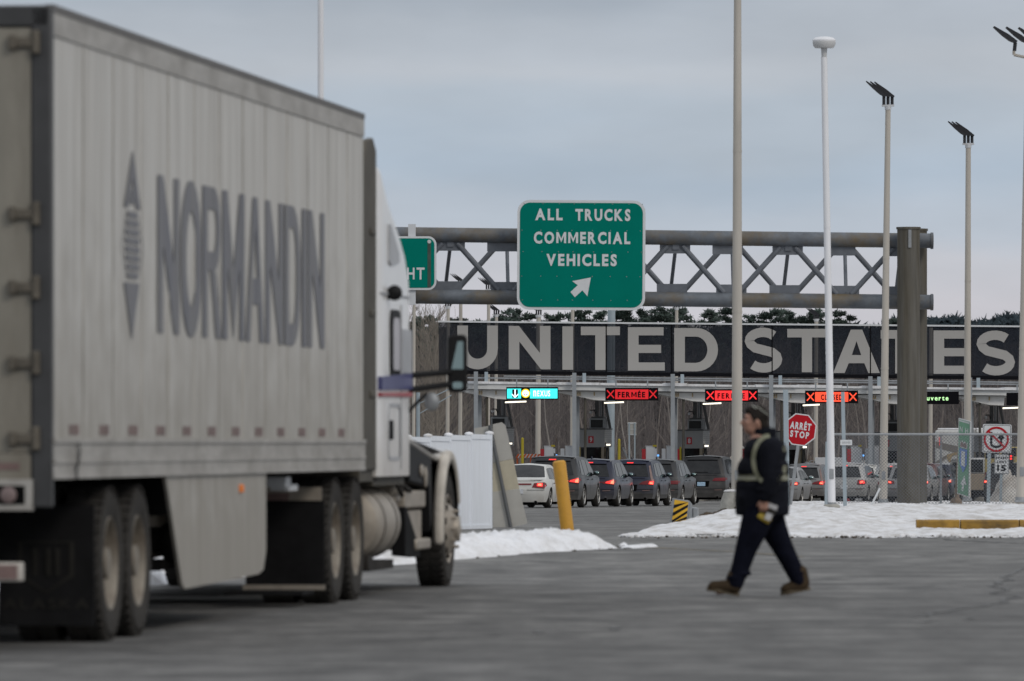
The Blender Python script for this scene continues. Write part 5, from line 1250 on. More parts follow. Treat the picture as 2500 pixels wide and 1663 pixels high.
for k in range(3):
    x, y = d.x-.36+k*.31, (k-1)*.2; h = MB(); h.cyl((x, y, d.z+.1), (x+.02, y, d.z+.30), .045, .045, 8); M = Matrix.Translation((x, y, d.z+.34)) @ Matrix.Rotation(R(33), 4, 'Y')
    h.prism_xz([(.06, -.03), (-.1, -.065), (-.32, -.05), (-.60, .0), (-.60, .025), (-.2, .05), (.06, .03)], -.17, .17, 0, M); h.build('lamp_head', 'lamp_black', t)
t = lamp_pole('tall tan post on a concrete foot left of the walking man', 1801, -160, 1799, 1240, 160, 17, 28, heads=0)
mb = MB(); mb.lathe([(.001, .36), (.20, .36), (.26, .33), (.33, .12), (.36, -.3)], 'Z', (-.03,0,0), 12); mb.build('footing', 'concrete', t, bevel=.02); mb = MB(); mb.ell((-.05, 0, .36), (.24, .24, .05), 12); mb.build('snow_cap', 'snow_island', t)
t = lamp_pole('white lamp post with a white drum head behind the walking man', 2012, 140, 2031, 1238, 158, 15.5, 18.5, 'pole_white', heads=0)
d = PT(2012, 140, 158)-PT(2031, 1238, 158); mb = MB(); mb.lathe([(.001, -.02), (.055, -.02), (.068, .20), (.001, .20)], 'Z', (d.x, 0, d.z), 16); mb.build('neck', 'siding_light', t)
mb = MB(); mb.lathe([(.001, .20), (.20, .20), (.235, .25), (.25, .33), (.245, .345), (.001, .345)], 'Z', (d.x, 0, d.z), 28); mb.lathe([(.245, .33), (.25, .37), (.20, .42), (.10, .44), (.001, .445)], 'Z', (d.x, 0, d.z), 28, 1); mb.build('lamp_head', ['siding_light', 'pole_white'], t)
mb = MB(); mb.box(-.18, .17, -.2, .2, -.35, .06); mb.build('footing', 'concrete', t, bevel=.05)
lamp_pole('thin white pole rising behind the trailer roof', 783, -140, 783, 1330, 100, 14, 17, 'pole_white', heads=0)
BG = 'distant lamp posts behind the banner'
for pxt, pyt, z, w_, hd, lab in ((1094, 754, 368, 8.5, 3, 'far lamp post with three small heads between cab and big green sign'), (1125, 702, 372, 8.5, 3, 'far lamp post whose heads show inside the gantry truss'), (1193, 712, 370, 8, 3, 'far lamp post with heads just below the first truss bay, left of the big sign'),
        (1212, 774, 378, 7.5, 3, 'short far lamp post above the U of the banner'), (1315, 775, 366, 11.5, 3, 'far lamp post with heads below the left part of the big green sign'), (1398, 730, 372, 8.5, 0, 'far plain pole behind the I of the banner, under the big sign'),
        (1652, 757, 368, 8, 3, 'far lamp post above the D of the banner'), (1993, 785, 366, 9.5, 3, 'far lamp post with heads just above the banner beside the white post'), (2273, 800, 364, 9, 0, 'far pole behind the banner right of the gantry posts'), (1011, 742, 330, 7.5, 0, 'thin pale pole right beside the truck cab')):
    lamp_pole(lab, pxt, pyt, pxt-2, 1082+(1.33+1.35)*F/z, z, w_, w_*1.15, heads=hd, hs=.95, group=BG)
lamp_pole('thick blue-grey steel mast behind the T of UNITED, up to the green sign', 1494, 640, 1489, 1213, 366, 18, 21, 'pole_bluegrey', heads=0)
z = 300; g = GZ(z); o = Vector((PX(1021, z), z, g)); t = thing('steel_post', 'blue-grey steel post with two slanted stay bars between cab and white fence', 'post', o)
mb = MB(); h = PZ(958, z)-g; mb.cyl((0,0,0), (0,0,h), .075, .075, 10); mb.build('post', 'pole_bluegrey', t)
for a, b in (((1024, 985), (1097, 950)), ((1024, 1010), (1102, 965))): MB().cyl(PT(*a, z)-o, PT(*b, z)-o, .022, .022, 6).build('stay_bar', 'pole_bluegrey', t)

# ------------------------------------------------------------------ foreground street furniture
# white fence
zA, zB = 137.0, 129.5
def fence_pt(k): z = zA-(zA-zB)*k/4; px = 1195-50*k; return Vector((PX(px, z), z, PZ(1302+1.5*k, z)))
o = fence_pt(0); t = thing('fence', 'white vinyl board fence receding beside the truck cab', 'fence', o)
for k in range(6):
    p = fence_pt(k)-o; h = 1.84-.03*k
    mb = MB(); mb.box(p.x-.055, p.x+.055, p.y-.055, p.y+.055, p.z-.3, p.z+h); ps = mb.build('post', 'vinyl_white', t)
    mb = MB(); mb.lathe([(.080, 0), (.082, .03), (.05, .05), (.001, .06)], 'Z', (p.x, p.y, p.z+h), 12); mb.build('snow_cap', 'snow', ps)
    if k < 5:
        q = fence_pt(k+1)-o; d = (q-p); n_ = Vector((-d.y, d.x, 0)).normalized()*.022; mb = MB()
        for i in range(1):
            a = p+d*.02; b = p+d*.98; vs = []
            for zz0 in (.16, h-.1):
                for v in (a-n_, b-n_, b+n_, a+n_): vs.append((v.x, v.y, v.z+zz0))
            mb.add(vs, [(0,3,2,1),(4,5,6,7),(0,1,5,4),(1,2,6,5),(2,3,7,6),(3,0,4,7)])
        mb.build('panel', 'vinyl_white', t)
        mb = MB(); 
        for zz0, zz1 in ((.07, .16), (h-.1, h-.01)):
            vs = []
            for z_ in (zz0, zz1):
                for v in (p-n_*1.8, q-n_*1.8, q+n_*1.8, p+n_*1.8): vs.append((v.x, v.y, v.z+z_))
            mb.add(vs, [(0,3,2,1),(4,5,6,7),(0,1,5,4),(1,2,6,5),(2,3,7,6),(3,0,4,7)])
        mb.build('rail', 'vinyl_white', t)
# leaning sign boards seen from behind
z = 140; s = F/z; o = PT(1232, 1300, z); t = thing('leaning_sign', 'back of a tall grey and beige sign board leaning by the white fence', 'sign', o)
def lq(px, py): p = PT(px, py, z)-o; return (p.x, p.z)
for pts, m, lab in (([(1203,1036),(1225,1031),(1234,1038),(1253,1120),(1203,1130)], 'sign_back', None), ([(1203,1130.6),(1253,1120.6),(1268,1194),(1203,1201)], 'sign_back_beige', 'beige middle board'), ([(1203,1201.6),(1268,1194.6),(1288,1278),(1216,1297),(1204,1290)], 'sign_back', None)):
    mb = MB(); mb.prism_xz([lq(*p) for p in pts], 0, .012); mb.build('board', m, t, label=lab)
mb = MB(); mb.prism_xz([lq(1158, 1046), lq(1192, 1040), lq(1193, 1062), lq(1160, 1060)], .05, .062); mb.build('board', 'sign_back', t)
mb = MB(); a, b = lq(1196, 1038), lq(1255, 1300); mb.cyl((a[0], -.04, a[1]), (b[0], -.04, b[1]-.2), .035, .035, 8); mb.build('pole', 'strut_grey', t)
# big yellow bollard
z = 131; g = PZ(1300, z); mb = MB(); hh = .0; R0 = .118; mb.lathe([(R0, -.3), (R0, 1.22), (R0*.96, 1.26), (R0*.7, 1.285), (.001, 1.29)], 'Z', (0,0,0), 24)
tag(mb.build('bollard', 'bollard_yellow', loc=(PX(1386, z), z, g), rot=(0, -R(7.0), 0)), 'thick orange-yellow bollard tilted left, rising from the ploughed snow heap', 'bollard')
# striped marker
z = 150; o = PT(1663, 1272, z); t = thing('hazard_marker', 'black and yellow diagonally striped hazard plate on a grey housing in the snow', 'hazard marker', o)
def lq(px, py): p = PT(px, py, z)-o; return (p.x, p.z)
mb = MB(); mb.prism_xz([lq(1642,1216), lq(1684,1223), lq(1679,1275), lq(1634,1285)], 0, .22); mb.prism_xz([lq(1684,1224), lq(1690,1231), lq(1687,1272), lq(1679,1275)], .02, .22); mb.build('housing', 'galv', t, bevel=.01)
A, B, C_, D = [Vector(lq(*p)) for p in ((1647,1220), (1680.5,1226), (1676,1270), (1640,1277))]
mb = MB(); mb.sheet([tuple(A), tuple(B), tuple(C_), tuple(D)], -.006, 0)
def uv(u, v): p = A.lerp(B, u).lerp(D.lerp(C_, u), v); return (p.x, p.y)
for k in range(4):
    v0 = .02+k*.33; pts = [(0, v0+.36), (0, v0+.20), (1, v0-.22), (1, v0-.06)]; pts = [uv(u, max(0, min(1, v))) for u, v in pts]; mb.sheet(pts, -.012, 1)
mb.build('striped_plate', ['sign_yellow', 'sign_black'], t, smooth=0, recalc=False)
mb = MB(); a = lq(1691, 1240); b = lq(1706, 1256); mb.box(a[0], b[0], .1, 1.5, b[1]-.2, a[1]); mb.build('rail_end', 'galv', t, bevel=.02)

# stop sign
z = 184; s = F/z; o = PT(1929, 1238, z); t = thing('stop_sign', 'red octagonal sign reading ARRÊT STOP on a leaning post', 'stop sign', o); t.rotation_euler = (0, R(7.4), 0)
H = 1.945; r8 = .395
def oct_(r): return [(r*math.cos(R(22.5+45*k)), H+r*math.sin(R(22.5+45*k))) for k in range(8)]
mb = MB(); mb.prism_xz(oct_(r8/math.cos(R(22.5))), -.03, -.02); mb.build('border', 'sign_white', t); mb = MB(); mb.sheet(oct_((r8-.028)/math.cos(R(22.5))), -.034); mb.build('face', 'sign_red', t, smooth=0)
MB().text('ARRÊT', -.265, .265, H+.0, H+.225, -.04, gap=.10, pre='bold').build('lettering', 'sign_white', t, smooth=0, recalc=False); MB().text('STOP', -.235, .235, H-.205, H-.035, -.04, gap=.20, pre='bold').build('lettering', 'sign_white', t, smooth=0, recalc=False)
MB().box(-.04, .04, -.02, .03, -.4, H+.3).build('post', 'galv', t)
# square posts of the fence line
for pxt, pyt, pxb, pyb, z, wd, lab in ((1918, 952, 1922, 1245, 170, .115, 'galvanised post just left of the stop sign'), (2019, 1078, 2016, 1236, 182, .07, 'short grey post hugging the white lamp post'), ):
    a = PT(pxb, pyb, z); b = PT(pxt, pyt, z); d = b-a; mb = MB(); hw = wd/2
    vs = [(-hw,-hw,-.3),(hw,-hw,-.3),(hw,hw,-.3),(-hw,hw,-.3)]; vs += [(x+d.x, y, d.z) for x, y in ((-hw,-hw),(hw,-hw),(hw,hw),(-hw,hw))]
    mb.add(vs, [(0,3,2,1),(4,5,6,7),(0,1,5,4),(1,2,6,5),(2,3,7,6),(3,0,4,7)]); tag(mb.build('steel_post', 'pole_bluegrey', loc=a, bevel=.008), lab, 'post', 'grey steel posts')
z = 172; a = PT(2064, 1240, z); b = PT(2057.5, 957, z); d = b-a; t = thing('sign_post', 'tall galvanised post with a tiny white plate reading GARAGES', 'sign post', a)
mb = MB(); mb.cyl((0,0,-.3), d, .06, .06, 4); mb.build('post', 'pole_bluegrey', t)
p = PT(2065.5, 1080.5, z)-a; mb = MB(); mb.box(p.x-.137, p.x+.137, -.09, -.075, p.z-.062, p.z+.062); pl = mb.build('plate', 'sign_white', t); mb = MB(); mb.text('GARAGES', p.x-.10, p.x+.10, p.z-.025, p.z+.025, -.094); mb.build('lettering', 'siding_grey', pl, smooth=0, recalc=False)
z = 186; a = PT(1893, 1235, z); t = thing('small_sign', 'small tilted white card sign behind the walking man, left of the stop sign', 'sign', a); t.rotation_euler = (0, R(9), 0)
hp = (1235-1040)/(F/z); mb = MB(); mb.box(-.055, .055, -.03, -.02, hp-.16, hp+.16); mb.build('plate', 'sign_white', t); mb = MB(); mb.box(-.025, .025, -.034, -.031, hp+.0, hp+.10); mb.build('pictogram', 'siding_grey', t); MB().box(-.02, .02, -.02, .02, -.3, hp+.1).build('post', 'galv', t)

# chain-link fence
zf = 187; s = F/zf; x0, x1 = PX(2018, zf), PX(2560, zf); g = PZ(1226, zf)-.05; h = PZ(1060.5, zf)-g
t = thing('chain_link_fence', 'grey chain-link fence with a top rail crossing in front of the queue at right', 'fence', (x0, zf, g)); Lx = x1-x0
MB().cyl((0,0,h), (Lx,0,h), .030, .030, 8).build('top_rail', 'galv', t)
for x in (.02, 2.9, 5.55): MB().cyl((x,.03,-.2), (x,.03,h+.02), .03, .03, 8).build('post', 'galv', t)
mb = MB(); step = .085; n = int((Lx+h)/step)
for k in range(n):
    c = k*step; a0 = max(0, c-h); 
    for flip in (0, 1):
        xa, za, xb, zb = c-min(c, h) if c > h else 0, h if c > h else c, min(c, Lx), 0 if c <= Lx else c-Lx
        if c <= h: xa, za = 0, c
        else: xa, za = c-h, h
        if c <= Lx: xb, zb = c, 0
        else: xb, zb = Lx, c-Lx
        if flip: xa, xb = Lx-xa, Lx-xb
        mb.cyl((xa, .005 if flip else -.005, za), (xb, .005 if flip else -.005, zb), .0052, .0052, 3, 0, False)
for k in range(int(Lx/step)): mb.cyl((k*step, 0, h-.02), (k*step, 0, h+.05), .005, .005, 3, 0, False)
mb.build('wire_mesh', 'brace_steel', t, smooth=0, recalc=False)

# leaning green route sign, turned almost edge-on
z = 189; s = F/z; o = PT(2351, 1210, z); t = thing('route_sign', 'faded narrow green route sign with red and blue shield, leaning right', 'sign', o); t.rotation_euler = (0, R(4.6), R(-78))
W_, H_ = 1.15, 1.95
def gq(u, py): return ((u-.5)*W_, (1209-py)/187*H_)
mb = MB(); mb.prism_xz([gq(0,1209), gq(1,1209), gq(1,1022), gq(0,1022)], 0, .02); mb.build('panel', 'sign_white_old', t); mb = MB(); mb.sheet([gq(.06,1206.5), gq(.94,1206.5), gq(.94,1024.5), gq(.06,1024.5)], -.006); mb.build('face', 'sign_green_old', t, smooth=0)
a = gq(.15,1054); b = gq(.85,1041)
MB().text('N', a[0], a[0]+.28, a[1], b[1], -.012).build('lettering', 'sign_white_old', t, smooth=0, recalc=False); MB().text('H', b[0]-.28, b[0], a[1], b[1], -.012).build('lettering', 'sign_white_old', t, smooth=0, recalc=False)
mb = MB()
mb.sheet([gq(.06,1029), gq(.94,1029), gq(.94,1025.5), gq(.06,1025.5)], -.011)
mb.sheet([gq(.2,1092), gq(.8,1092), gq(.84,1074), gq(.72,1081), gq(.62,1073), gq(.5,1079), gq(.38,1073), gq(.28,1081), gq(.16,1074)], -.012)
mb.sheet([gq(.34,1136), gq(.66,1136), gq(.66,1100), gq(.34,1100)], -.02); mb.sheet([gq(.4,1198), gq(.55,1198), gq(.62,1180), gq(.8,1180), gq(.62,1158), gq(.3,1183), gq(.45,1183)], -.012)
mb.build('route_marker', 'sign_white_old', t, smooth=0, recalc=False)
mb = MB(); mb.sheet([gq(.24,1090), gq(.76,1090), gq(.76,1082), gq(.62,1077), gq(.5,1083), gq(.38,1077), gq(.24,1082)], -.018, 0); mb.sheet([gq(.18,1094), gq(.82,1094), gq(.8,1132), gq(.5,1152), gq(.2,1132)], -.016, 1)
mb.build('shield', ['tape_red', 'sign_blue'], t, smooth=0, recalc=False)
z = 189.6; a = PT(2334, 1228, z); b = PT(2345.5, 1049, z); d = b-a; mb = MB(); mb.cyl((0,0,-.3), d, .06, .06, 8); mb.ell((0,0,.02), (.16,.16,.14), 10)
tag(mb.build('wooden_post', 'wood_post', loc=a), 'weathered brown wooden post leaning beside the faded green sign', 'post')
# no U-turn, speed limit
z = 190; t, Q, s_ = panel_sign('traffic_sign', 'square white no U-turn sign with red ring and black bent arrow', 2399, 2469.5, 1036, 1106, z, 4, 1.2, 'sign_white', 'sign_white', thick=.02, tilt=1)
mb = MB(); o_ = rrect(.70, .695, .04, 8); i_ = rrect(.68, .675, .035, 8); hole_ring(mb, o_, i_, -.012, 0)
def cq(x, y): return Q(2240+x/6.535, 1000+y/6.535)
arc = [(1177, 360), (1177, 540)]+[(1257-80*math.cos(R(a)), 545+52*math.sin(R(a))) for a in range(15, 166, 15)]+[(1335, 540), (1335, 455)]
vs = []
for i, p in enumerate(arc):
    a = arc[max(0,i-1)]; b = arc[min(len(arc)-1,i+1)]; dx, dy = b[0]-a[0], b[1]-a[1]; l = math.hypot(dx, dy); n_ = (-dy/l*19, dx/l*19); q0 = cq(p[0]+n_[0], p[1]+n_[1]); q1 = cq(p[0]-n_[0], p[1]-n_[1]); vs += [(q0[0], -.012, q0[1]), (q1[0], -.012, q1[1])]
mb.add(vs, [(2*i, 2*i+1, 2*i+3, 2*i+2) for i in range(len(arc)-1)]); mb.sheet([cq(1272,465), cq(1392,465), cq(1330,362)], -.013); mb.build('arrow', 'sign_black', t, smooth=0, recalc=False)
mb = MB(); c = cq(1257, 475); hole_ring(mb, [(c[0]+.325*math.cos(k*.1309), c[1]+.325*math.sin(k*.1309)) for k in range(48)], [(c[0]+.272*math.cos(k*.1309), c[1]+.272*math.sin(k*.1309)) for k in range(48)], -.02, 0)
a, b = Vector((c[0]-.21, c[1]+.205)), Vector((c[0]+.215, c[1]-.20)); d = (b-a).normalized(); n_ = Vector((-d.y, d.x))*.024; mb.sheet([tuple(a+n_), tuple(b+n_), tuple(b-n_), tuple(a-n_)], -.024); mb.build('prohibition_ring', 'sign_red', t, smooth=0, recalc=False)
a = Q(2416, 1100); b = Q(2416, 1235); MB().box(a[0]-.045, a[0]+.045, .022, .09, b[1], a[1]+.5).build('post', 'pole_bluegrey', t)
z = 205; t, Q, s_ = panel_sign('traffic_sign', 'small white sign reading SPEED LIMIT 15', 2428, 2463.5, 1109.5, 1157, z, 2.5, .6, 'sign_white', 'sign_white', thick=.02, tilt=1)
mb = MB(); hole_ring(mb, rrect(.385, .52, .025, 8), rrect(.369, .504, .02, 8), -.012, 0); mb.build('border', 'sign_black', t, smooth=0, recalc=False)
for txt, a_, b_, c_, d_ in (('SPEED', 2431, 2460, 1115, 1121), ('LIMIT', 2434, 2457.5, 1125, 1131), ('15', 2434.5, 2456, 1135.5, 1150.5)): a = Q(a_, d_); b = Q(b_, c_); MB().text(txt, a[0], b[0], a[1], b[1], -.012, gap=.16, pre='bold').build('lettering', 'sign_black', t, smooth=0, recalc=False)
a = Q(2445, 1150); b = Q(2443, 1235); MB().box(a[0]-.035, a[0]+.035, .022, .09, b[1], a[1]).build('post', 'pole_bluegrey', t)
# traffic signal at the right edge
z = 300; g = GZ(z); t = thing('traffic_light', 'black signal head with two red lamps lit at the right edge', 'traffic light', (PX(2468, z), z, g)); zt = PZ(1109, z)-g; zb = PZ(1142, z)-g
MB().box(-.11, .11, 0, .2, zb, zt+.05).build('housing', 'lamp_black', t, bevel=.02); mb = MB(); mb.cyl((.0,.1,0), (.0,.1,zb), .05, .05, 8); mb.build('post', 'lamp_black', t)
for py in (1114, 1120): mb = MB(); mb.cyl((0,-.03,PZ(py,z)-g), (0,0,PZ(py,z)-g), .045, .045, 12); mb.build('lamp', 'brake_lit', t)
# white tilted stake by the fence
z = 180; a = PT(2128, 1228, z); b = PT(2148, 1192, z); mb = MB(); d = b-a; mb.cyl((0,0,-.05), d, .035, .035, 4); tag(mb.build('marker_stake', 'sign_white', loc=a), 'short tilted white stake in the snow beside the tan lamp post', 'stake')
# ------------------------------------------------------------------ cars
def interp(x, tb):
    if x <= tb[0][0]: return tb[0][1]
    for (a, b), (c, d) in zip(tb, tb[1:]):
        if x <= c: return b+(d-b)*(x-a)/(c-a)
    return tb[-1][1]
WHEEL_CACHE = {}
def car_wheel(Rw, rimm):
    k = (round(Rw, 3), rimm)
    if k not in WHEEL_CACHE:
        w_ = .22; mb = MB(); mb.lathe([(Rw*.66, -w_/2+.01), (Rw*.72, -w_/2), (Rw*.93, -w_/2), (Rw, -w_/2+.04), (Rw, w_/2-.04), (Rw*.93, w_/2), (Rw*.72, w_/2), (Rw*.66, w_/2-.02)], 'X', (0,0,0), 28)
        rm = MB(); rm.lathe([(Rw*.70, w_/2-.012), (Rw*.66, w_/2), (Rw*.62, w_/2-.03), (Rw*.60, .0), (.001, .0)], 'X', (0,0,0), 24, 1)
        rm.lathe([(Rw*.70, w_/2-.008), (Rw*.665, w_/2+.004), (Rw*.62, w_/2-.02)], 'X', (0,0,0), 24, 0)
        for i in range(5):
            M = Matrix.Rotation(2*math.pi*i/5, 4, 'X'); 
            for dx in (-.12, .12): rm.add([(.07, Rw*(-.05+dx*.3), Rw*.1), (.07, Rw*(.05+dx*.3), Rw*.1), (.085, Rw*(.05+dx), Rw*.64), (.085, Rw*(-.05+dx), Rw*.64), (.03, Rw*(-.05+dx*.3), Rw*.1), (.03, Rw*(.05+dx*.3), Rw*.1), (.04, Rw*(.05+dx), Rw*.64), (.04, Rw*(-.05+dx), Rw*.64)], [(0,1,2,3),(0,4,5,1),(1,5,6,2),(3,2,6,7),(0,3,7,4)], 0, M)
        rm.cyl((.03,0,0), (.09,0,0), Rw*.18, Rw*.14, 12, 0)
        a = mb.build('wheel', 'tyre'); b = rm.build('rim', [rimm, 'under_black']); WHEEL_CACHE[k] = (a.data, b.data); bpy.data.objects.remove(a); bpy.data.objects.remove(b)
    return WHEEL_CACHE[k]

def make_car(label, px, z, L_, W_, H_, paint, body='suv', tail='block', lit=True, plate='plate_white', rot=10.0, rails=False, exhaust=1, clad=True, rim='rim_alloy', Rw=None, third=True, ground=None, group='cars queuing for the booths', fin=True, lift=0.0, plate_pos=None):
    """px: pixel column of the middle of the tail"""
    g = GZ(z) if ground is None else ground
    t = thing('car', label, 'car', (PX(px, z), z, g), -R(rot), group)
    hw = W_/2; Rw = Rw or (.365 if body == 'suv' else .325); sill = .27 if body == 'suv' else .20
    belt = H_*(.605 if body == 'suv' else .63); yr, yf = (.98, L_-.92) if body == 'suv' else (1.08, L_-.95); Ra = Rw+.055
    if body == 'suv':
        zr = [(0, H_-.05), (.35, H_-.03), (1.3, H_), (2.3, H_-.03), (2.75, H_-.10), (3.5, belt+.06), (L_-.5, belt-.05), (L_, belt-.22)]
        lean = [(.0, .12), (sill, .10), (.45, .02), (.62, .0), (belt*.85, .03), (belt, .07), (H_-.10, .34), (H_, .42)]
    else:
        zr = [(0, belt+.02), (.15, belt+.045), (.62, belt+.06), (1.35, H_-.06), (1.9, H_), (2.5, H_-.02), (2.85, H_-.10), (3.55, belt+.05), (L_-.4, belt-.10), (L_, belt-.26)]
        lean = [(.0, .14), (sill, .12), (.42, .02), (.60, .0), (belt*.9, .05), (belt, .06), (belt+.06, .10), (H_, .14)]
    pf = [(0, .93), (.45, .99), (1.0, 1), (L_*.65, 1), (L_-.5, .95), (L_, .80)]
    wz = [(0, .90), (sill, .93), (.45, .985), (.70, 1.0), (belt*.93, .985), (belt, .955)]
    tumble = .30 if body == 'suv' else .42
    def width(y, zz): 
        k = interp(zz, wz) if zz <= belt else .955-(zz-belt)*tumble/hw
        return hw*k*interp(y, pf)
    def crn(y): return .035*ss((interp(y, zr)-belt)/.3)
    def arch(y):
        b = sill
        for yc in (yr, yf):
            d = Ra*Ra-(y-yc)**2
            if d > 0: b = max(b, Rw+math.sqrt(d))
        return b
    def rear(u, zz):
        zt = interp(0, zr); w_ = width(0, min(zz, zt))
        return Vector((u*w_, interp(zz, lean)+.13*abs(u)**3.5, zz))
    def side(y, zz, sg=1, off=0.0):
        y0 = rear(1, zz).y; w0 = width(0, min(zz, interp(0, zr)))
        w_ = w0+(width(.5, zz)-w0)*ss((y-y0)/max(.05, .5-y0)) if y < .5 else width(y, zz)
        return Vector((sg*(w_+off), max(y, y0), zz))
    def rows(y):
        zt = interp(y, zr); b = arch(y); bl = min(belt, zt-.02)
        zs = [b, max(b+.03, .45), max(b+.06, .70), max(b+.09, bl*.93), bl, bl+(zt-bl)*.45, bl+(zt-bl)*.86, bl+(zt-bl)*.97]
        return zs, zt
    stations = [.5]+list(np.linspace(yr-Ra+.001, yr+Ra-.001, 11))+[1.75, 2.1, 2.4, 2.7, 3.0, 3.3]+list(np.linspace(yf-Ra+.001, yf+Ra-.001, 11))+[L_-.35, L_-.12, L_]
    stations = sorted(set(round(float(v), 4) for v in stations)); stations = [v for v in stations if v >= .5]
    rings = []; zs, zt = rows(0); zs[0] = sill
    r = [rear(1, q) for q in zs]; r0 = r+[Vector((0, interp(zt, lean), zt+crn(0)))]; rings.append(r0)
    for y in stations:
        zs, zt = rows(y); rings.append([Vector((width(y, q), y, q)) for q in zs]+[Vector((0, y, zt+crn(y)))])
    full = []
    for r in rings: full.append(r+[Vector((-p.x, p.y, p.z)) for p in reversed(r[:-1])])
    n = len(full[0]); mb = MB(); vs = [p for r in full for p in r]
    mb.add(vs, [(i*n+j, i*n+j+1, (i+1)*n+j+1, (i+1)*n+j) for i in range(len(full)-1) for j in range(n-1)])
    # tail face
    us = np.linspace(-1, 1, 11); zs, zt = rows(0); zs[0] = sill; k = len(zs); vs = [rear(u, q) for q in zs for u in us]; vs += [Vector((u*width(0, zs[-1])*.9, interp(zt, lean), zt+crn(0)*(1-u*u))) for u in us]
    mb.add(vs, [(i*11+j, i*11+j+1, (i+1)*11+j+1, (i+1)*11+j) for i in range(k) for j in range(10)])
    mb.add([full[-1][j] for j in range(n)], [tuple(range(n))])
    mb.build('body', paint, t, smooth=42)
    mb = MB(); mb.box(-hw*.84, hw*.84, .35, L_-.3, sill-.02, .80); 
    for yc in (yr, yf):
        mb.box(-hw*.86, hw*.86, yc-Ra, yc+Ra, .5, belt-.12)
    mb.box(-hw*.62, hw*.62, .2, L_-.4, sill-.09, sill+.04)
    mb.build('underbody', 'under_black', t)
    def patch_r(mb, quad, off=.012, m=0, nu=8, nv=3):
        (u0, z0), (u1, z1), (u2, z2), (u3, z3) = quad; vs = []
        for j in range(nv+1):
            for i in range(nu+1):
                a, b = i/nu, j/nv; u = (u0*(1-a)+u1*a)*(1-b)+(u3*(1-a)+u2*a)*b; zz = (z0*(1-a)+z1*a)*(1-b)+(z3*(1-a)+z2*a)*b
                p = rear(u, zz); vs.append(p+Vector((.012*u, -off, 0)))
        mb.add(vs, [(j*(nu+1)+i, j*(nu+1)+i+1, (j+1)*(nu+1)+i+1, (j+1)*(nu+1)+i) for j in range(nv) for i in range(nu)], m)
    def patch_s(mb, quad, off=.010, m=0, nu=6, nv=3, sg=1):
        vs = []
        for j in range(nv+1):
            for i in range(nu+1):
                a, b = i/nu, j/nv; (y0, z0), (y1, z1), (y2, z2), (y3, z3) = quad
                vs.append(side((y0*(1-a)+y1*a)*(1-b)+(y3*(1-a)+y2*a)*b, (z0*(1-a)+z1*a)*(1-b)+(z3*(1-a)+z2*a)*b, sg, off))
        mb.add(vs, [(j*(nu+1)+i, j*(nu+1)+i+1, (j+1)*(nu+1)+i+1, (j+1)*(nu+1)+i) for j in range(nv) for i in range(nu)], m)
    # glass
    if body == 'suv':
        mb = MB(); patch_r(mb, [(-.84, belt+.05), (.84, belt+.05), (.80, H_-.16), (-.80, H_-.16)], nu=12); mb.build('rear_window', 'glass_car', t)
        sp = MB(); patch_r(sp, [(-.86, H_-.155), (.86, H_-.155), (.84, H_-.075), (-.84, H_-.075)], off=.075, nu=10); patch_r(sp, [(-.86, H_-.155), (.86, H_-.155), (.86, H_-.15), (-.86, H_-.15)], off=.01, nu=10); sp.build('spoiler', paint, t)
        wins = [[(.62, belt+.06), (1.18, belt+.04), (1.22, H_-.14), (.90, H_-.17)], [(1.26, belt+.04), (2.12, belt+.02), (2.12, H_-.13), (1.30, H_-.13)], [(2.20, belt+.02), (3.22, belt-.0), (2.80, H_-.20), (2.20, H_-.13)]]
    else:
        mb = MB(); vs = []
        for j in range(6):
            y = .66+(1.33-.66)*j/5; zz = interp(y, zr); zs, zt = rows(y); 
            for i in range(9): u = -.93+1.86*i/8; p = Vector((u*width(y, zs[-1]), y-.012, zt+crn(y)*(1-u*u)-.03*abs(u)**3+.014)); vs.append(p)
        mb.add(vs, [(j*9+i, j*9+i+1, (j+1)*9+i+1, (j+1)*9+i) for j in range(5) for i in range(8)]); mb.build('rear_window', 'glass_car', t)
        wins = [[(1.02, belt+.05), (1.30, belt+.04), (1.32, H_-.15), (1.25, H_-.17)], [(1.36, belt+.04), (2.10, belt+.03), (2.10, H_-.12), (1.42, H_-.14)], [(2.17, belt+.03), (3.20, belt+.02), (2.85, H_-.20), (2.17, H_-.12)]]
    for sg in (1, -1):
        for q in wins:
            mb = MB(); patch_s(mb, q, sg=sg); mb.build('side_window', 'glass_car', t)
        mb = MB()
        for y in (1.27 if body == 'suv' else 1.36, 2.16): patch_s(mb, [(y-.008, sill+.12 if y > 1.4 else Rw+Ra), (y+.008, sill+.12 if y > 1.4 else Rw+Ra), (y+.008, belt), (y-.008, belt)], off=.003, nu=1, nv=6, sg=sg)
        for y in (1.55, 2.45): patch_s(mb, [(y, belt-.12), (y+.2, belt-.12), (y+.2, belt-.085), (y, belt-.085)], off=.02, nu=1, nv=1, sg=sg)
        mb.build('door_seam', 'under_black', t)
        if clad:
            mb = MB(); patch_s(mb, [(yr+Ra+.02, sill+.0), (yf-Ra-.02, sill+.0), (yf-Ra-.02, sill+.14), (yr+Ra+.02, sill+.14)], off=.015, sg=sg)
            for yc in (yr, yf):
                vs = []
                for i in range(13):
                    a = R(0+15*i)
                    for rr2 in (Ra-.005, Ra+.055):
                        p = side(yc+rr2*math.cos(a), Rw+rr2*math.sin(a), sg, .014); p.y = yc+rr2*math.cos(a); vs.append(p)
                mb.add(vs, [(2*i, 2*i+1, 2*i+3, 2*i+2) for i in range(12)])
            mb.build('cladding', 'cladding', t)
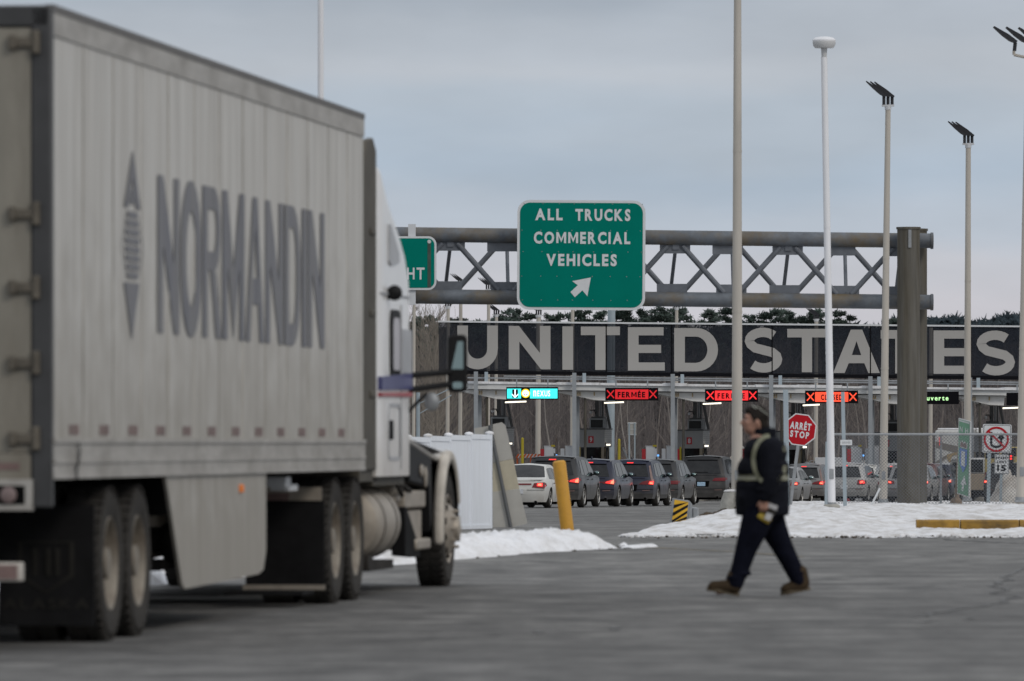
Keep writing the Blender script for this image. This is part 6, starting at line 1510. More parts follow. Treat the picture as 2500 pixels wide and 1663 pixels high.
        mr = MB(); p = side(3.02 if body == 'suv' else 3.0, belt+.05, sg); M = Matrix.Translation(p+Vector((sg*.13, 0, .06))); mr.ell((0,0,0), (.125, .085, .085), 12, 0, M); mr.cyl(p, p+Vector((sg*.09, 0, .03)), .03, .03, 6); m_ = mr.build('mirror', paint if lit else 'black_plastic', t)
        mr = MB(); mr.ell((0, -.05, 0), (.095, .042, .062), 10, 0, M); mr.build('mirror_glass', 'mirror_glass', m_)
        for yc in (yr, yf):
            me, mr_ = car_wheel(Rw, rim); wv = bpy.data.objects.new('wheel', me); COL.objects.link(wv); wv.parent = t; wv.location = (sg*(hw*.985-.115), yc, Rw); wv.rotation_euler = (random.uniform(0, 6), 0, 0 if sg > 0 else math.pi)
            rv = bpy.data.objects.new('rim', mr_); COL.objects.link(rv); rv.parent = wv
        if rails:
            mb = MB(); pts = [Vector((sg*width(y, H_-.04)*.93, y, interp(y, zr)+o_)) for y, o_ in ((.55, .0), (.7, .06), (1.5, .07), (2.3, .06), (2.45, .0))]; mb.tube(pts, .018, 6); mb.build('roof_rail', 'galv', t)
    # tail lamps
    bz = belt
    def lampset(q_off, q_on, wrap, hot=None, bar=None):
        for sg in (1, -1):
            mb = MB(); patch_r(mb, [(sg*a, b) for a, b in q_off], .016); 
            if wrap: patch_s(mb, wrap, .012, sg=sg)
            lm = mb.build('tail_light', 'lens_red', t)
            if lit and q_on:
                mb = MB(); patch_r(mb, [(sg*a, b) for a, b in q_on], .024, 0)
                if hot: patch_r(mb, [(sg*a, b) for a, b in hot], .028, 1)
                if wrap and tail != 'low': patch_s(mb, [(wrap[0][0]-.06, wrap[0][1]+.03), (wrap[0][0]+.06, wrap[0][1]+.03), (wrap[0][0]+.06, wrap[0][1]+.07), (wrap[0][0]-.06, wrap[0][1]+.07)], .02, sg=sg, nu=1, nv=1)
                mb.build('lamp', ['brake_lit', 'brake_hot'], lm)
        if bar: mb = MB(); patch_r(mb, bar, .018, nu=12); mb.build('light_bar', 'brake_lit' if lit == 'bar' else 'lens_red', t)
    if tail == 'bar':      # thin full-width bar flaring at the corners
        lampset([(.55, bz-.20), (1.0, bz-.24), (1.0, bz-.02), (.62, bz-.12)], [(.66, bz-.175), (.985, bz-.215), (.985, bz-.06), (.70, bz-.13)], [(.13, bz-.20), (.38, bz-.14), (.36, bz-.07), (.14, bz-.04)], [(.86, bz-.20), (.985, bz-.21), (.985, bz-.07), (.88, bz-.12)], [(-.62, bz-.165), (.62, bz-.165), (.62, bz-.13), (-.62, bz-.13)])
    elif tail == 'ell':    # vertical limb beside the glass, foot turned in
        lampset([(.40, bz-.23), (1.0, bz-.25), (1.0, bz-.04), (.55, bz-.13)], [(.80, bz-.22), (1.0, bz-.24), (1.0, bz-.10), (.84, bz-.13)], [(.14, bz-.20), (.34, bz-.15), (.30, bz-.06), (.16, bz-.02)], [(.85, bz-.21), (.97, bz-.22), (.97, bz-.16), (.85, bz-.15)])
        for sg in (1, -1): mb = MB(); patch_r(mb, [(sg*.90, bz-.06), (sg*1.0, bz-.05), (sg*1.0, H_-.20), (sg*.92, H_-.24)], .018); mb.build('tail_light', 'tape_red', t)
    elif tail == 'block':
        lampset([(.60, bz-.26), (.99, bz-.26), (.99, bz-.04), (.66, bz-.05)], [(.74, bz-.21), (.97, bz-.21), (.97, bz-.08), (.74, bz-.09)], [(.14, bz-.24), (.36, bz-.20), (.32, bz-.08), (.16, bz-.05)], [(.78, bz-.18), (.90, bz-.18), (.90, bz-.11), (.78, bz-.11)])
    elif tail == 'dark':
        lampset([(.45, bz-.24), (.99, bz-.24), (.99, bz-.10), (.55, bz-.12)], None, [(.14, bz-.22), (.36, bz-.18), (.34, bz-.12), (.16, bz-.10)])
    elif tail == 'wide':   # chrome strip with lamp clusters, sedan
        lampset([(.52, bz-.23), (1.0, bz-.27), (1.0, bz-.06), (.60, bz-.09)], [(.70, bz-.19), (.92, bz-.20), (.92, bz-.08), (.72, bz-.10)], [(.15, bz-.23), (.36, bz-.18), (.32, bz-.09), (.17, bz-.07)], [(.74, bz-.17), (.88, bz-.18), (.88, bz-.10), (.76, bz-.11)], [(-.5, bz-.15), (.5, bz-.15), (.5, bz-.10), (-.5, bz-.10)])
    elif tail == 'low':
        lampset([(.66, bz-.18), (1.0, bz-.18), (1.0, bz-.02), (.70, bz-.05)], [(.80, bz-.15), (.98, bz-.15), (.98, bz-.05), (.84, bz-.08)], [(.14, bz-.16), (.40, bz-.12), (.38, bz-.05), (.16, bz-.03)], [(.86, bz-.13), (.96, bz-.13), (.96, bz-.08), (.86, bz-.08)])
    if third and lit and body == 'suv':
        mb = MB(); patch_r(mb, [(-.17, H_-.13), (.17, H_-.13), (.17, H_-.10), (-.17, H_-.10)], .085, nu=4, nv=1); mb.build('brake_lamp', 'brake_lit', t)
    pz = belt-.36 if plate_pos is None else plate_pos
    mb = MB(); p = rear(0, pz); mb.box(-.16, .16, p.y-.02, p.y+.01, pz-.08, pz+.08); pl = mb.build('licence_plate', plate, t)
    mb = MB(); patch_r(mb, [(-.30, pz-.11), (.30, pz-.11), (.34, pz+.12), (-.34, pz+.12)], .005); mb.build('plate_recess', 'under_black' if 'white' not in paint and 'light' not in paint and 'silver' not in paint else paint, t)
    if body == 'suv':
        mb = MB(); patch_r(mb, [(-.98, sill), (.98, sill), (1.0, .46), (-1.0, .46)], .018, nu=10); patch_r(mb, [(-.55, .46), (.55, .46), (.50, .52), (-.50, .52)], .018, nu=6); mb.build('bumper', 'cladding' if clad else paint, t)
        for sg in (1, -1): mb = MB(); patch_r(mb, [(sg*.55, .55), (sg*.85, .56), (sg*.85, .59), (sg*.55, .58)], .022, nu=3, nv=1); mb.build('reflector', 'tape_red', t)
        mb = MB(); p = rear(0, belt+.12); mb.box(-.25, .25, p.y-.035, p.y-.01, belt+.10, belt+.115); mb.build('wiper', 'under_black', t)
    mb = MB(); patch_r(mb, [(-.66, bz-.02), (.66, bz-.02), (.66, bz-.008), (-.66, bz-.008)], .004, nu=10, nv=1); patch_r(mb, [(-.99, .60), (.99, .60), (.99, .612), (-.99, .612)], .004, nu=10, nv=1); mb.build('tailgate_seam', 'under_black', t)
    for i in range(exhaust):
        for sg in ((1, -1) if exhaust > 1 else (1,)):
            x = sg*hw*.62; mb = MB(); mb.cyl((x, .02, sill+.0), (x, .35, sill+.0), .055, .05, 14, 0, False); mb.cyl((x, .06, sill), (x, .07, sill), .045, .045, 14, 1); mb.build('exhaust_pipe', ['chrome', 'under_black'], t)
        break
    if fin:
        mb = MB(); mb.prism_yz([(.62, H_-.02), (.60, H_+.10), (.66, H_+.10), (.90, H_-.02)], -.018, .018); mb.build('antenna', paint, t)
    return t
def Zs(s): return F/s
make_car('white sedan with right brake light glowing, between the leaning boards and the yellow bollard', 1266, Zs(73), 4.9, 1.85, 1.47, 'paint_white', 'sedan', 'wide', clad=False, fin=False)
make_car('white car ahead of the white sedan, only its roof showing', 1262, Zs(64), 4.8, 1.85, 1.50, 'paint_white', 'sedan', 'wide', clad=False, fin=False)
make_car('charcoal SUV with thin red light bar, right behind the thick yellow bollard', 1346, Zs(71.5), 4.93, 2.0, 1.76, 'paint_charcoal', 'suv', 'bar', 'bar', rails=False, exhaust=2, clad=False, Rw=.385)
make_car('navy SUV with arrow-shaped brake lights, between the charcoal and the dusty blue SUV', 1437, Zs(69), 4.75, 1.92, 1.68, 'paint_navy', 'suv', 'bar', True, rails=False, clad=False)
make_car('dusty dark blue SUV with tall L-shaped tail lights and a silver rear plate', 1536, Zs(67.3), 4.65, 1.87, 1.69, 'paint_navy_dusty', 'suv', 'ell', True, clad=True)
make_car('dark grey SUV without brake lights, half hidden by the dusty blue one', 1596, Zs(66), 4.95, 1.93, 1.71, 'paint_slate', 'suv', 'dark', False, clad=False)
make_car('large boxy black SUV with pale blue plate, left of the tall tan post', 1712, Zs(61.5), 5.3, 2.05, 1.92, 'paint_black', 'suv', 'dark', False, plate='plate_blue', clad=False, Rw=.40)
make_car('silver sedan mostly hidden behind the walking man', 1893, Zs(63), 4.75, 1.84, 1.46, 'paint_silver', 'sedan', 'low', clad=False)
make_car('grey SUV with hook-shaped brake light, right below the stop sign', 1961, Zs(55.5), 4.6, 1.86, 1.68, 'paint_grey', 'suv', 'ell', True, clad=False)
make_car('dark car roof just beyond the grey SUV below the stop sign', 1938, Zs(51.5), 4.9, 1.95, 1.78, 'paint_charcoal', 'suv', 'dark', False, rails=True)
make_car('light silver SUV with roof rails behind the square sign post', 2061, Zs(57), 4.9, 1.9, 1.70, 'paint_light', 'suv', 'block', True, rails=True, clad=False)
make_car('white SUV ahead of the light silver one, showing past its right side', 2098, Zs(53.8), 4.8, 1.9, 1.68, 'paint_white', 'suv', 'low', True, clad=False)
make_car('white SUV with red high brake light between tan lamp post and gantry post', 2178, Zs(56), 4.7, 1.88, 1.68, 'paint_light', 'suv', 'dark', True, clad=False)
make_car('silver car whose side just shows right of the gantry post', 2216, Zs(58), 4.6, 1.84, 1.62, 'paint_silver', 'suv', 'low', True, clad=False)
make_car('dusty maroon SUV right of the gantry post', 2240, Zs(56), 4.7, 1.88, 1.70, 'paint_maroon', 'suv', 'ell', True, clad=False)
make_car('navy SUV with one orange-red brake light left of the wooden post', 2276, Zs(53.5), 4.7, 1.86, 1.70, 'paint_navy', 'suv', 'low', True, clad=False)
make_car('black car with red tail light peeking out at the right edge', 2452, Zs(60), 4.7, 1.84, 1.66, 'paint_black', 'suv', 'low', True, clad=False)

# ------------------------------------------------------------------ motorhome, pickup, camper
def motorhome():
    z = 368.0; g = -1.36; o = Vector((PX(2342, z), z, g)); t = thing('motorhome', 'large white and grey motorhome with swoosh, rear ladder and the letters Mer', 'motorhome', o, -R(10))
    W_, H_, L_ = 2.45, 3.35, 8.5; h = W_/2
    mb = MB(); mb.box(-h, h, 0, L_, .55, H_); mb.build('body', 'rv_white', t, bevel=.12)
    mb = MB(); mb.box(-h*.9, h*.9, .1, L_-.1, H_, H_+.09); mb.build('snow_cover', 'snow', t, bevel=.03)
    def rq(pts, m, nm, y=-.008):
        mb = MB(); mb.sheet([(a*h, b) for a, b in pts], y); return mb.build(nm, m, t, smooth=0)
    rq([(-.97, 2.78), (.97, 2.25), (.97, 1.55), (.3, 2.0), (-.2, 2.22), (-.97, 2.45)], 'rv_grey', 'grey_band'); rq([(-.97, 1.75), (-.6, 2.05), (-.1, 2.2), (-.5, 1.98), (-.97, 1.45)], 'rv_grey', 'swoosh', -.012)
    rq([(-.5, 2.12), (.05, 2.30), (.05, 2.20), (-.3, 2.02), (-.35, 1.85), (-.1, 1.75), (-.42, 1.72), (-.52, 1.95)], 'rv_gold', 'swoosh', -.014)
    rq([(-.97, .60), (.97, .60), (.97, 1.05), (-.97, 1.05)], 'rv_tan', 'lower_panel')
    mb = MB(); mb.text('M', -.62, -.42, 1.42, 1.66, -.016); mb.text('er', -.39, -.15, 1.42, 1.59, -.016); mb.build('lettering', 'rv_grey', t, smooth=0, recalc=False)
    mb = MB()
    for x in (.45, .85): mb.cyl((x, -.08, 1.3), (x, -.08, H_+.15), .018, .018, 6)
    for k in range(6): mb.cyl((.45, -.08, 1.5+k*.36), (.85, -.08, 1.5+k*.36), .014, .014, 6)
    mb.build('ladder', 'led_black', t)
    for x, zz0 in ((-.95, 2.55), (.98, 1.05), (-.98, 1.05)): mb = MB(); mb.box(x-.04, x+.04, -.03, 0, zz0, zz0+.42); mb.build('tail_light', 'brake_lit' if zz0 > 2 else 'lens_red', t)
    for sg in (1, -1):
        for y in (2.4, L_-1.2):
            mb = MB(); mb.lathe([(.28, -.13), (.36, -.14), (.45, -.10), (.45, .10), (.36, .14), (.28, .13)], 'X', (sg*(h-.16), y, .45), 24); mb.lathe([(.28, .1*sg), (.2, .06*sg), (.001, .06*sg)], 'X', (sg*(h-.16), y, .45), 20, 1); mb.build('wheel', ['tyre', 'rim_alloy'], t)
        mb = MB(); mb.box(sg*h-.01, sg*h+.01, 3.0, 4.2, 1.75, 2.4); mb.build('window', 'glass_car', t, bevel=.004)
    mb = MB(); mb.box(-h*.8, h*.8, .3, L_-.3, .35, .56); mb.build('chassis', 'under_black', t)
    mb = MB(); mb.box(-.15, .15, -.02, .01, .72, .88); mb.build('licence_plate', 'plate_white', t)
motorhome()
def pickup():
    z = 342.0; g = GZ(z); t = thing('pickup_truck', 'white pickup truck mostly hidden behind the leaning green sign', 'pickup truck', (PX(2352, z), z, g), -R(10)); W_ = 1.95; h = W_/2
    mb = MB(); mb.box(-h, h, 0, 2.0, .55, 1.15); mb.prism_xz([(-h, .55), (h, .55), (h, 1.15), (h*.84, 1.88), (-h*.84, 1.88), (-h, 1.15)], 2.02, 3.9); mb.box(-h, h, 3.9, 5.5, .55, 1.18); mb.build('body', 'paint_white', t, bevel=.05)
    mb = MB(); mb.sheet([(-h*.86, 1.22), (h*.86, 1.22), (h*.74, 1.78), (-h*.74, 1.78)], 2.012); mb.build('rear_window', 'glass_car', t, smooth=0)
    mb = MB(); mb.box(-h*.8, h*.8, 2.0, 3.8, 1.87, 1.95); mb.build('snow_cover', 'snow', t)
    for sg in (1, -1):
        mb = MB(); mb.add([(sg*(h-.005)+sg*.01, 2.25, 1.2), (sg*(h-.005)+sg*.01, 3.75, 1.2), (sg*(h*.87)+sg*.01, 3.4, 1.78), (sg*(h*.87)+sg*.01, 2.3, 1.78)], [(0,1,2,3)]); mb.build('side_window', 'glass_car', t, smooth=0)
        mb = MB(); mb.box(sg*h*.9-.09, sg*h*.9+.09, -.02, .0, .8, 1.12); mb.build('tail_light', 'lens_red', t)
        mb = MB(); mb.box(sg*(h+.16)-.11, sg*(h+.16)+.11, 3.5, 3.6, 1.2, 1.5); mb.cyl((sg*h, 3.55, 1.25), (sg*(h+.1), 3.55, 1.3), .03, .03, 6); mb.build('mirror', 'black_plastic', t, bevel=.02)
        for y in (1.1, 4.5):
            me, mr_ = car_wheel(.40, 'rim_alloy'); wv = bpy.data.objects.new('wheel', me); COL.objects.link(wv); wv.parent = t; wv.location = (sg*(h-.10), y, .40); wv.rotation_euler = (0, 0, 0 if sg > 0 else math.pi); rv = bpy.data.objects.new('rim', mr_); COL.objects.link(rv); rv.parent = wv
    mb = MB(); mb.box(-h*.8, h*.8, .2, 5.2, .3, .6); mb.build('underbody', 'under_black', t); mb = MB(); mb.box(-h*.9, h*.9, -.12, .0, .5, .68); mb.build('bumper', 'chrome', t, bevel=.02)
pickup()
def camper():
    z = 327.0; g = GZ(z); t = thing('camper', 'tan and white camper back with one round red brake light, beside the speed limit sign', 'camper', (PX(2405, z), z, g), -R(10)); W_, H_, L_ = 1.75, 1.95, 5.2; h = W_/2
    mb = MB(); mb.box(-h, h, 0, L_, .5, 1.25); mb.build('lower_body', 'rv_tan', t, bevel=.04); mb = MB(); mb.box(-h, h, .005, L_, 1.25, H_); mb.build('upper_body', 'rv_white', t, bevel=.06)
    mb = MB(); mb.box(-h*.95, -h*.1, -.02, .01, 1.32, 1.88); mb.build('window', 'glass_car', t, bevel=.02)
    mb = MB(); mb.box(h*.25, h*.25+.24, -.04, 0, 1.28, 1.52, 0); mb.cyl((h*.25+.12, -.055, 1.41), (h*.25+.12, -.04, 1.41), .07, .07, 14, 1); mb.build('tail_light', ['lens_red', 'brake_lit'], t)
    mb = MB(); mb.cyl((h*.25+.10, -.02, .82), (h*.25+.10, 0, .82), .09, .09, 16, 0); mb.cyl((h*.25+.10, -.026, .82), (h*.25+.10, -.02, .82), .065, .065, 16, 1); mb.box(h*.25, h*.25+.2, -.012, 0, 1.12, 1.15, 2); mb.build('filler_cap', ['under_black', 'rv_tan', 'tape_red'], t)
    mb = MB(); mb.box(-h*.9, h*.9, -.1, L_-.2, .28, .5); mb.build('chassis', 'under_black', t)
    for sg in (1, -1):
        mb = MB(); mb.lathe([(.2, -.1), (.28, -.11), (.36, -.08), (.36, .08), (.28, .11), (.2, .1)], 'X', (sg*(h-.13), 1.2, .36), 20); mb.lathe([(.2, .06*sg), (.001, .05*sg)], 'X', (sg*(h-.13), 1.2, .36), 16, 1); mb.build('wheel', ['tyre', 'rim_alloy'], t)
camper()
z = 318.0; g = GZ(z); t = thing('cargo_van', 'ochre and tan van body squeezed between camper and right-edge lamp post', 'van', (PX(2440, z), z, g), -R(10))
mb = MB(); mb.box(-.65, .75, 0, 5, .45, 2.4); mb.build('body', 'panel_ochre', t, bevel=.06); mb = MB(); mb.box(.1, .74, -.012, 0, 2.0, 2.36); mb.box(-.6, .0, -.012, 0, 1.9, 2.36); mb.build('window', 'glass_car', t); mb = MB(); mb.box(-.3, .55, -.014, 0, .6, 1.75); mb.build('door', 'rv_tan', t, bevel=.02)
mb = MB(); mb.box(-.6, .7, .1, 4.8, .25, .46); mb.build('chassis', 'under_black', t)
for sg in (-.5, .6): mb = MB(); mb.lathe([(.2, -.1), (.3, -.11), (.36, -.08), (.36, .08), (.3, .11), (.2, .1)], 'X', (sg, 1.0, .36), 20); mb.build('wheel', 'tyre', t)
for x in (-.58, .66): mb = MB(); mb.box(x-.05, x+.05, -.02, 0, 1.0, 1.3); mb.build('tail_light', 'lens_red', t)
# ------------------------------------------------------------------ the walking man
def build_person():
    z = 64.0; o = Vector((PX(1866, z), z, 0.0))
    t = thing('person', 'man in dark work jacket with yellow-grey reflective bands, dark trousers and brown boots, striding left', 'person', o)
    V = Vector
    near, far = -.13, .13           # lateral offsets (towards / away from the camera)
    # --- body: one continuous figure
    b = MB()
    headc = V((-.075, -.0, 1.525))
    b.ell(headc, (.098, .078, .118), 20); b.ell(headc+V((-.03, 0, -.055)), (.078, .064, .072), 16); b.ell(headc+V((-.062, 0, -.085)), (.034, .036, .030), 12)
    b.ell(headc+V((-.080, 0, .035)), (.022, .052, .022), 12)                                    # brow
    b.cap(headc+V((-.095, 0, .012)), .011, headc+V((-.122, 0, -.022)), .017, 10)             # nose
    b.ell(headc+V((-.098, 0, -.052)), (.016, .026, .010), 10); b.ell(headc+V((-.092, 0, -.068)), (.017, .024, .010), 10)     # lips
    for s in (-1, 1): b.ell(headc+V((.012, s*.076, -.012)), (.022, .012, .034), 10); b.ell(headc+V((-.072, s*.045, -.02)), (.024, .02, .024), 10)
    b.cap(headc+V((.01, 0, -.06)), .062, V((-.015, 0, 1.36)), .075, 14)
    b.cap(V((-.01, 0, 1.32)), .13, V((0, 0, 1.0)), .14, 14); b.cap(V((0, 0, 1.0)), .15, V((-.01, 0, .76)), .14, 14)
    def leg(pts): 
        for (p, r), (q, r2) in zip(pts, pts[1:]): b.cap(V(p), r, V(q), r2, 12)
    leg([((-.04, near*.7, .74), .085), ((-.15, near, .42), .058), ((-.262, near, .12), .042), ((-.27, near, .07), .042), ((-.40, near, .05), .034)])
    leg([((.02, far*.7, .74), .085), ((.15, far*.9, .43), .058), ((.315, far*.9, .145), .042), ((.31, far*.9, .08), .042), ((.20, far*.9, .04), .034)])
    def arm(sh, el, wr, hand_dir, side):
        b.cap(sh, .055, el, .045, 12); b.cap(el, .044, wr, .030, 12)
        hd = hand_dir.normalized(); palm = wr+hd*.055
        b.cap(wr, .028, wr+hd*.03, .030, 10); lat = V((0, 1, 0)); fwd = V((-1, 0, .1)).normalized()
        for k, (ln, sp) in enumerate(((.072, -.028), (.082, -.009), (.076, .010), (.060, .028))):
            base = wr+hd*.085+fwd*(-sp); b.cap(wr+hd*.02+fwd*(-sp*.6), .017, base, .0125, 8)
            curl = (hd+V((0, -side*.75, 0))).normalized(); c2 = (hd*.2+V((0, -side*1.0, 0))+V((0,0,.25))).normalized()
            m1 = base+curl*ln*.42; m2 = m1+c2*ln*.34; m3 = m2+(c2+V((0,0,.5))).normalized()*ln*.24
            b.cap(base, .0115, m1, .0105, 8); b.cap(m1, .0105, m2, .0095, 8); b.cap(m2, .0095, m3, .008, 8)
        tb = wr+hd*.035+fwd*.030; t1 = tb+(hd*.7+fwd*.6+V((0, -side*.3, 0))).normalized()*.034; t2 = t1+(hd*.8+fwd*.1+V((0, -side*.7, 0))).normalized()*.030
        b.cap(wr+hd*.015+fwd*.012, .018, tb, .0145, 8); b.cap(tb, .0135, t1, .012, 8); b.cap(t1, .012, t2, .010, 8)
    shN, elN, wrN = V((.05, -.235, 1.28)), V((.055, -.285, 1.03)), V((-.005, -.27, .855))
    shF, elF, wrF = V((.0, .235, 1.28)), V((-.06, .285, 1.04)), V((-.17, .25, .88))
    arm(shN, elN, wrN, V((-.12, 0, -1)), -1); arm(shF, elF, wrF, V((-.25, 0, -1)), 1)
    body = blob('body', b, 'skin', t, .0065, 4)
    # eyes and brow details
    for s in (-1, 1):
        mb = MB(); mb.ell(headc+V((-.086, s*.034, .008)), (.008, .012, .006), 8, 0); mb.ell(headc+V((-.0925, s*.034, .008)), (.003, .0055, .0045), 8, 1); mb.build('eye', ['paper', 'under_black'], t)
        mb = MB(); mb.ell(headc+V((-.094, s*.034, .030)), (.008, .022, .005), 8); mb.build('eyebrow', 'hair', t)
    h = MB(); h.ell(headc+V((.018, 0, .030)), (.098, .086, .102), 20); h.ell(headc+V((.062, 0, -.035)), (.052, .072, .070), 14); h.ell(headc+V((-.045, 0, .085)), (.052, .064, .040), 14)
    rnd = random.Random(3)
    for _ in range(34): a = rnd.uniform(-1.5, 1.5); e = rnd.uniform(-.2, 1.4); h.ell(headc+V((.02+.088*math.cos(a)*math.cos(e), .078*math.sin(a)*math.cos(e)*1.05, .03+.096*math.sin(e))), .018, 8)
    for s in (-1, 1): h.cap(headc+V((-.012, s*.074, .04)), .016, headc+V((-.018, s*.077, -.012)), .008, 8)
    blob('hair', h, 'hair', t, .007, 3)
    g = MB(); g.box(-.150, -.105, -.07, .07, 1.618, 1.660, 0, Matrix.Translation((.02, 0, .005)) @ Matrix.Rotation(0, 4, 'Y'))
    for s in (-1, 1): g.cyl((-.09, s*.072, 1.640), (.02, s*.088, 1.60), .004, .004, 6)
    gl = MB(); M = Matrix.Translation((-.085, 0, 1.640)) @ Matrix.Rotation(R(35), 4, 'Y')
    for s in (-1, 1): gl.ell((0, s*.036, 0), (.030, .033, .008), 10, 0, M)
    for s in (-1, 1): gl.cyl((-.07, s*.068, 1.650), (.03, s*.088, 1.575), .004, .004, 6)
    gl.build('glasses', 'retro_silver', t)
    # --- jacket
    j = MB()
    def E(c, r): j.ell(V(c), r, 20)
    j.cap(V((.0, 0, 1.40)), .088, V((-.005, 0, 1.36)), .10, 16)
    E((.005, 0, 1.25), (.198, .245, .155)); E((-.01, 0, 1.10), (.232, .255, .17)); E((-.015, 0, .96), (.236, .255, .17)); E((-.018, 0, .84), (.230, .245, .13))
    j.lathe([(.001, 1.0), (.234, 1.0), (.240, .85), (.234, .715), (.220, .70), (.001, .70)], 'Z', (-.018, 0, 0), 28)
    for p in ((.13, -.05, 1.05), (-.17, .06, .95), (-.19, -.05, .86), (.15, .02, .83)): E(p, (.05, .14, .09))
    torso = MB(); torso.v, torso.f, torso.m = list(j.v), list(j.f), list(j.m)
    def sleeve(sh, el, wr):
        j.cap(sh+V((0, 0, .0)), .108, sh.lerp(el, .5), .098, 14); j.cap(sh.lerp(el, .5), .098, el, .085, 14); j.cap(el, .085, el.lerp(wr, .6), .076, 14); j.cap(el.lerp(wr, .6), .076, wr+V((0, 0, .015)), .060, 14)
        for f in (.25, .55, .85): j.ell(sh.lerp(el, f)+V((.03, 0, 0)), (.085, .085, .03), 12)
        for f in (.25, .6): j.ell(el.lerp(wr, f)+V((-.02, 0, 0)), (.078, .074, .025), 12)
    sleeve(shN, elN, wrN); sleeve(shF, elF, wrF)
    jk = blob('jacket', j, 'jacket', t, .011, 5)
    # reflective bands laid on the jacket surface
    me = jk.data; arms = [(shN, elN), (elN, wrN), (shF, elF), (elF, wrF)]
    def dseg(p, a, c): k = max(0, min(1, (p-a).dot(c-a)/(c-a).length_squared)); return (p-a-(c-a)*k).length
    def strip(test, name, m, off):
        mb = MB(); mp = {}
        for p in me.polygons:
            c = p.center
            if min(dseg(c, *s_) for s_ in arms) < .125 and not name.startswith('shoulder'): continue
            if test(c, p.normal):
                ids = []
                for vi in p.vertices:
                    if vi not in mp: mp[vi] = len(mb.v); v = me.vertices[vi]; mb.v.append(tuple(v.co+v.normal*off))
                    ids.append(mp[vi])
                mb.f.append(tuple(ids)); mb.m.append(0)
        if mb.f: mb.build(name, m, t, smooth=180, recalc=False)
    strip(lambda c, n: 1.008 < c.z < 1.056, 'waist_band', 'hi_vis', .007); strip(lambda c, n: 1.024 < c.z < 1.044, 'waist_band_stripe', 'retro_silver', .011)
    # band running round the armhole on the near shoulder, as the coat shows it
    for sh, sg in ((shN, -1), (shF, 1)):
        mb = MB(); n = 26; vs = []
        for i in range(n+1):
            a = R(-62+304*i/n) if False else R(-60+300*i/n); rx, rz = .142, .212
            for k, w_ in enumerate((-.018, .018)):
                p = V((sh.x-.01+(rx+w_)*math.cos(a), 0, 1.185+(rz+w_)*math.sin(a)))
                # project sideways onto the coat
                ok, loc, nn, idx = jk.ray_cast(V((p.x, sg*.6, p.z)), V((0, -sg, 0)))
                vs.append(loc+V((0, sg*.010, 0)) if ok else V((p.x, sg*.02, p.z)))
        good = [(2*i, 2*i+1, 2*i+3, 2*i+2) for i in range(n) if all(abs(vs[q].y) > .06 for q in (2*i, 2*i+1, 2*i+3, 2*i+2))]
        mb.add(vs, good); mb.build('shoulder_band', 'hi_vis', t, smooth=180)
    c = MB(); c.lathe([(.084, 1.36), (.102, 1.37), (.106, 1.435), (.098, 1.460), (.086, 1.445)], 'Z', (.002, 0, 0), 20); c.build('collar', 'jacket', t)
    # --- trousers and boots
    p_ = MB()
    def tl(pts):
        for (a, r), (q, r2) in zip(pts, pts[1:]): p_.cap(V(a), r, V(q), r2, 14)
    p_.ell(V((-.01, 0, .76)), (.165, .185, .13), 18)
    tl([((-.035, near*.75, .76), .150), ((-.100, near, .58), .124), ((-.160, near, .42), .097), ((-.205, near, .27), .083), ((-.258, near, .118), .075)])
    tl([((.02, far*.75, .76), .150), ((.080, far, .60), .122), ((.160, far*.95, .43), .095), ((.232, far*.9, .29), .083), ((.308, far*.9, .140), .076)])
    for q in ((-.20, near, .20), (-.25, near, .165), (-.14, near, .42), (.29, far*.9, .20), (.25, far*.9, .24), (.13, far, .46)): p_.ell(V(q), (.092, .088, .026), 12)
    blob('trousers', p_, 'trousers', t, .011, 4)
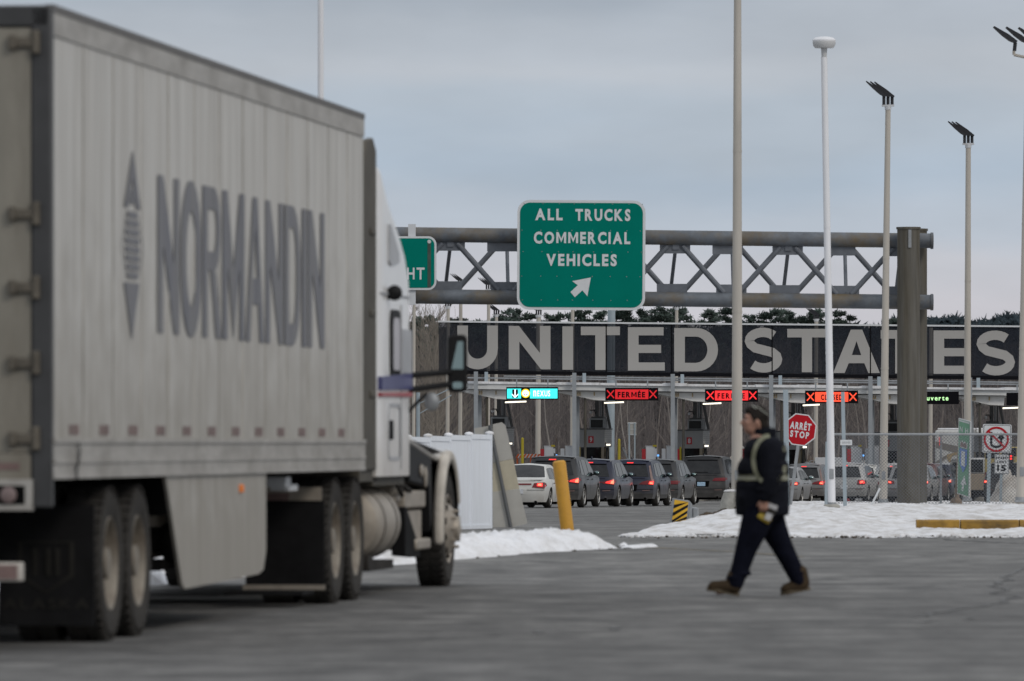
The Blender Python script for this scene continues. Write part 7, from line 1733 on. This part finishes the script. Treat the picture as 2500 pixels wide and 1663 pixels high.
    def boot(ank, heel, toe, name='boot'):
        bt = MB(); up = V((0, 0, 1)); d = (toe-heel); ln = d.length; d.normalize(); nrm = V((d.z, 0, -d.x)); nrm = nrm if nrm.z > 0 else -nrm
        bt.cap(ank+V((0,0,.06)), .068, ank.lerp(heel+d*.05+nrm*.06, .7), .064, 14)
        bt.cap(heel+d*.058+nrm*.062, .060, heel+d*(ln*.55)+nrm*.060, .056, 14); bt.cap(heel+d*(ln*.5)+nrm*.06, .054, heel+d*(ln-.055)+nrm*.048, .048, 14)
        bt.cap(ank+d*.02, .052, heel+d*(ln*.5)+nrm*.07, .044, 12); bt.ell(heel+d*(ln-.06)+nrm*.045, (.062, .05, .040), 14)
        o_ = blob(name, bt, 'boot', t, .008, 3)
        so_ = MB(); M = Matrix.Translation(heel) @ Matrix.Rotation(math.atan2(d.z, -d.x), 4, 'Y'); n = 12; out = []
        for i in range(28):
            a = 2*math.pi*i/28; x = -ln/2-math.cos(a)*ln/2*1.02; y = math.sin(a)*(.050 if math.cos(a) > 0 else .042); out.append((x, y))
        vs = [(x, y, .0) for x, y in out]+[(x, y, .030) for x, y in out]; so_.add(vs, [tuple(range(28)), tuple(range(55, 27, -1))]+[(i, (i+1) % 28, 28+(i+1) % 28, 28+i) for i in range(28)], 0, M)
        so_.build('sole', 'boot_sole', o_, bevel=.004)
        la = MB()
        for k in range(4): q = heel+d*(ln*(.40+.09*k))+nrm*(.125-.012*k); la.cap(q+V((0,-.03,-.008)), .006, q+V((0,.03,-.008)), .006, 6)
        la.build('lace', 'lace', o_)
    boot(V((-.262, near, .115)), V((-.225, near, .004)), V((-.505, near, .052))); boot(V((.315, far*.9, .145)), V((.405, far*.9, .052)), V((.150, far*.9, .004)))
    # --- things in the near hand
    hold = wrN+V((-.005, -.0, -.105))
    it = thing('work_gloves', 'rolled yellow and black work gloves with papers held in the man\'s left hand', 'gloves', o+hold, 0)
    gg = MB(); gg.cap(V((-.035, .045, -.03)), .024, V((.045, .055, -.075)), .026, 10); gg.cap(V((-.045, .03, -.055)), .020, V((.03, .03, -.105)), .018, 10); blob('yellow_glove', gg, 'glove_yellow', it, .007, 2)
    gg = MB(); gg.cap(V((.03, .045, .055)), .026, V((.085, .05, -.005)), .030, 10); gg.cap(V((.05, .03, .01)), .026, V((.07, .04, -.04)), .022, 10); blob('black_glove', gg, 'glove_black', it, .007, 2)
    pp = MB(); pp.box(.02, .10, .01, .016, .035, .075, 0, Matrix.Rotation(R(20), 4, 'Y')); pp.box(.03, .085, .0, .006, -.065, -.005, 0, Matrix.Rotation(R(25), 4, 'Y')); pp.build('paper', 'paper', it)
build_person()
